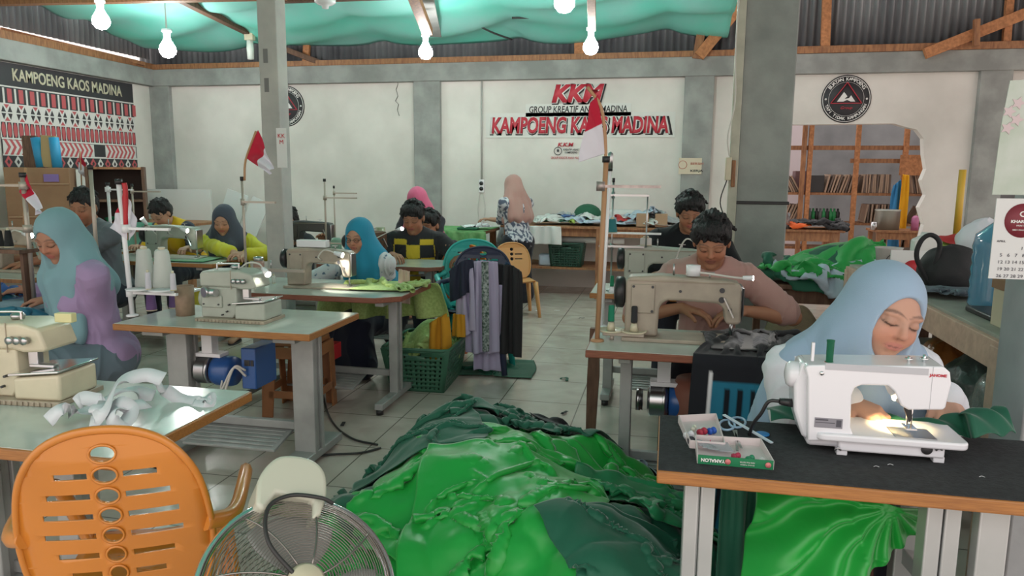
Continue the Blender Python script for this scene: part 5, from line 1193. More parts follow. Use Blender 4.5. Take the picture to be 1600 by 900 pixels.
    def f_tr(C):
        C.ell(SP(0, 0, -.02), npa((.178, .142, .12)) * sc, Rt, .04)
        for i in (0, 1): leg(C, i, .02 + .012 * pants_skirt, .96)
        if pants_skirt:
            for t in (.15, .5, .85, 1):
                a = [legs[i][0] + (legs[i][1] - legs[i][0]) * t for i in (0, 1)]; C.cap(a[0], a[1], .085 * sc, k=.04)
            for t in (.3, .6, .95):
                a = [legs[i][1] + (legs[i][2] - legs[i][1]) * t for i in (0, 1)]; C.cap(a[0], a[1], (.085 + .03 * t) * sc, k=.04)
    clothe('skirt' if pants_skirt else 'trousers', f_tr, trousers, .006, 16, 7)
    for i in (0, 1):
        f = legs[i][2]; q = MB(); q.prism([(f[0] + .045 * math.cos(t * math.pi / 8), f[1] + .055 + .125 * math.sin(t * math.pi / 8)) for t in range(16)], .012, plane='XY', o=.0); q.build('sandal', DKMET, e, bev=.003)
    o = lambda x, y, z: Hc + Rh @ (npa((x, y, z)) * sc)
    if cover is not None:
        col = cover; D_ = drape_ or {}
        def f_hj(C):
            C.ell(o(0, -.018, .03), npa((.088, .108, .1)) * sc, Rh, .02); C.ell(o(0, .012, -.03), npa((.084, .082, .105)) * sc, Rh, .03)
            C.ell(o(0, -.01, -.1), npa((.078, .085, .07)) * sc, Rh, .03); C.cap(o(0, -.01, -.1), neck, .088 * sc, .09 * sc, .03)
            L = D_.get('len', .3); w_ = D_.get('w', .13); fw = D_.get('fwd', .1)
            C.cap(neck + up * .02, SP(.42, 0, fw * .5), .095 * sc, .115 * sc, .05)
            C.cap(SP(.44, -w_, 0), SP(.44, w_, 0), .068 * sc, k=.06)
            for s in (-1, 0, 1): C.cap(SP(.42, s * w_ * .7, fw * .55), SP(.46 - L, s * w_ * D_.get('flare', 1.), fw), .07 * sc, .055 * sc, .05)
            for i in (0, 1): C.cap(o(0, -.03, -.07), sh[i] * .8 + SP(.43) * .2, .085 * sc, .06 * sc, .06)
            for t in (.35, .7, 1.):
                a = [SP(.42, s * w_ * .7, fw * .55) * (1 - t) + SP(.46 - L, s * w_ * D_.get('flare', 1.), fw) * t for s in (-1, 1)]; C.cap(a[0], a[1], (.07 - .015 * t) * sc, k=.04)
                if D_.get('back', 1): a = [SP(.42, s * w_ * .7, -.03) * (1 - t) + SP(.42 - L * .7 * D_.get('back', 1), s * w_ * 1.1, -.06) * t for s in (-1, 1)]; C.cap(a[0], a[1], (.07 - .01 * t) * sc, k=.04)
            if D_.get('back', 1):
                for s in (-1, 0, 1): C.cap(SP(.42, s * w_ * .7, -.03), SP(.42 - L * .7 * D_.get('back', 1), s * w_ * 1.1, -.06), .07 * sc, .06 * sc, .05)
            if D_.get('arms'):
                for i in (0, 1): a, b, c = arms[i]; C.cap(a, a + (b - a) * D_['arms'], .075 * sc, .07 * sc, .05)
            C.ell(o(0, .105, D_.get('oz', -.014)), npa((D_.get('ow', .06), .078, D_.get('oh', .086))) * sc, Rh, .008, True)
        C = Sdf(lo, hi, min(h, .006)); f_hj(C); V, F = C.mesh(); N = vnormals(V, F); q = V - neck; th_ = np.arctan2(q[:, 0], q[:, 1]); r_ = np.hypot(q[:, 0], q[:, 1])
        dn = np.clip((Hc[2] - .02 - V[:, 2]) / .25, 0, 1.2); qh = (V - Hc) @ Rh / sc; far = np.clip((np.hypot(qh[:, 0] / .062, (qh[:, 2] + .014) / .088) - 1.05) / .5, 0, 1) * (qh[:, 1] > 0) + (qh[:, 1] <= 0)
        V = V + N * ((.012 * dn * np.sin(th_ * 9 + 2.5 * snoise(V, 5, 4)) + .009 * ridges(V, 9, 6, (1, 1, .3)) * (.25 + dn)) * far * D_.get('fold', 1.))[:, None]
        meshfrom('hijab', V, F, CLOTHV, e, np.tile(npa(col), (len(V), 1)))
    if hair is not None:
        def f_hr(C):
            C.ell(o(0, -.02, .036), npa((.08, .098, .09)) * sc, Rh, .02); C.ell(o(0, -.035, -.01), npa((.076, .075, .07)) * sc, Rh, .02)
            if hair != 'crop':
                C.ell(o(0, .045, .085), npa((.062, .045, .035)) * sc, Rh, .02)
                for s in (-1, 1): C.ell(o(s * .062, .01, .05), npa((.025, .05, .05)) * sc, Rh, .02)
            rr_ = random.Random(5)
            for _ in range(70 if hair != 'crop' else 40):
                a_, b_ = rr_.uniform(0, 6.28), rr_.uniform(0, 1.25 if hair != 'crop' else 1.0); dx, dy, dz = math.sin(b_) * math.cos(a_), math.sin(b_) * math.sin(a_), math.cos(b_)
                p_ = npa((dx * .079, -.02 + dy * .097, .036 + dz * .09)); t_ = npa((dx * .5 + rr_.uniform(-.5, .5), dy * .5 + .25, -.9 * math.sin(b_) + .1)); t_ = t_ / np.linalg.norm(t_)
                C.cap(o(*p_), o(*(p_ * 1.03 + t_ * .04)), .0125 * sc, .004 * sc, .004)
            C.ell(o(0, .11, -.035), npa((.074, .085, .092 if hair != 'crop' else .105)) * sc, Rh, .008, True)
            for s in (-1, 1): C.ell(o(s * .085, .02, -.03), npa((.03, .035, .045)) * sc, Rh, .008, True)
        C = Sdf(lo, hi, min(h, .006)); f_hr(C); V, F = C.mesh(); N = vnormals(V, F); qh = (V - Hc) @ Rh
        V = V + N * (.005 * ridges(qh, 60, 3, (1, .6, .25)) + .004 * snoise(qh, 28, 8) + .004 * ridges(qh, 30, 5, (1, .4, .4)))[:, None]
        meshfrom('hair', V, F, HAIR, e)
    if glasses:
        mb = MB()
        for s in (-1, 1):
            mb.tube([Vector(o(s * .032 + .02 * math.cos(t * math.pi / 8), .1 - .006 * abs(math.cos(t * math.pi / 8)), .002 + .015 * math.sin(t * math.pi / 8))) for t in range(16)], .0016, 6, closed=True); mb.tube([Vector(o(s * .052, .095, .006)), Vector(o(s * .076, .0, .006))], .0014, 6)
        mb.tube([Vector(o(-.012, .102, .006)), Vector(o(.012, .102, .006))], .0014, 6); mb.build('glasses', BLACK, e)
    return e, dict(o=o, Rh=Rh, Hc=Hc, SP=SP, loc=loc, Rz=Rz_, arms=arms, e=e, P0=P0)
HX = lambda px, py, Y: tuple(aty(px, py, Y))
SK1, SK2, SK3 = (.43, .22, .14), (.36, .17, .1), (.5, .28, .19)

# girl in the pale blue hijab at the white machine
figure('girl in a pale blue hijab and white blouse bending over the white machine', HX(1379, 489, 2.07), 192, lean=24, nod=12, turn=6, tilt=-14, sc=1.05, h=.0042, skin=(.52, .3, .22), lips=(.5, .2, .18), shirt=(.68, .7, .76), sleeve=2., trousers=(.02, .022, .035), cover=(.31, .43, .57),
       wide=1.0, drape_=dict(len=.36, w=.13, fwd=.1, flare=1.1, arms=0, ow=.064, oh=.092), hands=[tuple(at(1478, 632, .86) + Vector((.02, .06, .0))), tuple(at(1345, 632, .86) + Vector((-.03, .04, 0)))], hdir=[(-.35, -.9, -.22), (.65, -.6, -.2)], palm=[(-.1, .1, -1), (.1, .1, -1)], curl=(16, 30, 22), pole=(.35, -.3, -.8), lap=.3)
# man in the pink T-shirt
p0, p1 = at(1075, 492, TZ + .04), at(1165, 497, TZ + .04)
figure('man in a faded pink T-shirt with black fringe sewing behind the beige machine', HX(1112, 377, 3.72), 180, lean=14, nod=27, turn=-4, sc=1.08, wide=.86, h=.0055, fem=False, skin=(.42, .2, .12), shirt=(.46, .28, .25), sleeve=.85, trousers=(.03, .03, .04), hair='fringe',
       hands=[(p1.x + .0, p1.y + .09, TZ + .06), (p0.x - .03, p0.y + .08, TZ + .06)], hdir=[(-.9, -.35, -.1), (.9, -.35, -.1)], pole=(.55, .1, -.8), lips=(.3, .11, .09))
figure('man in a black T-shirt with black hair behind the man in pink', HX(1078, 332, 5.15), 178, lean=14, nod=22, turn=6, sc=1.1, h=.007, fem=False, skin=SK2, shirt=(.012, .013, .016), sleeve=.85, hair='fringe', hands=[(.4, 4.85, TZ + .06), (.05, 4.82, TZ + .06)])
# woman in the teal hijab, turned to the left
figure('woman in a teal hijab and lilac blouse sewing blue cloth at the left', HX(92, 370, 3.12), 150, lean=10, nod=26, turn=26, sc=1.08, h=.0055, skin=(.4, .2, .13), shirt=(.36, .26, .44), sleeve=1.72, trousers=(.14, .19, .23), pants_skirt=True, cover=(.21, .36, .41), wide=1.1,
       drape_=dict(len=.27, w=.07, fwd=.1, back=.3), hands=[tuple(at(82, 466, TZ + .06)), tuple(at(40, 452, TZ + .06))], hdir=[(-.9, -.4, -.1), (-.9, -.3, -.1)], pole=(.5, -.4, -.6))
figure('man with short dark hair in a grey T-shirt looking down to the left', HX(131, 324, 4.85), 168, lean=12, nod=16, turn=24, sc=1.12, h=.008, fem=False, skin=SK2, shirt=(.12, .14, .16), sleeve=.8, hair='crop', hands=[(-4.55, 4.5, TZ + .06), (-4.75, 4.45, TZ + .06)], beard=.3)
def vest(q):
    c = np.tile(npa((.7, .42, .02)), (len(q), 1)); c[np.abs(q[:, 0]) > .15] = (.03, .035, .06); return c
figure('woman with dark hair in a yellow and navy top bending over a machine', HX(252, 333, 5.98), 172, lean=30, nod=38, sc=1.02, h=.009, skin=SK3, shirt=(.7, .42, .02), sleeve=.9, hair='crop', hands=[(-4.1, 5.7, TZ + .06), (-4.6, 5.7, TZ + .06)], shirtfn=vest, cover=None)
p0, p1 = at(336, 408, TZ + .04), at(368, 400, TZ + .04)
figure('woman in a dark grey hijab with yellow sleeves at the green cloth', HX(350, 345, 5.78), 195, lean=12, nod=18, sc=1.08, h=.008, skin=SK3, shirt=(.62, .56, .04), sleeve=1.75, trousers=(.5, .45, .05), cover=(.07, .08, .11), drape_=dict(len=.42, w=.1, fwd=.11, back=0), hands=[(p1.x + .03, 5.5, TZ + .05), (p0.x, 5.42, TZ + .05)], pole=(1, 0, -.3))
figure('man in a dark grey shirt half hidden behind the slim post', HX(448, 345, 6.9), 150, lean=12, nod=20, sc=1.15, h=.009, fem=False, skin=SK2, shirt=(.03, .034, .04), sleeve=.9, hair='crop', hands=[(-3.25, 6.6, TZ + .05), (-3.6, 6.6, TZ + .05)])
def flor(q):
    c = np.tile(npa((.66, .68, .72)), (len(q), 1)); n_ = snoise(q, 55, 5); c[n_ > .55] = (.12, .2, .3); c[n_ < -.75] = (.35, .38, .45); return c
p0 = at(562, 413, TZ + .05)
figure('woman with glasses in a bright blue hijab and white patterned blouse', HX(561, 370, 4.92), 160, lean=20, nod=12, turn=14, sc=1.05, h=.006, skin=(.5, .27, .18), shirt=(.66, .68, .72), sleeve=1.6, trousers=(.012, .015, .03), pants_skirt=True, cover=(.03, .27, .43), glasses=True, drape_=dict(len=.27, w=.09, fwd=.12, back=1),
       hands=[tuple(p0 + Vector((.02, .02, 0))), tuple(p0 + Vector((-.16, .06, 0)))], hdir=[(-.9, -.3, -.2), (-.3, -.9, -.2)], shirtfn=flor, pole=(1, 0, -.4))
def check(q):
    c = np.tile(npa((.028, .028, .032)), (len(q), 1)); i = np.floor((q[:, 0] + .05) / .1).astype(int); j = np.floor((q[:, 2] - .02) / .1).astype(int)
    m = (np.abs(q[:, 0]) < .155) & (q[:, 2] < .46) & ((i + j) % 2 == 1); c[m] = (.62, .46, .04); b = (q[:, 2] > .18) & (q[:, 2] < .195) & (np.abs(q[:, 0]) < .155); c[b] = (.45, .45, .42); return c
figure('man in a black and yellow checkered jersey at the middle table', HX(646, 340, 6.0), 186, lean=6, nod=22, turn=-4, sc=1.14, h=.007, fem=False, skin=SK2, shirt=(.05, .05, .05), sleeve=.8, hair='fringe', hands=[(-1.6, 5.75, TZ + .08), (-2.2, 5.7, TZ + .06)], hdir=[(-.4, -.8, -.2), (.6, -.6, 0)], shirtfn=check, pole=(.7, .0, -.7))
figure('man in a black shirt seated just behind the checkered jersey', HX(670, 352, 6.6), 170, lean=4, nod=15, sc=1.15, h=.009, fem=False, skin=SK2, shirt=(.02, .021, .024), sleeve=.85, hair='fringe', hands=[(-1.8, 6.2, TZ + .06), (-2.3, 6.2, TZ + .06)])
figure('woman in a bright pink hijab seated behind the two men', HX(652, 315, 7.3), 168, lean=6, nod=28, sc=1.15, h=.009, skin=SK1, shirt=(.03, .03, .04), sleeve=1.7, cover=(.62, .13, .24), drape_=dict(len=.22, w=.1, fwd=.08))
def batik(q):
    c = np.tile(npa((.55, .56, .6)), (len(q), 1)); c[snoise(q, 60, 9) > .05] = (.09, .11, .16); return c
figure('woman standing at the back in a dusty pink hijab, batik blouse and long black skirt', HX(801, 291, 8.2), 50, lean=5, nod=14, sc=1.02, h=.009, skin=SK3, shirt=(.5, .5, .55), sleeve=1.6, trousers=(.012, .013, .02), pants_skirt=True, stand=True, cover=(.42, .25, .22), drape_=dict(len=.2, w=.08, fwd=.05), shirtfn=batik,
       hands=[(-1.88, 8.5, .95), (-2.0, 8.35, .93)])

# ================= CHAIRS, STOOLS, BASKET, FAN =================
def plastic_back(w, h, holes, m, bend, parent, name='backrest', th=.004, cuts=14, outline=None):
    """flat outline with cut-outs, bent into the shell of a plastic chair back"""
    cu = bpy.data.curves.new(name, 'CURVE'); cu.dimensions = '2D'; cu.fill_mode = 'BOTH'
    for pts in [outline] + holes:
        sp = cu.splines.new('POLY'); sp.points.add(len(pts) - 1); sp.use_cyclic_u = True
        for i, p in enumerate(pts): sp.points[i].co = (p[0], p[1], 0, 1)
    o = bpy.data.objects.new(name, cu); COL.objects.link(o); me = bpy.data.meshes.new_from_object(o); bpy.data.objects.remove(o)
    bm = bmesh.new(); bm.from_mesh(me)
    bmesh.ops.remove_doubles(bm, verts=bm.verts, dist=1e-5)
    for i in range(1, cuts):
        for co, no in (((-w / 2 + w * i / cuts, 0, 0), (1, 0, 0)), ((0, h * i / cuts, 0), (0, 1, 0))):
            bmesh.ops.bisect_plane(bm, geom=bm.verts[:] + bm.edges[:] + bm.faces[:], plane_co=co, plane_no=no, dist=1e-6)
    for v in bm.verts: v.co = bend(v.co.x, v.co.y)
    bm.to_mesh(me); bm.free(); me.materials.clear(); me.materials.append(m)
    ob = link(name, me, parent); s = ob.modifiers.new('thickness', 'SOLIDIFY'); s.thickness = th; s.offset = 0
    me.polygons.foreach_set('use_smooth', [True] * len(me.polygons)); return ob
def oval(cx, cy, rx, ry, n=24): return [(cx + rx * math.cos(2 * math.pi * k / n), cy + ry * math.sin(2 * math.pi * k / n)) for k in range(n)]
def bar(x0, x1, y, t=.007): return [(x0, y - t), (x1, y - t), (x1, y + t), (x0, y + t)]
ORP = mat('orange_plastic', (.62, .22, .03), .28, coat=.4, var=.12, vs=4)
def plastic_chair(loc, rz, m, label, sc=1., arms=True, big=False, group=None, slots=True):
    e = empty('plastic_chair', loc, rz, label, 'chair', group); e.scale = (sc, sc, sc)
    W_, H_ = .44, .44
    out = [(-.15, 0), (-.205, .06), (-.225, .15), (-.222, .24), (-.2, .33), (-.15, .4), (-.08, .435), (0, .445), (.08, .435), (.15, .4), (.2, .33), (.222, .24), (.225, .15), (.205, .06), (.15, 0)]
    out = [(p.x, p.y) for p in spline([Vector((a, b, 0)) for a, b in out], 4)]
    holes = []
    for i in range(8):
        y = .395 - i * .048; k = 1 - i * .05; holes.append(oval(0, y, .027 * k, .0165))
        if 1 <= i: L = [0, .115, .14, .155, .16, .135, .11, .1][i]; holes += [bar(-L, -.04, y + .004 * 0), bar(.04, L, y)]
    if not slots: holes = [oval(0, .36, .02, .02), oval(0, .3, .02, .02), oval(0, .24, .02, .02), bar(-.13, -.04, .3), bar(-.13, -.04, .24)]
    bend = lambda x, y: Vector((x, -.2 - y * .22 + .35 * (x * x) * 1.6 + .25 * max(y - .38, 0), .42 + y * .97))
    bk = plastic_back(W_, H_ + .01, holes, m, bend, e, outline=out)
    rim = [bend(p[0], p[1]) for p in out]; MB().tube(rim, .009, 8).build('rim', m, bk)
    if slots:
        for i in range(8): MB().tube([bend(*p) + Vector((0, -.004, 0)) for p in oval(0, .395 - i * .048, .03 * (1 - i * .05), .019, 20)], .0028, 6, closed=True).build('hole_rim', m, bk)
    seat = [(p[0], p[1]) for p in rrect(.43, .42, .09, 6)]
    sb = plastic_back(.45, .22, [oval(0, 0, .02, .02)] + [bar(-.1, .1, -.1 + .05 * k, .005) for k in (0, 1, 3, 4)], m, lambda x, y: Vector((x, y - .0, .42 - .25 * (.2 - abs(x)) * (abs(x) < .2) * .25 + .02 * (y > .18))), e, 'seat', outline=seat)
    for sx in (-1, 1):
        for sy in (-1, 1):
            a = Vector((sx * .19, sy * .18, .42)); b = Vector((sx * .235, sy * .23, 0)); mb = MB(); mb.tube([a, a * .5 + b * .5 + Vector((0, 0, 0)), b], [.032, .026, .02], 8); mb.build('leg', m, e)
        if arms:
            mb = MB().tube(spline([bend(sx * .21, .2), (sx * .27, -.15, .6), (sx * .28, .0, .61), (sx * .27, .15, .59), (sx * .24, .19, .5), (sx * .2, .19, .42)], 6), .02, 8); mb.build('armrest', m, e)
    return e
# near orange chair, its back towards us
_p = aty(150, 850, 1.18)
OC = plastic_chair((-1.25, 1.5, .0), R(26), ORP, 'large orange slatted plastic chair in the left foreground seen from behind', 1.0, arms=True); OC.scale = (.86, .95, 1.06)
plastic_chair((-1.5, 7.4, 0), R(205), mat('faded_orange_plastic', (.62, .32, .12), .35), 'faded orange plastic chair with round holes in front of the standing woman', .86, arms=False, slots=False)
TQ = mat('turquoise_plastic', (.03, .42, .38), .4); NV = mat('navy_plastic', (.02, .028, .07), .4); OR2 = mat('bright_orange_plastic', (.75, .18, .02), .4)
plastic_chair((-1.42, 5.45, 0), R(200), TQ, 'turquoise plastic armchair covered with hung clothes', 1.08)
plastic_chair((-1.35, 5.2, 0.02), R(185), NV, 'navy plastic armchair in the same stack as the turquoise one', 1.02)
plastic_chair((-1.75, 5.9, 0), R(170), OR2, 'bright orange plastic chair beside the turquoise one', .98, arms=False)
# clothes on the stacked chairs
def shirtcol(P): n_, m_, _ = P.shape; return np.tile(npa((.5, .47, .62)), (n_ * m_, 1))
LIL = mat('lilac_cloth', (.46, .42, .6), .8, sheen=.1); SAR = mat('leafy_print', (.03, .07, .05), .8, vs=60, col2=(.4, .45, .45))
C_ = lambda px, py, Y: aty(px, py, Y)
hang('lilac_shirt', [C_(728, 412, 4.95), C_(752, 407, 4.9), C_(778, 409, 4.95)], .5, LIL, 26, 30, 'lilac shirt hanging over the arm of the turquoise chair', 'clothing', 31, .7, 50)
hang('lilac_sleeve_cloth', [C_(712, 440, 4.9), C_(728, 425, 4.9), C_(740, 418, 4.88)], .34, LIL, 16, 22, 'lilac garment with flared sleeve left of the hanging lilac shirt', 'clothing', 32, .7, 50)
hang('lilac_trousers', [C_(742, 440, 4.98), C_(786, 445, 5.0)], .5, LIL, 16, 26, 'long lilac garment hanging lowest on the stacked chairs', 'clothing', 33, .75, 50)
hang('printed_scarf', [C_(752, 409, 4.86), C_(763, 409, 4.86)], .5, SAR, 10, 26, 'narrow leafy printed scarf hanging between the lilac garments', 'clothing', 34, .7, 50)
hang('black_trousers', [C_(772, 412, 5.0), C_(800, 415, 5.0), C_(815, 425, 5.0)], .5, BLK, 20, 26, 'black trousers hanging on the right of the stacked chairs', 'clothing', 35, .6, 50)
hang('blue_jeans', [C_(790, 408, 5.05), C_(812, 422, 5.05)], .12, mat('denim', (.03, .07, .13), .85), 12, 10, 'blue denim piece hanging on the stacked chairs under the orange chair back', 'clothing', 36, .7, 40)
hang('navy_cloth', [C_(700, 425, 4.88), C_(722, 408, 4.85), C_(738, 405, 4.9)], .2, NAVY, 16, 14, 'navy cloth over the left arm of the stacked chairs', 'clothing', 37, .8, 40)
YLW = mat('mustard_cloth', (.62, .3, .015), .8, sheen=.1)
hang('mustard_cloth', [C_(670, 505, 4.68), C_(700, 488, 4.68)], .24, YLW, 14, 16, 'mustard cloth hanging over the rim of the green basket', 'cloth', 38, .65, 40)
hang('mustard_cloth', [C_(708, 490, 4.85), C_(726, 492, 4.85)], .14, YLW, 12, 12, 'mustard cloth end right of the navy chair leg', 'cloth', 39, .7, 40)
hb = HF(-2.0, -.8, 4.6, 6.0, .02)
tag(crumple(-1.2, 5.2, .7, .5, .2, hb, SGD, 'green_cloth', n=30, comp=.62, seed=81, th=.01, steps=50, crease=.01), 'dark green cloth lying on the floor under the stacked chairs', 'cloth')
# green laundry basket
BG = mat('basket_green', (.04, .14, .085), .45)
b = empty('laundry_basket', (-1.6, 4.78, 0), R(3), 'dark green perforated plastic laundry basket in the aisle', 'basket')
def basket(e, w0, d0, w1, d1, h, m):
    def wall(a0, a1, b0, b1, nm, grip):
        A0, A1, B0, B1 = map(Vector, (a0, a1, b0, b1)); W_ = 1.; nx, nz = 11, 8; holes = []
        for i in range(nx):
            for j in range(nz):
                if grip and j == nz - 1 and 3 < i < 7: continue
                x = -.4 + .8 * i / (nx - 1); y = .1 + .72 * j / (nz - 1); holes.append([(x - .013, y - .028), (x + .013, y - .028), (x + .013, y + .028), (x - .013, y + .028)])
        if grip: holes.append(rrect(.2, .07, .03, 3, 0, .89))
        f = lambda x, y: (A0 * (.5 - x) + A1 * (.5 + x)) * (1 - y) + (B0 * (.5 - x) + B1 * (.5 + x)) * y
        plastic_back(1, 1, holes, m, f, e, nm, th=.004, cuts=2, outline=[(-.5, 0), (.5, 0), (.5, 1), (-.5, 1)])
    c0 = [(-w0 / 2, -d0 / 2, 0), (w0 / 2, -d0 / 2, 0), (w0 / 2, d0 / 2, 0), (-w0 / 2, d0 / 2, 0)]; c1 = [(-w1 / 2, -d1 / 2, h), (w1 / 2, -d1 / 2, h), (w1 / 2, d1 / 2, h), (-w1 / 2, d1 / 2, h)]
    for i in range(4): wall(c0[i], c0[(i + 1) % 4], c1[i], c1[(i + 1) % 4], 'side_wall', i % 2 == 0)
    MB().b2((-w0 / 2, -d0 / 2, 0), (w0 / 2, d0 / 2, .006)).build('bottom', m, e)
    r = [Vector(p) for p in c1]; pts = []
    for i in range(4):
        a, q, c = r[i - 1], r[i], r[(i + 1) % 4]; pts += [q + (a - q).normalized() * .05, q * 1.0 + ((a - q).normalized() + (c - q).normalized()) * .012, q + (c - q).normalized() * .05]
    MB().tube(pts, .011, 8, closed=True).build('rim', m, e)
basket(b, .36, .5, .46, .62, .3, BG)
hb = HF(-2.1, -1.1, 4.2, 5.4, .02); hb.mound(-1.62, 4.95, .2, .24, .4, .5)
o = crumple(-1.62, 4.95, .75, .65, .3, hb, LIME, 'batik_cloth', n=34, comp=.55, seed=83, th=.01, steps=50, crease=.02); tag(o, 'lime green batik cloth piled in the laundry basket', 'cloth')
# brown plastic stool behind the table
def stool(loc, rz, m, label, h=.46, w=.3):
    e = empty('plastic_stool', loc, rz, label, 'stool'); t = .125; f = .17
    MB().prism(rrect(w, w, .04), .03, plane='XY', o=h - .03).build('seat', m, e, bev=.006)
    for k in range(4):
        q = Matrix.Rotation(math.pi / 2 * k, 4, 'Z')
        mb = MB(); mb.prism([(-f, 0), (-f + .07, 0), (-t + .055, h - .1), (t - .055, h - .1), (f - .07, 0), (f, 0), (t + .01, h - .03), (-t - .01, h - .03)], .012, M=q, o=-f + .0)
        # lean each side inwards at the top
        for v in mb.v:
            s_ = 1 - .18 * v.z / h; v.x *= 1; v.y *= 1
        mb.build('side_panel', m, e, bev=.004)
        MB().b2((-f + .05, -f, .12), (f - .05, -f + .012, .165), M=q).build('rail', m, e, bev=.003)
    return e
STB = mat('brown_plastic', (.36, .15, .06), .45, var=.15, vs=6)
q = at(455, 650, 0); stool((q.x, q.y + .12, 0), R(4), STB, 'brown plastic stool behind the white overlock table')
stool((-3.0, 3.0, 0), R(10), mat('dark_brown_plastic', (.12, .07, .05), .5), 'dark stool under the woman in the teal hijab', .47, .34)
o = stool((.62, 2.3, 0), 0, mat('red_brown_stool', (.22, .1, .07), .5), 'red-brown stool under the girl in the pale blue hijab', .46)
# brown barrel-like stand under T4
q = at(1078, 640, 0); o = MB().lathe([(0, 0), (.12, 0), (.115, .3), (.125, .48), (.1, .54), (0, .54)]).build('red_brown_drum', mat('terracotta', (.24, .09, .06), .6, var=.25, vs=4)); o.location = (.17, 3.3, 0)
tag(o, 'red-brown round drum under the table of the man in pink', 'drum')
o = MB().prism([(-.03, 0), (.02, 0), (.035, .35), (.03, .62), (-.02, .62), (-.03, .35)], .04, plane='XZ').build('wooden_prop', WOODD); q = at(925, 590, 0); o.location = (q.x + .12, 3.9, 0)
tag(o, 'dark wooden prop standing left behind the table of the man in pink', 'prop')

# ---------------- big standing fan lying back ----------------
FC = aty(468, 925, 1.27); 
fan = empty('pedestal_fan', (FC.x, FC.y, 0), 0, 'big chrome wire fan tilted back in the foreground beside the orange chair', 'fan')
nrm = Vector((.1, -.35, 1)).normalized(); tcam = (CAM - FC).normalized(); nrm = (tcam * .72 + Vector((.25, .35, .45)) * .5).normalized()
z = nrm; x = Vector((1, 0, 0)); x = (x - z * x.dot(z)).normalized(); y = z.cross(x); FM = Matrix((x, y, z)).transposed().to_4x4(); FM.translation = Vector((0, 0, FC.z)); fr = .198
circ = lambda r, zz, n=64: [FM @ Vector((r * math.cos(2 * math.pi * k / n), r * math.sin(2 * math.pi * k / n), zz)) for k in range(n)]
cg = MB().tube(circ(fr, 0), .0085, 10, closed=True).build('outer_ring', CHROME, fan)
MB().tube(circ(fr * 1.0, -.02), .005, 8, closed=True).build('rear_ring', CHROME, fan)
WIRE = mat('fan_wire', (.3, .27, .25), .3, .9)
fz = lambda r: .055 * math.sqrt(max(0, 1 - (r / fr) ** 2))
mb = MB()
for i in range(27): r = fr * (.2 + .8 * i / 27); mb.tube(circ(r, fz(r), 56), .0011, 4, closed=True)
mb.build('front_rings', WIRE, fan)
for k in range(8): MB().tube([FM @ Vector((r * math.cos(k * math.pi / 4 + .0 + r * 1.5), r * math.sin(k * math.pi / 4 + r * 1.5), fz(r) + .001)) for r in np.linspace(fr * .18, fr, 10)], .0022, 6).build('front_spoke', WIRE, fan)
mb = MB()
for i in range(16): r = fr * (.25 + .75 * i / 16); mb.tube(circ(r, -fz(r) * 1.6 - .02, 48), .0012, 4, closed=True)
mb.build('rear_rings', WIRE, fan)
MB().lathe([(0, .0), (.03, .0), (.038, -.01), (.036, -.02), (0, -.02)], (0, 0, fz(0) + .012), M=FM).build('front_badge', CREAM, fan)
MB().lathe([(0, 0), (.04, 0), (.045, -.03), (0, -.04)], (0, 0, .02), M=FM).build('hub', DKMET, fan)
for k in range(3):
    P = np.zeros((8, 8, 3))
    for i in range(8):
        for j in range(8):
            r = .035 + (fr * .82 - .035) * i / 7; a = k * 2 * math.pi / 3 + (j / 7 - .5) * (1.15 + .3 * math.sin(i * .4)); P[i, j] = FM @ Vector((r * math.cos(a), r * math.sin(a), -.005 + .035 * (j / 7 - .5)))
    clothmesh('blade', P, mat('smoky_blade', (.3, .3, .28), .3, spec=.6), fan, th=.002, up=1)
# cream housing clipped over the ring and its cable
top = Vector((-.035, fr * .96, .0)); a = .0
hp = MB(); prof = [(-.062, -.05), (-.068, .0), (-.055, .04), (-.03, .062), (.02, .066), (.052, .045), (.064, .0), (.06, -.045), (.045, -.06), (.042, -.02), (-.03, -.02), (-.045, -.06)]
prof = [(v.x, v.y) for v in spline([Vector((a, b, 0)) for a, b in prof[:8]], 4)] + prof[8:]
hp.prism(prof, .1, M=FM @ Matrix.Translation((-.1, fr * .93, .0)) @ Matrix.Rotation(R(12), 4, 'Z') @ Matrix.Scale(1.12, 4), plane='XY', o=-.06)
hp.build('switch_housing', mat('aged_cream_plastic', (.55, .56, .46), .35, coat=.3), fan, bev=.016, seg=4)
MB().tube(spline([FM @ Vector(p) for p in ((-.01, fr * .9, .05), (-.04, fr * .88, .06), (-.1, fr * .8, .05), (-.13, fr * .55, .06), (-.1, fr * .2, .07), (-.02, 0, .06))], 8), .0045, 8).build('cable', CORDB, fan)
MB().tube([Vector((0, .06, FC.z - .06)), Vector((0, .1, .3)), Vector((0, .1, .03))], [.02, .018, .022], 12).lathe([(0, 0), (.17, 0), (.16, .02), (.04, .035), (0, .035)], (0, .1, 0)).build('stand', DKMET, fan)
MB().tube([FM @ Vector((0, 0, -.02)), Vector((0, .05, FC.z - .04))], .045, 14).build('motor', CREAM, fan)
# cables on the floor
for i, (pts, z_, m, lab) in enumerate([([(495, 560), (505, 620), (520, 660), (550, 685), (590, 695)], None, CORDB, 'dark cable running from the overlock table to the heap of cloth'), ([(300, 570), (360, 575), (420, 555), (470, 548)], None, CORDB, 'dark cable on the floor behind the white overlock table'), ([(430, 730), (500, 712), (560, 708), (595, 700)], None, CORDB, 'grey cable lying on the floor left of the heap')]):
    o = MB().tube(spline([at(x_, y_, .008) for x_, y_ in pts], 8), .006, 6).build('floor_cable', m); tag(o, lab, 'cable')

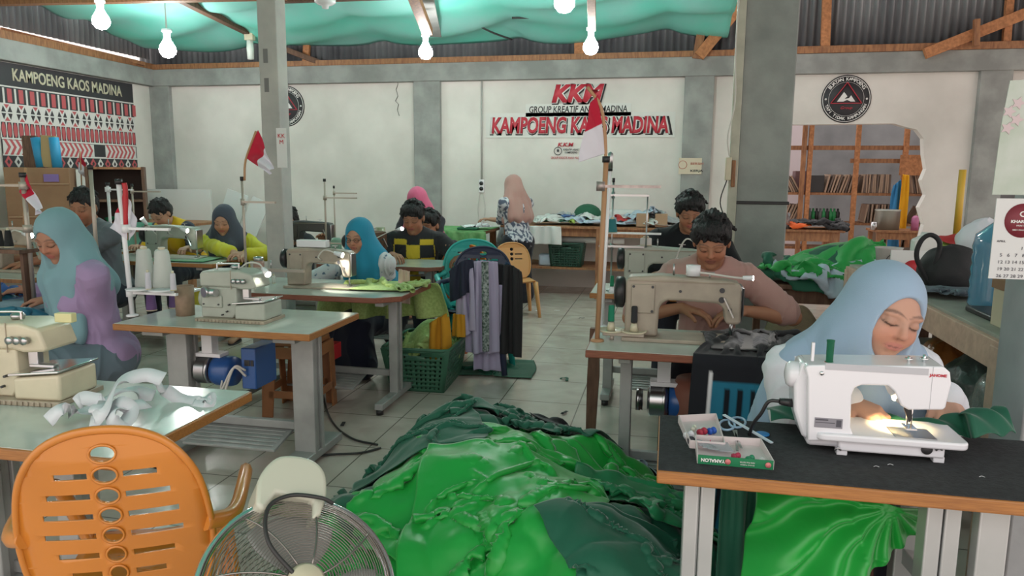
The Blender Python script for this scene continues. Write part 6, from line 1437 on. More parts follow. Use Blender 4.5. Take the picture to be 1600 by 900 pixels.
# ================= BACK OF THE WORKSHOP =================
def simple_table(x0, x1, y0, y1, z, m, label, lw=.07, apron=.09, shelf=None, th=.03, name='wooden_table', topm=None):
    e = empty(name, ((x0 + x1) / 2, (y0 + y1) / 2, 0), 0, label, 'table'); w, d = (x1 - x0) / 2, (y1 - y0) / 2
    MB().b2((-w, -d, z - th), (w, d, z)).build('tabletop', topm or m, e, bev=.004)
    for sx in (-1, 1):
        for sy in (-1, 1): cx, cy = sx * (w - lw), sy * (d - lw); MB().b2((cx - lw / 2, cy - lw / 2, 0), (cx + lw / 2, cy + lw / 2, z - th)).build('leg', m, e, bev=.003)
    MB().b2((-w + lw, -d + lw * .6, z - th - apron), (w - lw, -d + lw, z - th)).build('apron', m, e)
    if shelf: MB().b2((-w + .03, -d + .03, shelf - .025), (w - .03, d - .03, shelf)).build('shelf', m, e)
    return e
BT = simple_table(-1.95, .35, 8.62, 9.4, .85, WOODB, 'long wooden table piled with cloth against the back wall', shelf=.36)
MB().b2((.0, -.42, 0), (.07, -.36, .83)).build('leg', WOODB, BT)
hb = HF(-3.1, .6, 7.6, 9.45, .02); hb.box(-1.95, .35, 8.62, 9.4, .85)
cols = dict(white=(.68, .7, .68), green=(.02, .11, .06), blue=(.04, .1, .3), grey=(.4, .43, .45), red=(.55, .04, .04), black=(.02, .02, .025), lime=(.35, .5, .1), pale=(.45, .55, .65))
def CM_(n): return mat('heap_%s_cloth' % n, cols[n], .85, sheen=.05)
rs = random.Random(11)
spec = [('grey', 775, 'at the left end'), ('white', 800, 'left, behind the hem'), ('green', 862, 'left of the dark green bundle'), ('white', 850, 'in front on the left'), ('blue', 885, 'small blue one in front'), ('lime', 900, 'thin and yellowish'), ('pale', 915, 'near the flag pole'), ('white', 925, 'beside the flag pole'), ('grey', 880, 'flat in the middle'), ('white', 960, 'right of the stand pole'), ('pale', 975, 'low right of the teal cone'), ('red', 990, 'lying over the white ones'), ('white', 1010, 'behind the red one'), ('white', 1030, 'beside the cardboard boxes'), ('black', 1015, 'thin dark piece on top right'), ('pale', 1000, 'right front'), ('grey', 1045, 'near the hair of the man in black')]
for i, (c, px, lab) in enumerate(spec):
    p = aty(px, 350, 8.7); o = crumple(p.x, 8.85 + .25 * rs.random(), .5 if c != 'black' else .3, .45 if c not in ('blue', 'lime') else .2, rs.random() * 3, hb, CM_(c), 'heap_cloth', n=18, comp=.5, seed=100 + i, th=.03, steps=34, crease=.03)
    tag(o, '%s cloth in the back table heap, %s' % (c if c != 'pale' else 'pale blue', lab), 'cloth', 'cloth heap on the back table')
p = aty(918, 335, 8.9); o = MB().ball((0, 0, 0), (.17, .14, .13), 20).build('cloth_bundle', CM_('green')); o.location = (p.x - .02, 9.1, .97); tag(o, 'round dark green bundle standing in the heap on the back table', 'bundle')
p = aty(968, 330, 9.1); o = MB().b2((-.22, -.1, -.08), (.22, .1, .08)).build('white_bundle', CM_('white'), bev=.05); o.location = (p.x, 9.25, .95); tag(o, 'puffy white folded bundle at the rear of the back table', 'bundle')
for i, (px, lab) in enumerate(((1003, 'left brown cardboard box on the right of the back table'), (1033, 'right brown cardboard box on the back table beside the man in black'))):
    p = aty(px, 345, 8.5); o = MB().b2((-.07, -.06, 0), (.07, .06, .15)).build('cardboard_box', mat('light_card', (.42, .27, .17), .8), bev=.003); o.location = (p.x, 8.74, .86); tag(o, lab, 'box')
tag(hang('white_hem', [aty(822, 353, 8.6), aty(850, 353, 8.59), aty(876, 354, 8.6)], .2, CM_('white'), 14, 10, 'white cloth hanging over the front edge of the back table', seed=51, comp=.85, steps=20), None)
p = aty(880, 425, 8.5); b2 = empty('plastic_crate', (p.x, 8.85, .36), 0, 'dark green crate on the shelf under the back table', 'crate'); basket(b2, .36, .3, .42, .36, .28, mat('dark_basket_green', (.015, .06, .04), .5))
p = aty(915, 382, 8.45); o = MB().cyl((-.5, 0, 0), (.42, 0, 0), .04, seg=14).build('fabric_roll', CM_('white')); o.location = (p.x, 8.8, .68); tag(o, 'long white fabric roll under the back table top', 'roll')
o = MB().b2((-.05, -.03, -.36), (-.03, .03, 0)).build('x', CARD); bpy.data.objects.remove(o)
p = aty(848, 415, 8.5); o = MB().b2((-.09, -.08, 0), (.09, .08, .14)).build('paper_packet', CM_('pale'), bev=.02); o.location = (p.x, 8.8, .36); tag(o, 'pale packet left of the dark green crate on the low shelf', 'packet')
# covered table left of the standing woman
CT = simple_table(-2.95, -2.02, 8.1, 8.9, .8, WOODB, 'table covered with a green printed cloth left of the standing woman')
GP = mat('green_print', (.1, .3, .1), .85, vs=16, col2=(.2, .42, .17))
tag(hang('green_tablecloth', [(-2.96, 8.08, .805), (-2.5, 8.07, .805), (-2.0, 8.08, .805)], .75, GP, 24, 20, 'green printed cloth hanging down the front of the table left of the standing woman', 'tablecloth', seed=52, comp=.9, steps=25, fold=.012), None)
o = MB().b2((-.46, -.4, 0), (.46, .4, .006)).build('green_table_cover', GP); o.location = (-2.485, 8.49, .802); tag(o, 'flat green printed cover on the table left of the standing woman', 'tablecloth')
p = aty(742, 355, 8.3); hb2 = HF(-3, -1.9, 8, 9, .02, .81); tag(crumple(p.x, 8.4, .4, .35, .5, hb2, WHITEP, 'plastic_bag', n=18, comp=.5, seed=130, th=.02, steps=30, crease=.03), 'white plastic bag on the green covered table', 'bag')
o = MB().b2((-.12, -.07, 0), (.12, .07, .03)).build('folded_cloth', CM_('green'), bev=.012); p = aty(730, 362, 8.2); o.location = (p.x, 8.25, .81); tag(o, 'small folded dark green cloth at the front of the green covered table', 'cloth')
o = MB().b2((-.3, -.16, 0), (.3, .16, .16)).build('white_box', mat('white_card', (.6, .58, .54), .7), bev=.004); p = aty(785, 365, 8.15); o.location = (-1.82, 8.78, .852); o.scale = (.6, .8, .7); tag(o, 'pale box on the left end of the back table by the standing woman', 'box')

# ---- far left corner: cardboard cabinet, open shelf, tubes, white boards ----
cab = empty('cardboard_cabinet', (-6.75, 6.95, 0), R(35), 'tall brown cardboard cabinet below the patterned banner', 'cabinet')
MB().b2((-.3, -.25, 0), (.3, .25, 1.48)).build('body', CARD, cab, bev=.006)
for z_ in (.5, .95, 1.3): MB().b2((-.29, -.262, z_), (.29, -.25, z_ + .012)).build('flap_seam', mat('card_tape', (.4, .26, .16), .7), cab)
MB().b2((.06, -.264, 1.33), (.2, -.25, 1.41)).build('purple_label', mat('purple_print', (.2, .13, .35), .6), cab)
shf = empty('wooden_shelf', (-6.3, 7.55, 0), R(35), 'dark open wooden shelf right of the cardboard cabinet', 'shelf')
for a, b_ in (((-.3, -.2, 0), (-.27, .2, 1.5)), ((.27, -.2, 0), (.3, .2, 1.5))): MB().b2(a, b_).build('side', WOODD, shf)
for z_ in (.1, .75, 1.1, 1.47): MB().b2((-.27, -.2, z_), (.27, .2, z_ + .025)).build('board', WOODD if z_ < 1.4 else WOODB, shf)
MB().b2((-.27, .18, .1), (.27, .2, 1.49)).build('back', mat('shelf_dark', (.05, .035, .03), .8), shf)
BT_ = mat('blue_tube', (.03, .3, .55), .5); TB_ = mat('tan_tube', (.45, .33, .16), .7)
for i, (px, m_, tilt_, lab) in enumerate([(52, WOODD, 0, 'dark box standing leftmost on top of the cardboard cabinet'), (66, BT_, -8, 'leaning blue tube between the dark box and the tan board'), (79, TB_, 4, 'tan board standing between the two blue tubes'), (91, BT_, -3, 'right blue tube on top of the cardboard cabinet')]):
    o = MB().cyl((0, 0, 0), (0, 0, .32), .05, seg=14).build('cardboard_tube', m_) if m_ is BT_ else MB().b2((-.09, -.02, 0), (.09, .02, .34)).build('standing_board', m_, bev=.003)
    p = aty(px, 275, 6.9); o.location = (p.x, 6.9, 1.482); o.rotation_euler = (0, R(tilt_), 0); tag(o, lab, 'tube' if m_ is BT_ else 'board')
WB = mat('white_board', (.66, .68, .67), .6)
o = MB().b2((-.16, -.012, 0), (.16, .012, 1.25)).build('leaning_board', WB, bev=.003); o.location = (-6.05, 8.9, 0); o.rotation_euler = (R(-6), R(18), 0); tag(o, 'long white panel leaning in the corner behind the yellow vest', 'panel')
o = MB().b2((-.13, -.01, 0), (.13, .01, 1.2)).build('leaning_board', WB, bev=.003); o.location = (-5.75, 8.8, 0); o.rotation_euler = (R(-6), R(24), 0); tag(o, 'second white panel leaning right of the first one', 'panel')
DT = simple_table(-6.9, -5.4, 7.6, 8.3, .85, WOODB, 'brown desk at the rear left under the white sheets')
o = MB().b2((-.55, -.012, 0), (.55, .012, .38)).build('white_sheet', WB); o.location = (-6.1, 8.25, .852); tag(o, 'wide white sheet standing on the rear left desk', 'panel')
hb = HF(-7.1, -5.2, 7.3, 8.5, .02, .0); hb.box(-6.9, -5.4, 7.6, 8.3, .85)
tag(crumple(-6.45, 7.8, .6, .4, .2, hb, _M['emerald_cloth'], 'green_cloth', n=18, comp=.55, seed=141, th=.02, steps=34, crease=.02), 'bright green cloth heaped on the rear left desk', 'cloth')
tag(hang('mint_cloth', [(-6.3, 7.58, .86), (-5.8, 7.57, .86), (-5.45, 7.58, .86)], .3, mat('mint_cloth', (.2, .55, .42), .8), 18, 10, 'mint green cloth hanging from the rear left desk', seed=142, comp=.85, steps=20), None)
for i, (px, py, Y, c, w, h, lab) in enumerate([(130, 405, 3.9, 'white', .16, .1, 'white papers between the tables behind the teal hijab'), (15, 425, 3.5, 'blue', .3, .25, 'blue cloth on the left edge under the red one'), (5, 410, 3.6, 'red', .3, .2, 'red cloth at the far left edge'), (345, 372, 5.35, 'white', .1, .05, 'white thread box left of the dark grey hijab')][:3]):
    p = aty(px, py, Y); hb = HF(p.x - .6, p.x + .6, Y - .5, Y + .5, .03, TZ + .002); o = crumple(p.x, Y, w * 1.5, h * 1.6, i, hb, CM_(c), 'loose_cloth', n=14, comp=.55, seed=150 + i, th=.01, steps=26); tag(o, lab, 'cloth')
simple_table(-4.75, -3.55, 3.55, 3.95, TZ, WOODD, 'dark low table at the far left with red and blue cloth', lw=.05)
# bottles and jars behind the blue hijab woman
p = aty(594, 358, 6.3); o = MB().lathe([(0, 0), (.06, 0), (.06, .17), (.045, .19), (.045, .24), (0, .24)]).build('glass_jar', mat('jar_olive', (.3, .32, .2), .3)); o.location = (p.x, 6.3, TZ); tag(o, 'olive jar standing right of the blue hijab near the wall', 'jar')
p = aty(525, 365, 6.25); o = MB().lathe([(0, 0), (.05, 0), (.05, .12), (.03, .14), (0, .14)]).build('thread_cup', mat('jar_green', (.2, .33, .25), .4)); o.location = (p.x, 6.25, TZ); tag(o, 'green-grey cup left of the blue hijab on the small table', 'cup')
o = MB().b2((-.1, -.03, 0), (.1, .03, .045)).build('eraser_box', WHITEP, bev=.004); p = aty(477, 389, 4.35); o.location = (p.x, 4.28, .96); o.location = (-2.18, 4.28, TZ + .257); tag(o, 'white box lying on top of the beige machine of the blue hijab', 'box')
o = MB().b2((-.06, -.05, 0), (.06, .05, .1)).build('red_box', RED, bev=.004); p = at(466, 480, .3); o.location = (-2.1, 4.3, .26); tag(o, 'red box hanging under the reddish sewing table', 'box')

# ================= STOREROOM THROUGH THE BROKEN WALL =================
sy = 11.5; z1, z2, z3 = aty(1240, 300, sy).z, aty(1240, 345, sy).z, aty(1240, 383, sy).z
rack = empty('wooden_rack', (2.6, sy, 0), 0, 'orange timber rack filled with printing frames in the storeroom', 'rack')
for px in (1252, 1262, 1335, 1410): p = aty(px, 300, sy - .28); MB().b2((p.x - 2.6 - .03, -.3, 0), (p.x - 2.6 + .03, -.24, 3.2)).build('post', WOODO if px != 1252 else WOODB, rack)
for z_ in (z1, z2, z3): MB().b2((-1.6, -.22, z_ - .035), (2.3, .22, z_)).build('shelf', WOODB, rack)
for z_, a, b_ in ((aty(1300, 232, sy).z, -1.6, 2.3), (aty(1370, 252, sy).z, -.1, 1.0)): MB().b2((a, -.26, z_ - .03), (b_, -.2, z_ + .03)).build('rail', WOODB, rack)
MB().b2((aty(1395, 262, sy).x - 2.6, -.34, aty(1400, 274, sy).z), (aty(1450, 262, sy).x - 2.6, -.31, aty(1400, 243, sy).z)).build('panel', WOODO, rack)
FRM = mat('frame_wood', (.42, .3, .22), .7); FRD = mat('frame_dark', (.16, .12, .1), .7)
def frame(hh): return MB().b2((-.011, -.17, 0), (.011, -.14, hh)).b2((-.011, .14, 0), (.011, .17, hh)).b2((-.011, -.14, 0), (.011, .14, .03)).b2((-.011, -.14, hh - .03), (.011, .14, hh)).b2((-.002, -.14, .03), (.002, .14, hh - .03))
f0 = frame(.26).build('screen_frame', FRM); f1 = frame(.26).build('screen_frame', FRD); first = [True, True]; kf = 0
def put(x, z_, tilt_, dark, lab, grp):
    src = f1 if dark else f0; i = 1 if dark else 0
    o = src if first[i] else src.copy()
    if not first[i]: COL.objects.link(o)
    first[i] = False; o.location = (x, sy - .02, z_ + .003); o.rotation_euler = (0, R(tilt_), 0); tag(o, lab, 'printing frame', grp)
for a, b_, n_, t0, lab, grp in [(1216, 1246, 9, -28, 'wooden printing frame leaning in the left bay of the upper storeroom shelf', 'frames leaning in the upper left bay'), (1285, 1330, 11, 14, 'wooden printing frame leaning in the middle bay of the upper shelf', 'frames in the upper middle bay'), (1342, 1384, 14, 1, 'upright wooden printing frame right of the second timber post', 'upright frames in the upper bay'), (1420, 1462, 12, -12, 'wooden printing frame at the right end of the upper shelf', 'frames at the right end of the upper shelf')]:
    for k_ in range(n_):
        p = aty(a + (b_ - a) * k_ / (n_ - 1), 300, sy); put(p.x, z1, t0 + rs.uniform(-3, 3), k_ % 3 == 1, lab, grp)
for a, b_, n_, t0, lab, grp in [(1214, 1240, 9, 20, 'printing frame on the lower storeroom shelf behind the orange cloth', 'frames in the lower left bay'), (1345, 1400, 12, 4, 'printing frame on the lower storeroom shelf behind the pot', 'frames in the lower middle bay'), (1418, 1455, 9, 25, 'leaning printing frame at the right of the lower storeroom shelf', 'frames in the lower right bay')]:
    for k_ in range(n_):
        p = aty(a + (b_ - a) * k_ / (n_ - 1), 345, sy); put(p.x, z2, t0 + rs.uniform(-4, 4), k_ % 3 == 1, lab, grp)
for k_ in range(14):
    p = aty(1365 + 7 * k_, 383, sy); put(p.x, z3, rs.uniform(-8, 8), k_ % 2 == 1, 'printing frame on the lowest storeroom shelf', 'frames on the lowest shelf')
p = aty(1250, 285, sy); o = MB().b2((-.09, -.14, 0), (.09, .14, .3)).build('pinkish_box', mat('mauve', (.2, .12, .13), .8)); o.location = (p.x, sy, z1 + .003); tag(o, 'mauve box standing beside the left timber post', 'box')
p = aty(1273, 290, sy); o = MB().b2((-.09, -.14, 0), (.1, .14, .24)).build('dark_box', BLACK); o.location = (p.x, sy, z1 + .003); tag(o, 'black box on the upper shelf right of the left timber post', 'box')
o = MB().b2((aty(1222, 275, 12.2).x, 12.2, 0), (aty(1250, 275, 12.2).x, 12.23, aty(1222, 190, 12.2).z)).build('white_screen', mat('bright_sheet', (.75, .68, .72), .6)); tag(o, 'large white sheet standing behind the thick column in the storeroom', 'panel')
for k_ in range(9):
    p = aty(1264 + 5.5 * k_, 345, sy - .1); o = MB().lathe([(0, 0), (.03, 0), (.03, .13), (.014, .16), (.014, .19), (0, .19)], seg=12).build('ink_bottle', [mat('ink_grey', (.12, .14, .14), .4), mat('ink_green', (.02, .25, .08), .4), BLACK][k_ % 3 if k_ != 6 else 1]); o.location = (p.x, sy - .1, z2 + .002)
    tag(o, 'small ink bottle in the row behind the black cloth in the storeroom', 'bottle', 'ink bottles on the lower shelf')
ST = simple_table(1.2, 2.16, 9.72, 10.35, .8, WOODB, 'brown wooden table standing in the broken wall opening', lw=.1, apron=.12)
hb = HF(.9, 2.6, 9.4, 10.7, .02); hb.box(1.2, 2.16, 9.72, 10.35, .8)
tag(crumple(1.5, 9.95, .75, .5, .1, hb, mat('orange_cloth', (.75, .12, .02), .8), 'orange_cloth', n=24, comp=.55, seed=160, th=.03, steps=40, crease=.05), 'orange cloth heaped on the table in the wall opening', 'cloth')
tag(crumple(1.98, 9.95, .9, .7, .4, hb, BLK, 'black_cloth', n=30, comp=.6, seed=161, th=.05, steps=50, crease=.05), 'black cloth heaped on and over the right end of the opening table', 'cloth')
p = aty(1227, 360, 9.75); e = empty('coffee_glass', (p.x, 9.78, .802), 0, 'glass of black coffee on the table in the wall opening', 'glass')
MB().lathe([(.05, 0), (.055, .2), (.05, .2), (.045, .01), (0, .01)]).build('glass', GLASSC, e); MB().lathe([(0, .012), (.042, .012), (.046, .12), (0, .12)]).build('coffee', BLACK, e)
lb = aty(1395, 358, 10.6); simple_table(aty(1362, 358, 10.5).x, aty(1435, 358, 10.5).x, 10.3, 10.8, lb.z, WOODB, 'low wooden bench carrying the metal pot in the storeroom', lw=.05)
p = aty(1381, 358, 10.5); o = MB().lathe([(0, 0), (.15, 0), (.15, .24), (.16, .25), (.15, .26), (.13, .25), (0, .25)]).build('metal_pot', mat('dull_alu', (.4, .42, .38), .4, .7)); o.location = (p.x + .03, 10.5, lb.z + .002); tag(o, 'dull metal pot on the bench left of the blue cloth', 'pot')
p = aty(1367, 358, 10.3); o = MB().lathe([(0, 0), (.04, 0), (.04, .1), (0, .1)]).build('small_tin', STEEL); o.location = (p.x, 10.36, lb.z + .002); tag(o, 'small tin in front of the metal pot', 'tin')
hang('blue_cloth', [aty(1396, 290, 10.9), aty(1408, 280, 10.9)], .8, mat('sky_cloth', (.03, .2, .42), .8), 12, 26, 'blue cloth hanging from the right timber post', 'cloth', 53, .6, 30)
hang('yellow_cloth', [aty(1411, 272, 10.85), aty(1421, 274, 10.85)], .75, mat('yellow_cloth', (.8, .4, .01), .8), 12, 26, 'yellow cloth hanging right beside the blue one', 'cloth', 54, .6, 30)
p = aty(1433, 356, 10.4); o = MB().lathe([(0, 0), (.045, 0), (.045, .16), (.02, .19), (0, .19)]).build('pink_bottle', mat('pink_gloss', (.5, .15, .3), .4)); o.location = (aty(1429, 356, 10.4).x, 10.4, lb.z + .002); tag(o, 'pink bottle at the right end of the storeroom bench', 'bottle')
# the bright gap and timber beyond the last column
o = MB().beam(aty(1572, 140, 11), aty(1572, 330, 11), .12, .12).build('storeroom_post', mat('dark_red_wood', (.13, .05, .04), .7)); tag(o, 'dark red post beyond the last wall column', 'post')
for i, (py, lab) in enumerate(((148, 'upper'), (157, 'lower'))):
    o = MB().b2((aty(1562, py, 12.9).x, 12.9, aty(1562, py + 5, 12.9).z), (aty(1600, py, 12.9).x, 12.95, aty(1562, py, 12.9).z)).build('skylight_gap', mat('daylight_gap', (1, .85, .6), emit=3)); tag(o, lab + ' bright daylight gap under the orange loft boards', 'gap')
o = MB().b2((aty(1562, 300, 10.8).x, 10.8, 0), (aty(1600, 300, 10.8).x, 11.2, aty(1580, 240, 10.8).z)).build('grey_cabinet', mat('cabinet_grey', (.2, .21, .22), .6, var=.3, vs=3), bev=.01); tag(o, 'grey cabinet in the doorway beyond the last wall column', 'cabinet')

# ================= RIGHT SIDE: BENCH, SACKS, BAGS =================
BX, BZ = 1.07, .93
bz_ = aty(1560, 513, 2.55).z
bench = empty('workbench', (1.5, 3.55, 0), 0, 'pale pink timber workbench along the right side with open shelves', 'workbench')
L0, L1 = -1.0, 1.1
MB().b2((BX - 1.5, L0, BZ - .025), (.5, L1, BZ)).build('top_board', mat('bench_top', (.38, .38, .32), .7, vs=5, col2=(.27, .27, .23)), bench, bev=.003)
MB().b2((BX - 1.5 - .02, L0, BZ - .11), (BX - 1.5 + .015, L1, BZ - .012)).build('side_rail', WOODP, bench, bev=.003)
for y_ in (L0 + .03, 0, L1 - .03): MB().b2((BX - 1.5 - .025, y_ - .035, 0), (BX - 1.5 + .03, y_ + .035, BZ - .03)).build('leg', WOODP, bench, bev=.003)
MB().b2((BX - 1.5, L0, .48), (.5, L1, .51)).build('shelf', mat('shelf_grey', (.25, .24, .21), .8), bench)
MB().b2((BX - 1.5 - .02, L0, .42), (BX - 1.5 + .01, L1, .51)).build('side_rail', WOODP, bench)
MB().b2((.42, L0, .1), (.45, L1, BZ - .03)).build('back_board', mat('dark_board', (.07, .065, .06), .9), bench)
PLB = mat('clear_bag', (.32, .36, .34), .12, alpha=.55, bump=1., bs=25, spec=1); 
def lump(loc, r, m, name, label, cat, seed=1, amp=.25, group=None, n=36):
    u = np.linspace(0, 2 * np.pi, n, endpoint=False)[:, None]; v = np.linspace(.02, np.pi - .02, n // 2)[None]; D_ = np.stack([np.cos(u) * np.sin(v), np.sin(u) * np.sin(v), np.cos(v) + 0 * u], -1)
    k_ = 1 + amp * (snoise(D_.reshape(-1, 3), 2.2, seed) * .6 + .5 * ridges(D_.reshape(-1, 3), 3.4, seed + 2)); P = D_ * k_.reshape(n, n // 2, 1) * np.array(r); P[..., 2] = np.maximum(P[..., 2], -r[2] * .62)
    P = P + np.array([0, 0, r[2] * .62]); V = P.reshape(-1, 3); i = np.arange(n * (n // 2)).reshape(n, n // 2); j = np.roll(i, -1, 0); F = np.stack([i[:, :-1], i[:, 1:], j[:, 1:], j[:, :-1]], -1).reshape(-1, 4)
    o = meshfrom(name, V, F, m); o.location = loc; s_ = o.modifiers.new('smooth', 'SUBSURF'); s_.levels = s_.render_levels = 1; tag(o, label, cat, group); return o
lump((1.24, 2.85, .512), (.13, .16, .16), PLB, 'plastic_bag', 'clear plastic bag of dark things on the bench shelf by the near leg', 'bag', 3)
lump((1.25, 3.15, .512), (.14, .17, .15), mat('dark_contents', (.05, .07, .065), .35, bump=1, bs=20), 'plastic_bag', 'glossy dark green bag on the bench shelf', 'bag', 5)
lump((1.25, 3.55, .512), (.13, .16, .13), mat('amber_bag', (.35, .13, .03), .35, bump=.8, bs=20), 'plastic_bag', 'amber brown bag on the bench shelf behind the hijab', 'bag', 7)
lump((1.35, 2.9, .15), (.2, .2, .18), mat('deep_dark', (.03, .03, .035), .7), 'cloth_bundle', 'black bundle on the floor under the bench', 'bundle', 9); COL.objects[-1]
o = MB().b2((-.05, -.09, 0), (.05, .09, .045)).build('green_box', mat('box_green', (.03, .25, .1), .5)); o.location = (1.17, 2.72, .512); tag(o, 'green and white packet on the bench shelf near the front leg', 'box')
o = MB().b2((-.12, -.11, 0), (.14, .11, .13)).build('carton', mat('cream_card', (.58, .5, .36), .8, var=.1, vs=4), bev=.003); o.location = (1.245, 2.72, BZ); MB().b2((-.125, -.115, .13), (.145, .115, .165)).build('lid', CARD, o); tag(o, 'cream carton with brown lid on the near end of the bench', 'box')
# water jug
jg = empty('water_jug', (1.29, 3.2, BZ), 0, 'ribbed blue water jug standing on the bench behind the carton', 'water jug')
pr = [(0, 0), (.12, 0), (.13, .02)] + [(.13 - .006 * (i % 2), .02 + .028 * i) for i in range(1, 12)] + [(.12, .36), (.05, .42), (.035, .44), (.035, .48), (0, .48)]
MB().lathe([(a * .8, b * .8) for a, b in pr]).build('body', mat('jug_blue', (.1, .27, .42), .12, spec=.8, coat=.5), jg); 
hb = HF(.9, 2.0, 2.6, 4.7, .02, BZ)
GRC = mat('grey_cloth', (.14, .17, .2), .85); tag(crumple(1.22, 3.5, .42, .42, .3, hb, GRC, 'grey_cloth', n=30, comp=.6, seed=170, th=.02, steps=50, crease=.03), 'blue-grey cloth lying on the bench in front of the blue jug', 'cloth')
tag(hang('grey_cloth', [(1.035, 3.28, BZ), (1.035, 3.42, BZ)], .2, GRC, 10, 12, 'end of grey cloth hanging over the bench side', seed=55, comp=.8, steps=25), None)
o = MB().b2((-.16, -.12, 0), (.16, .12, .022)).build('black_tray', BLACK, bev=.006); o.location = (1.3, 2.98, BZ); tag(o, 'flat black tray on the bench beside the cream carton', 'tray')
o = MB().b2((-.09, -.018, 0), (.1, .018, .022)).build('green_knife', mat('knife_green', (.02, .35, .2), .35), bev=.006); o.location = (1.24, 2.86, BZ + .023); tag(o, 'green cutter handle lying on the black tray', 'cutter')
bag = lump((1.3, 3.75, BZ), (.14, .12, .125), mat('black_bag', (.018, .018, .02), .7, bump=.6, bs=12), 'handbag', 'black bag with a loop handle on the bench left of the blue jug', 'bag', 12, .12)
MB().tube(spline([(-.1, -.06, .02), (-.17, -.08, .14), (-.16, -.08, .22), (-.12, -.08, .25), (-.08, -.08, .21), (-.09, -.07, .1), (-.07, -.05, .04)], 8), .011, 8).build('handle', _M['black_bag'], bag)
o = MB().lathe([(0, 0), (.05, 0), (.068, .13), (.072, .135), (.066, .135), (.048, .006), (0, .006)]).build('plastic_cup', mat('milky_cup', (.62, .58, .56), .25, alpha=.85)); p = aty(1386, 426, 4.3); o.location = (p.x, 4.3, BZ); tag(o, 'milky plastic cup with a round printed logo on the bench behind the hijab', 'cup')
MB().lathe([(.03, 0), (.033, 0), (.033, .002), (.03, .002), (.03, 0)], (.005, -.066, .07), axis='Y').build('logo_ring', INKB, o); textmesh('K/', .035, INKB, o, Matrix.Translation((.008, -.068, .078)) @ RX, bold=.001, depth=.001)
o = MB().b2((-.09, -.006, 0), (.09, .006, .13)).build('printed_card', PAPER); p = aty(1418, 430, 4.2); o.location = (p.x, 4.2, BZ); MB().lathe([(0, 0), (.05, 0), (.05, .003), (0, .003)], (.02, -.01, .03), axis='Y').build('red_disc', RED, o); tag(o, 'white card with a red disc right of the plastic cup', 'card')
o = MB().prism([(-.12, 0), (.12, 0), (.12, .26), (.04, .3), (.04, .33), (-.04, .33), (-.04, .3), (-.12, .26)], .14, plane='XZ').build('white_jerrycan', mat('pale_can', (.7, .7, .68), .4), bev=.02); o.scale = (.6, .6, .62); p = aty(1450, 395, 4.5); o.location = (p.x, 4.5, BZ); tag(o, 'pale white jerrycan standing at the rear of the bench', 'jerrycan')
textmesh('ki', .06, INKR, o, Matrix.Translation((0, -.003, .12)) @ RX, bold=.002)
# broom, white sack, colourful cloth behind
p = aty(1494, 265, 5.4); q = aty(1494, 372, 5.4); br = empty('broom', (q.x, 5.4, 0), 0, 'yellow broom standing upside up behind the bench', 'broom')
YB = mat('broom_yellow', (.65, .42, .05), .45); MB().tube([(0, 0, q.z), (0, 0, p.z)], .022, 10).build('handle', YB, br); MB().prism([(-.1, q.z - .12), (.1, q.z - .12), (.06, q.z - .02), (.02, q.z + .02), (-.02, q.z + .02), (-.06, q.z - .02)], .06, o=-.03).b2((-.012, -.01, 0), (.012, .01, q.z - .1)).build('head', YB, br, bev=.01)
lump((aty(1545, 395, 4.95).x, 5.0, .95), (.17, .14, .15), mat('white_sack', (.7, .72, .78), .7), 'white_sack', 'white sack leaning behind the blue jug', 'sack', 15, .15)
simple_table(1.6, 3.0, 4.8, 5.7, .95, WOODD, 'dark table behind the bench carrying the white sack')
hb = HF(1.5, 3.1, 4.7, 5.8, .03, .95)
for i, (px, c, lab) in enumerate(((1480, 'white', 'white cloth left of the broom head'), (1505, 'lime', 'lime cloth under the broom head'), (1520, 'red', 'orange red cloth right of the broom head'))):
    p = aty(px, 395, 5.1); tag(crumple(p.x, 5.1, .4, .35, i, hb, CM_(c), 'loose_cloth', n=16, comp=.5, seed=180 + i, th=.02, steps=30, crease=.03), lab, 'cloth')
# cloth table left of the bench, with sacks below
simple_table(.62, 1.6, 4.75, 5.6, .78, WOODD, 'low table under the green jackets left of the bench', lw=.05)
hb = HF(.5, 1.9, 4.4, 5.9, .02); hb.box(.62, 1.6, 4.75, 5.6, .78); hb.mound(1.2, 5.2, .6, .45, .98, .35)
BRG = satin('jacket_green', (.015, .33, .06), .6)
for i, (cx, cy, w, h, m_, lab) in enumerate([(1.2, 5.15, 1.1, .9, BRG, 'bright green jacket heaped on the low table behind the thick column'), (.85, 5.0, .7, .7, SGD, 'dark green cloth left in the heap on the low table'), (1.0, 4.82, .8, .3, CM_('pale'), 'pale striped cloth in front of the green jacket'), (1.35, 4.9, .5, .4, BRG, 'second green jacket piece above the sacks'), (.78, 4.95, .6, .5, BRG, 'green cloth beside the shoulder of the man in pink'), (1.4, 4.78, .35, .3, LIME, 'lime batik piece lying over the brown sack')]):
    tag(crumple(cx, cy, w, h, (.2, 1.4, .1, .6, 2.0, .4)[i], hb, m_, 'jacket_cloth', n=26, comp=.58, seed=190 + i, th=.02, steps=44, crease=.03), lab, 'cloth')
SK = mat('jute_sack', (.3, .22, .14), .9, var=.2, vs=20, bump=.4, bs=120)
lump((.74, 4.4, 0), (.2, .2, .45), SK, 'jute_sack', 'brown sack standing below the green jackets, nearer the man in pink', 'sack', 21, .1); lump((1.12, 4.42, 0), (.2, .2, .45), SK, 'jute_sack', 'brown sack standing beside the other, nearer the bench', 'sack', 23, .1)

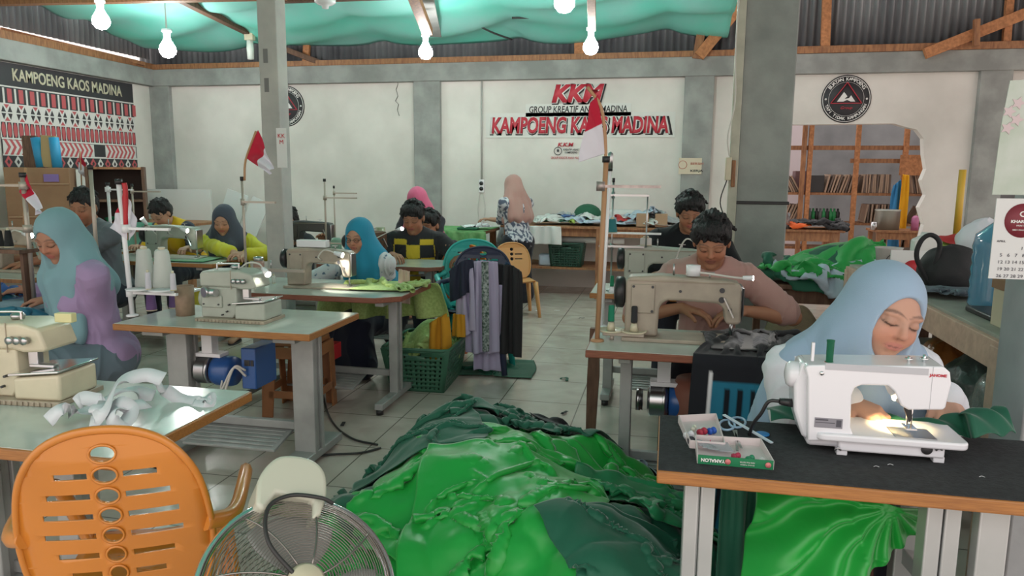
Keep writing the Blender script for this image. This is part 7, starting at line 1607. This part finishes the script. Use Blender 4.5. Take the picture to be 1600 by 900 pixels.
# calendar and poster on the near column
c0 = aty(1560, 310, 2.27); c1 = aty(1556, 436, 2.27); cz0, cz1 = c1.z, c0.z
cal = empty('wall_calendar', (c0.x, 2.28, cz0), 0, 'wall calendar with a dark red oval on the near grey column', 'calendar')
w = .3; cal.scale = (1.12, 1, 1); MB().b2((0, 0, 0), (w, .004, cz1 - cz0)).build('sheet', mat('calendar_paper', (.66, .68, .68), .6), cal); H_ = cz1 - cz0
MB().lathe([(0, 0), (1, 0), (1, .001), (0, .001)], seg=32, axis='Y', M=Matrix.Translation((.062, -.001, H_ * .73)) @ Matrix.Diagonal((.04, 1, .047, 1))).build('oval', mat('maroon', (.2, .02, .035), .5), cal)
textmesh('KHARISMA', .011, INKW, cal, Matrix.Translation((.062, -.003, H_ * .73 - .003)) @ RX, depth=.0003, bold=.0004); textmesh('PRINTING', .006, INKW, cal, Matrix.Translation((.062, -.003, H_ * .73 - .014)) @ RX, depth=.0003); textmesh('0823 KHARISMA', .006, INKW, cal, Matrix.Translation((.062, -.003, H_ * .73 - .026)) @ RX, depth=.0003)
MB().lathe([(.005, 0), (.008, 0), (.008, .001), (.005, .001), (.005, 0)], (.062, -.002, H_ * .73 + .018), axis='Y').build('oval_mark', INKW, cal)
grid = ['              1   2   3   4', ' 5   6   7   8   9  10 11', '12 13 14 15 16 17 18', '19 20 21 22 23 24 25', '26 27 28 29 30 31']
textmesh('APRIL', .008, INKB, cal, Matrix.Translation((.02, -.001, H_ * .47)) @ RX, depth=.0003)
for i, g in enumerate(grid): textmesh(g, .0125, mat('ink_grey2', (.1, .1, .12), .7), cal, Matrix.Translation((.016, -.001, H_ * .385 - i * .0195)) @ RX, name='date_row', depth=.0003, align='LEFT')
a = aty(1572, 125, 2.27); ps2 = empty('flower_poster', (a.x, 2.282, cz1 + .01), 0, 'pale poster with pink blossoms above the calendar', 'poster')
MB().prism([(.0, 0), (.28, 0), (.28, a.z - cz1), (.015, a.z - cz1 - .01), (.005, (a.z - cz1) * .6)], .003).build('sheet', mat('poster_pale', (.55, .6, .56), .6, vs=9, col2=(.42, .5, .42)), ps2)
for i in range(4):
    x_, z_ = .02 + .02 * (i % 2), .18 + .022 * i; MB().prism([(x_ + (.009 if k % 2 else .018) * math.cos(k * math.pi / 5), z_ + (.009 if k % 2 else .018) * math.sin(k * math.pi / 5)) for k in range(10)], .0015, o=-.002).build('blossom', mat('blossom_pink', (.58, .48, .5), .6), ps2)

# ================= THINGS ON THE BLACK TABLE =================
def tray(name, corners, h, m, label, front=None, th=.0025):
    """open tray, corners in world coordinates on the table: near left, near right, far right, far left"""
    o0 = sum((Vector(c) for c in corners), Vector()) / 4; e = empty(name, o0, 0, label, 'box'); L = [Vector(c) - o0 for c in corners]
    MB().prism([(p.x, p.y) for p in L], .002, plane='XY').build('bottom', m, e)
    for i in range(4):
        a, b_ = L[i], L[(i + 1) % 4]; c_ = (a + b_) / 2; d = b_ - a; mb = MB().box((c_.x, c_.y, h / 2), (d.length, th, h), rz=math.atan2(d.y, d.x)); mb.build('side', front if (front and i == 0) else m, e)
    return e, L, o0
TC = lambda px, py: tuple(at(px, py, T6Z))
PC = mat('pale_card', (.68, .6, .6), .7); GC = mat('packet_green', (.01, .2, .08), .5)
e, L, o0 = tray('thread_tray', [TC(1078, 700), TC(1132, 704), TC(1118, 657), TC(1060, 660)], .02, PC, 'open pale cardboard tray of bobbins at the left rear of the black table')
e2, L2, o2 = tray('thread_tray', [TC(1090, 724), TC(1208, 734), TC(1188, 698), TC(1086, 692)], .021, PC, 'green-fronted cardboard tray with upside-down lettering on the black table', front=GC)
a, b_ = L2[0], L2[1]; ang = math.atan2((b_ - a).y, (b_ - a).x); TM_ = lambda t, z_: Matrix.Translation(a.lerp(b_, t) + Vector((0, -.003, z_))) @ Matrix.Rotation(ang, 4, 'Z') @ RX @ Matrix.Rotation(math.pi, 4, 'Z')
textmesh('YAMALON', .011, INKW, e2, TM_(.2, .011), depth=.0004, bold=.0004); textmesh('100% POLYESTER', .0045, INKW, e2, TM_(.66, .013), depth=.0003); textmesh('SEWING THREAD', .004, INKW, e2, TM_(.66, .007), depth=.0003)
for t in (.4, .93): MB().lathe([(0, 0), (.0065, 0), (.0065, .001), (0, .001)], a.lerp(b_, t) + Vector((0, -.004, .011)), 16, axis='Y').build('emblem_dot', mat('dot_pink', (.65, .2, .2), .5), e2)
for i, (px, py, c, r, h, lie, lab) in enumerate([(1076, 680, (.7, .7, .74), .0085, .022, 1, 'white spool lying in the pale tray'), (1080, 690, (.02, .02, .03), .0095, .012, 1, 'black bobbin below the white spool in the pale tray'), (1084, 668, (.6, .6, .5), .006, .018, 1, 'cream spool at the rear of the pale tray'), (1097, 676, (.4, .02, .05), .0095, .02, 1, 'dark red thread spool in the pale tray'), (1112, 674, (.02, .1, .5), .009, .016, 1, 'blue thread spool in the pale tray'), (1108, 684, (.65, .1, .2), .005, .03, 1, 'pink spool lying across the trays'), (1150, 712, (.45, .03, .08), .007, .016, 1, 'small crimson bobbin in the green-fronted tray'), (1172, 716, (.02, .25, .12), .007, .016, 1, 'small green bobbin in the green-fronted tray'), (1190, 720, (.6, .6, .6), .007, .014, 1, 'small white bobbin in the green-fronted tray')]):
    p = at(px, py, T6Z + .01); m = mat('bob_%d' % i, c, .5); o = MB().lathe([(0, -h / 2 - .001), (r, -h / 2 - .001), (r, -h / 2 + .002), (r * .85, -h / 2 + .002), (r * .85, h / 2 - .002), (r, h / 2 - .002), (r, h / 2 + .001), (0, h / 2 + .001)], seg=16, axis='X').build('bobbin', m)
    o.location = (p.x, p.y, T6Z + .0025 + r); o.rotation_euler.z = rs.uniform(.6, 1.8); tag(o, lab, 'bobbin')
hbx = HF(.0, .3, 1.5, 2.1, .005, T6Z + .012); p = at(1120, 705, T6Z)
tag(crumple(p.x - .0, p.y, .09, .06, .2, hbx, mat('clear_film', (.5, .52, .58), .12, alpha=.5, spec=1), 'plastic_wrap', n=20, comp=.7, z=.02, seed=201, th=.003, steps=24), 'crumpled clear plastic wrap over the two thread trays', 'wrapping')
sc_ = empty('scissors', at(1148, 670, T6Z + .012), 0, 'light blue handled scissors lying behind the thread trays', 'scissors'); SB = mat('pale_blue_plastic', (.3, .45, .6), .35)
q0 = Vector(sc_.location); LP = lambda px, py, z_=.0: Vector(at(px, py, T6Z + .012 + z_)) - q0
MB().tube([LP(1136 + 12 * math.cos(t), 664 + 8 * math.sin(t)) for t in np.linspace(0, 6.28, 16, endpoint=False)], .0032, 8, closed=True).build('handle', SB, sc_)
MB().tube([LP(1152 + 13 * math.cos(t), 660 + 8 * math.sin(t)) for t in np.linspace(0, 6.28, 16, endpoint=False)], .0032, 8, closed=True).build('handle', SB, sc_)
MB().beam(LP(1146, 672), LP(1158, 700), .006, .0015).beam(LP(1150, 672), LP(1152, 704), .006, .0015).build('blade', STEEL, sc_)
o = MB().beam(at(1131, 648, T6Z + .022), at(1206, 692, T6Z + .005), .009, .003).build('white_ruler', mat('pale_strip', (.62, .7, .78), .5)); tag(o, 'narrow pale strip lying across the scissors', 'ruler')
o = MB().lathe([(0, 0), (.018, 0), (.018, .003), (.016, .004), (0, .004)]).build('tailor_chalk', mat('chalk_blue', (.03, .2, .5), .6)); o.location = at(1191, 679, T6Z + .001); tag(o, 'round blue tailor disc between scissors and white machine', 'disc')
for i, (px, py) in enumerate(((1365, 729), (1387, 726), (1530, 745))):
    p = at(px, py, T6Z + .001); o = MB().tube(spline([p, p + Vector((.006, .003, .001)), p + Vector((.012, 0, 0))], 4), .0006, 5).build('thread_snippet', WHITEP); tag(o, ['white thread snippet below the machine dial', 'tiny thread snippet right of the first one', 'pale thread snippet at the right front of the black table'][i], 'thread snippet')
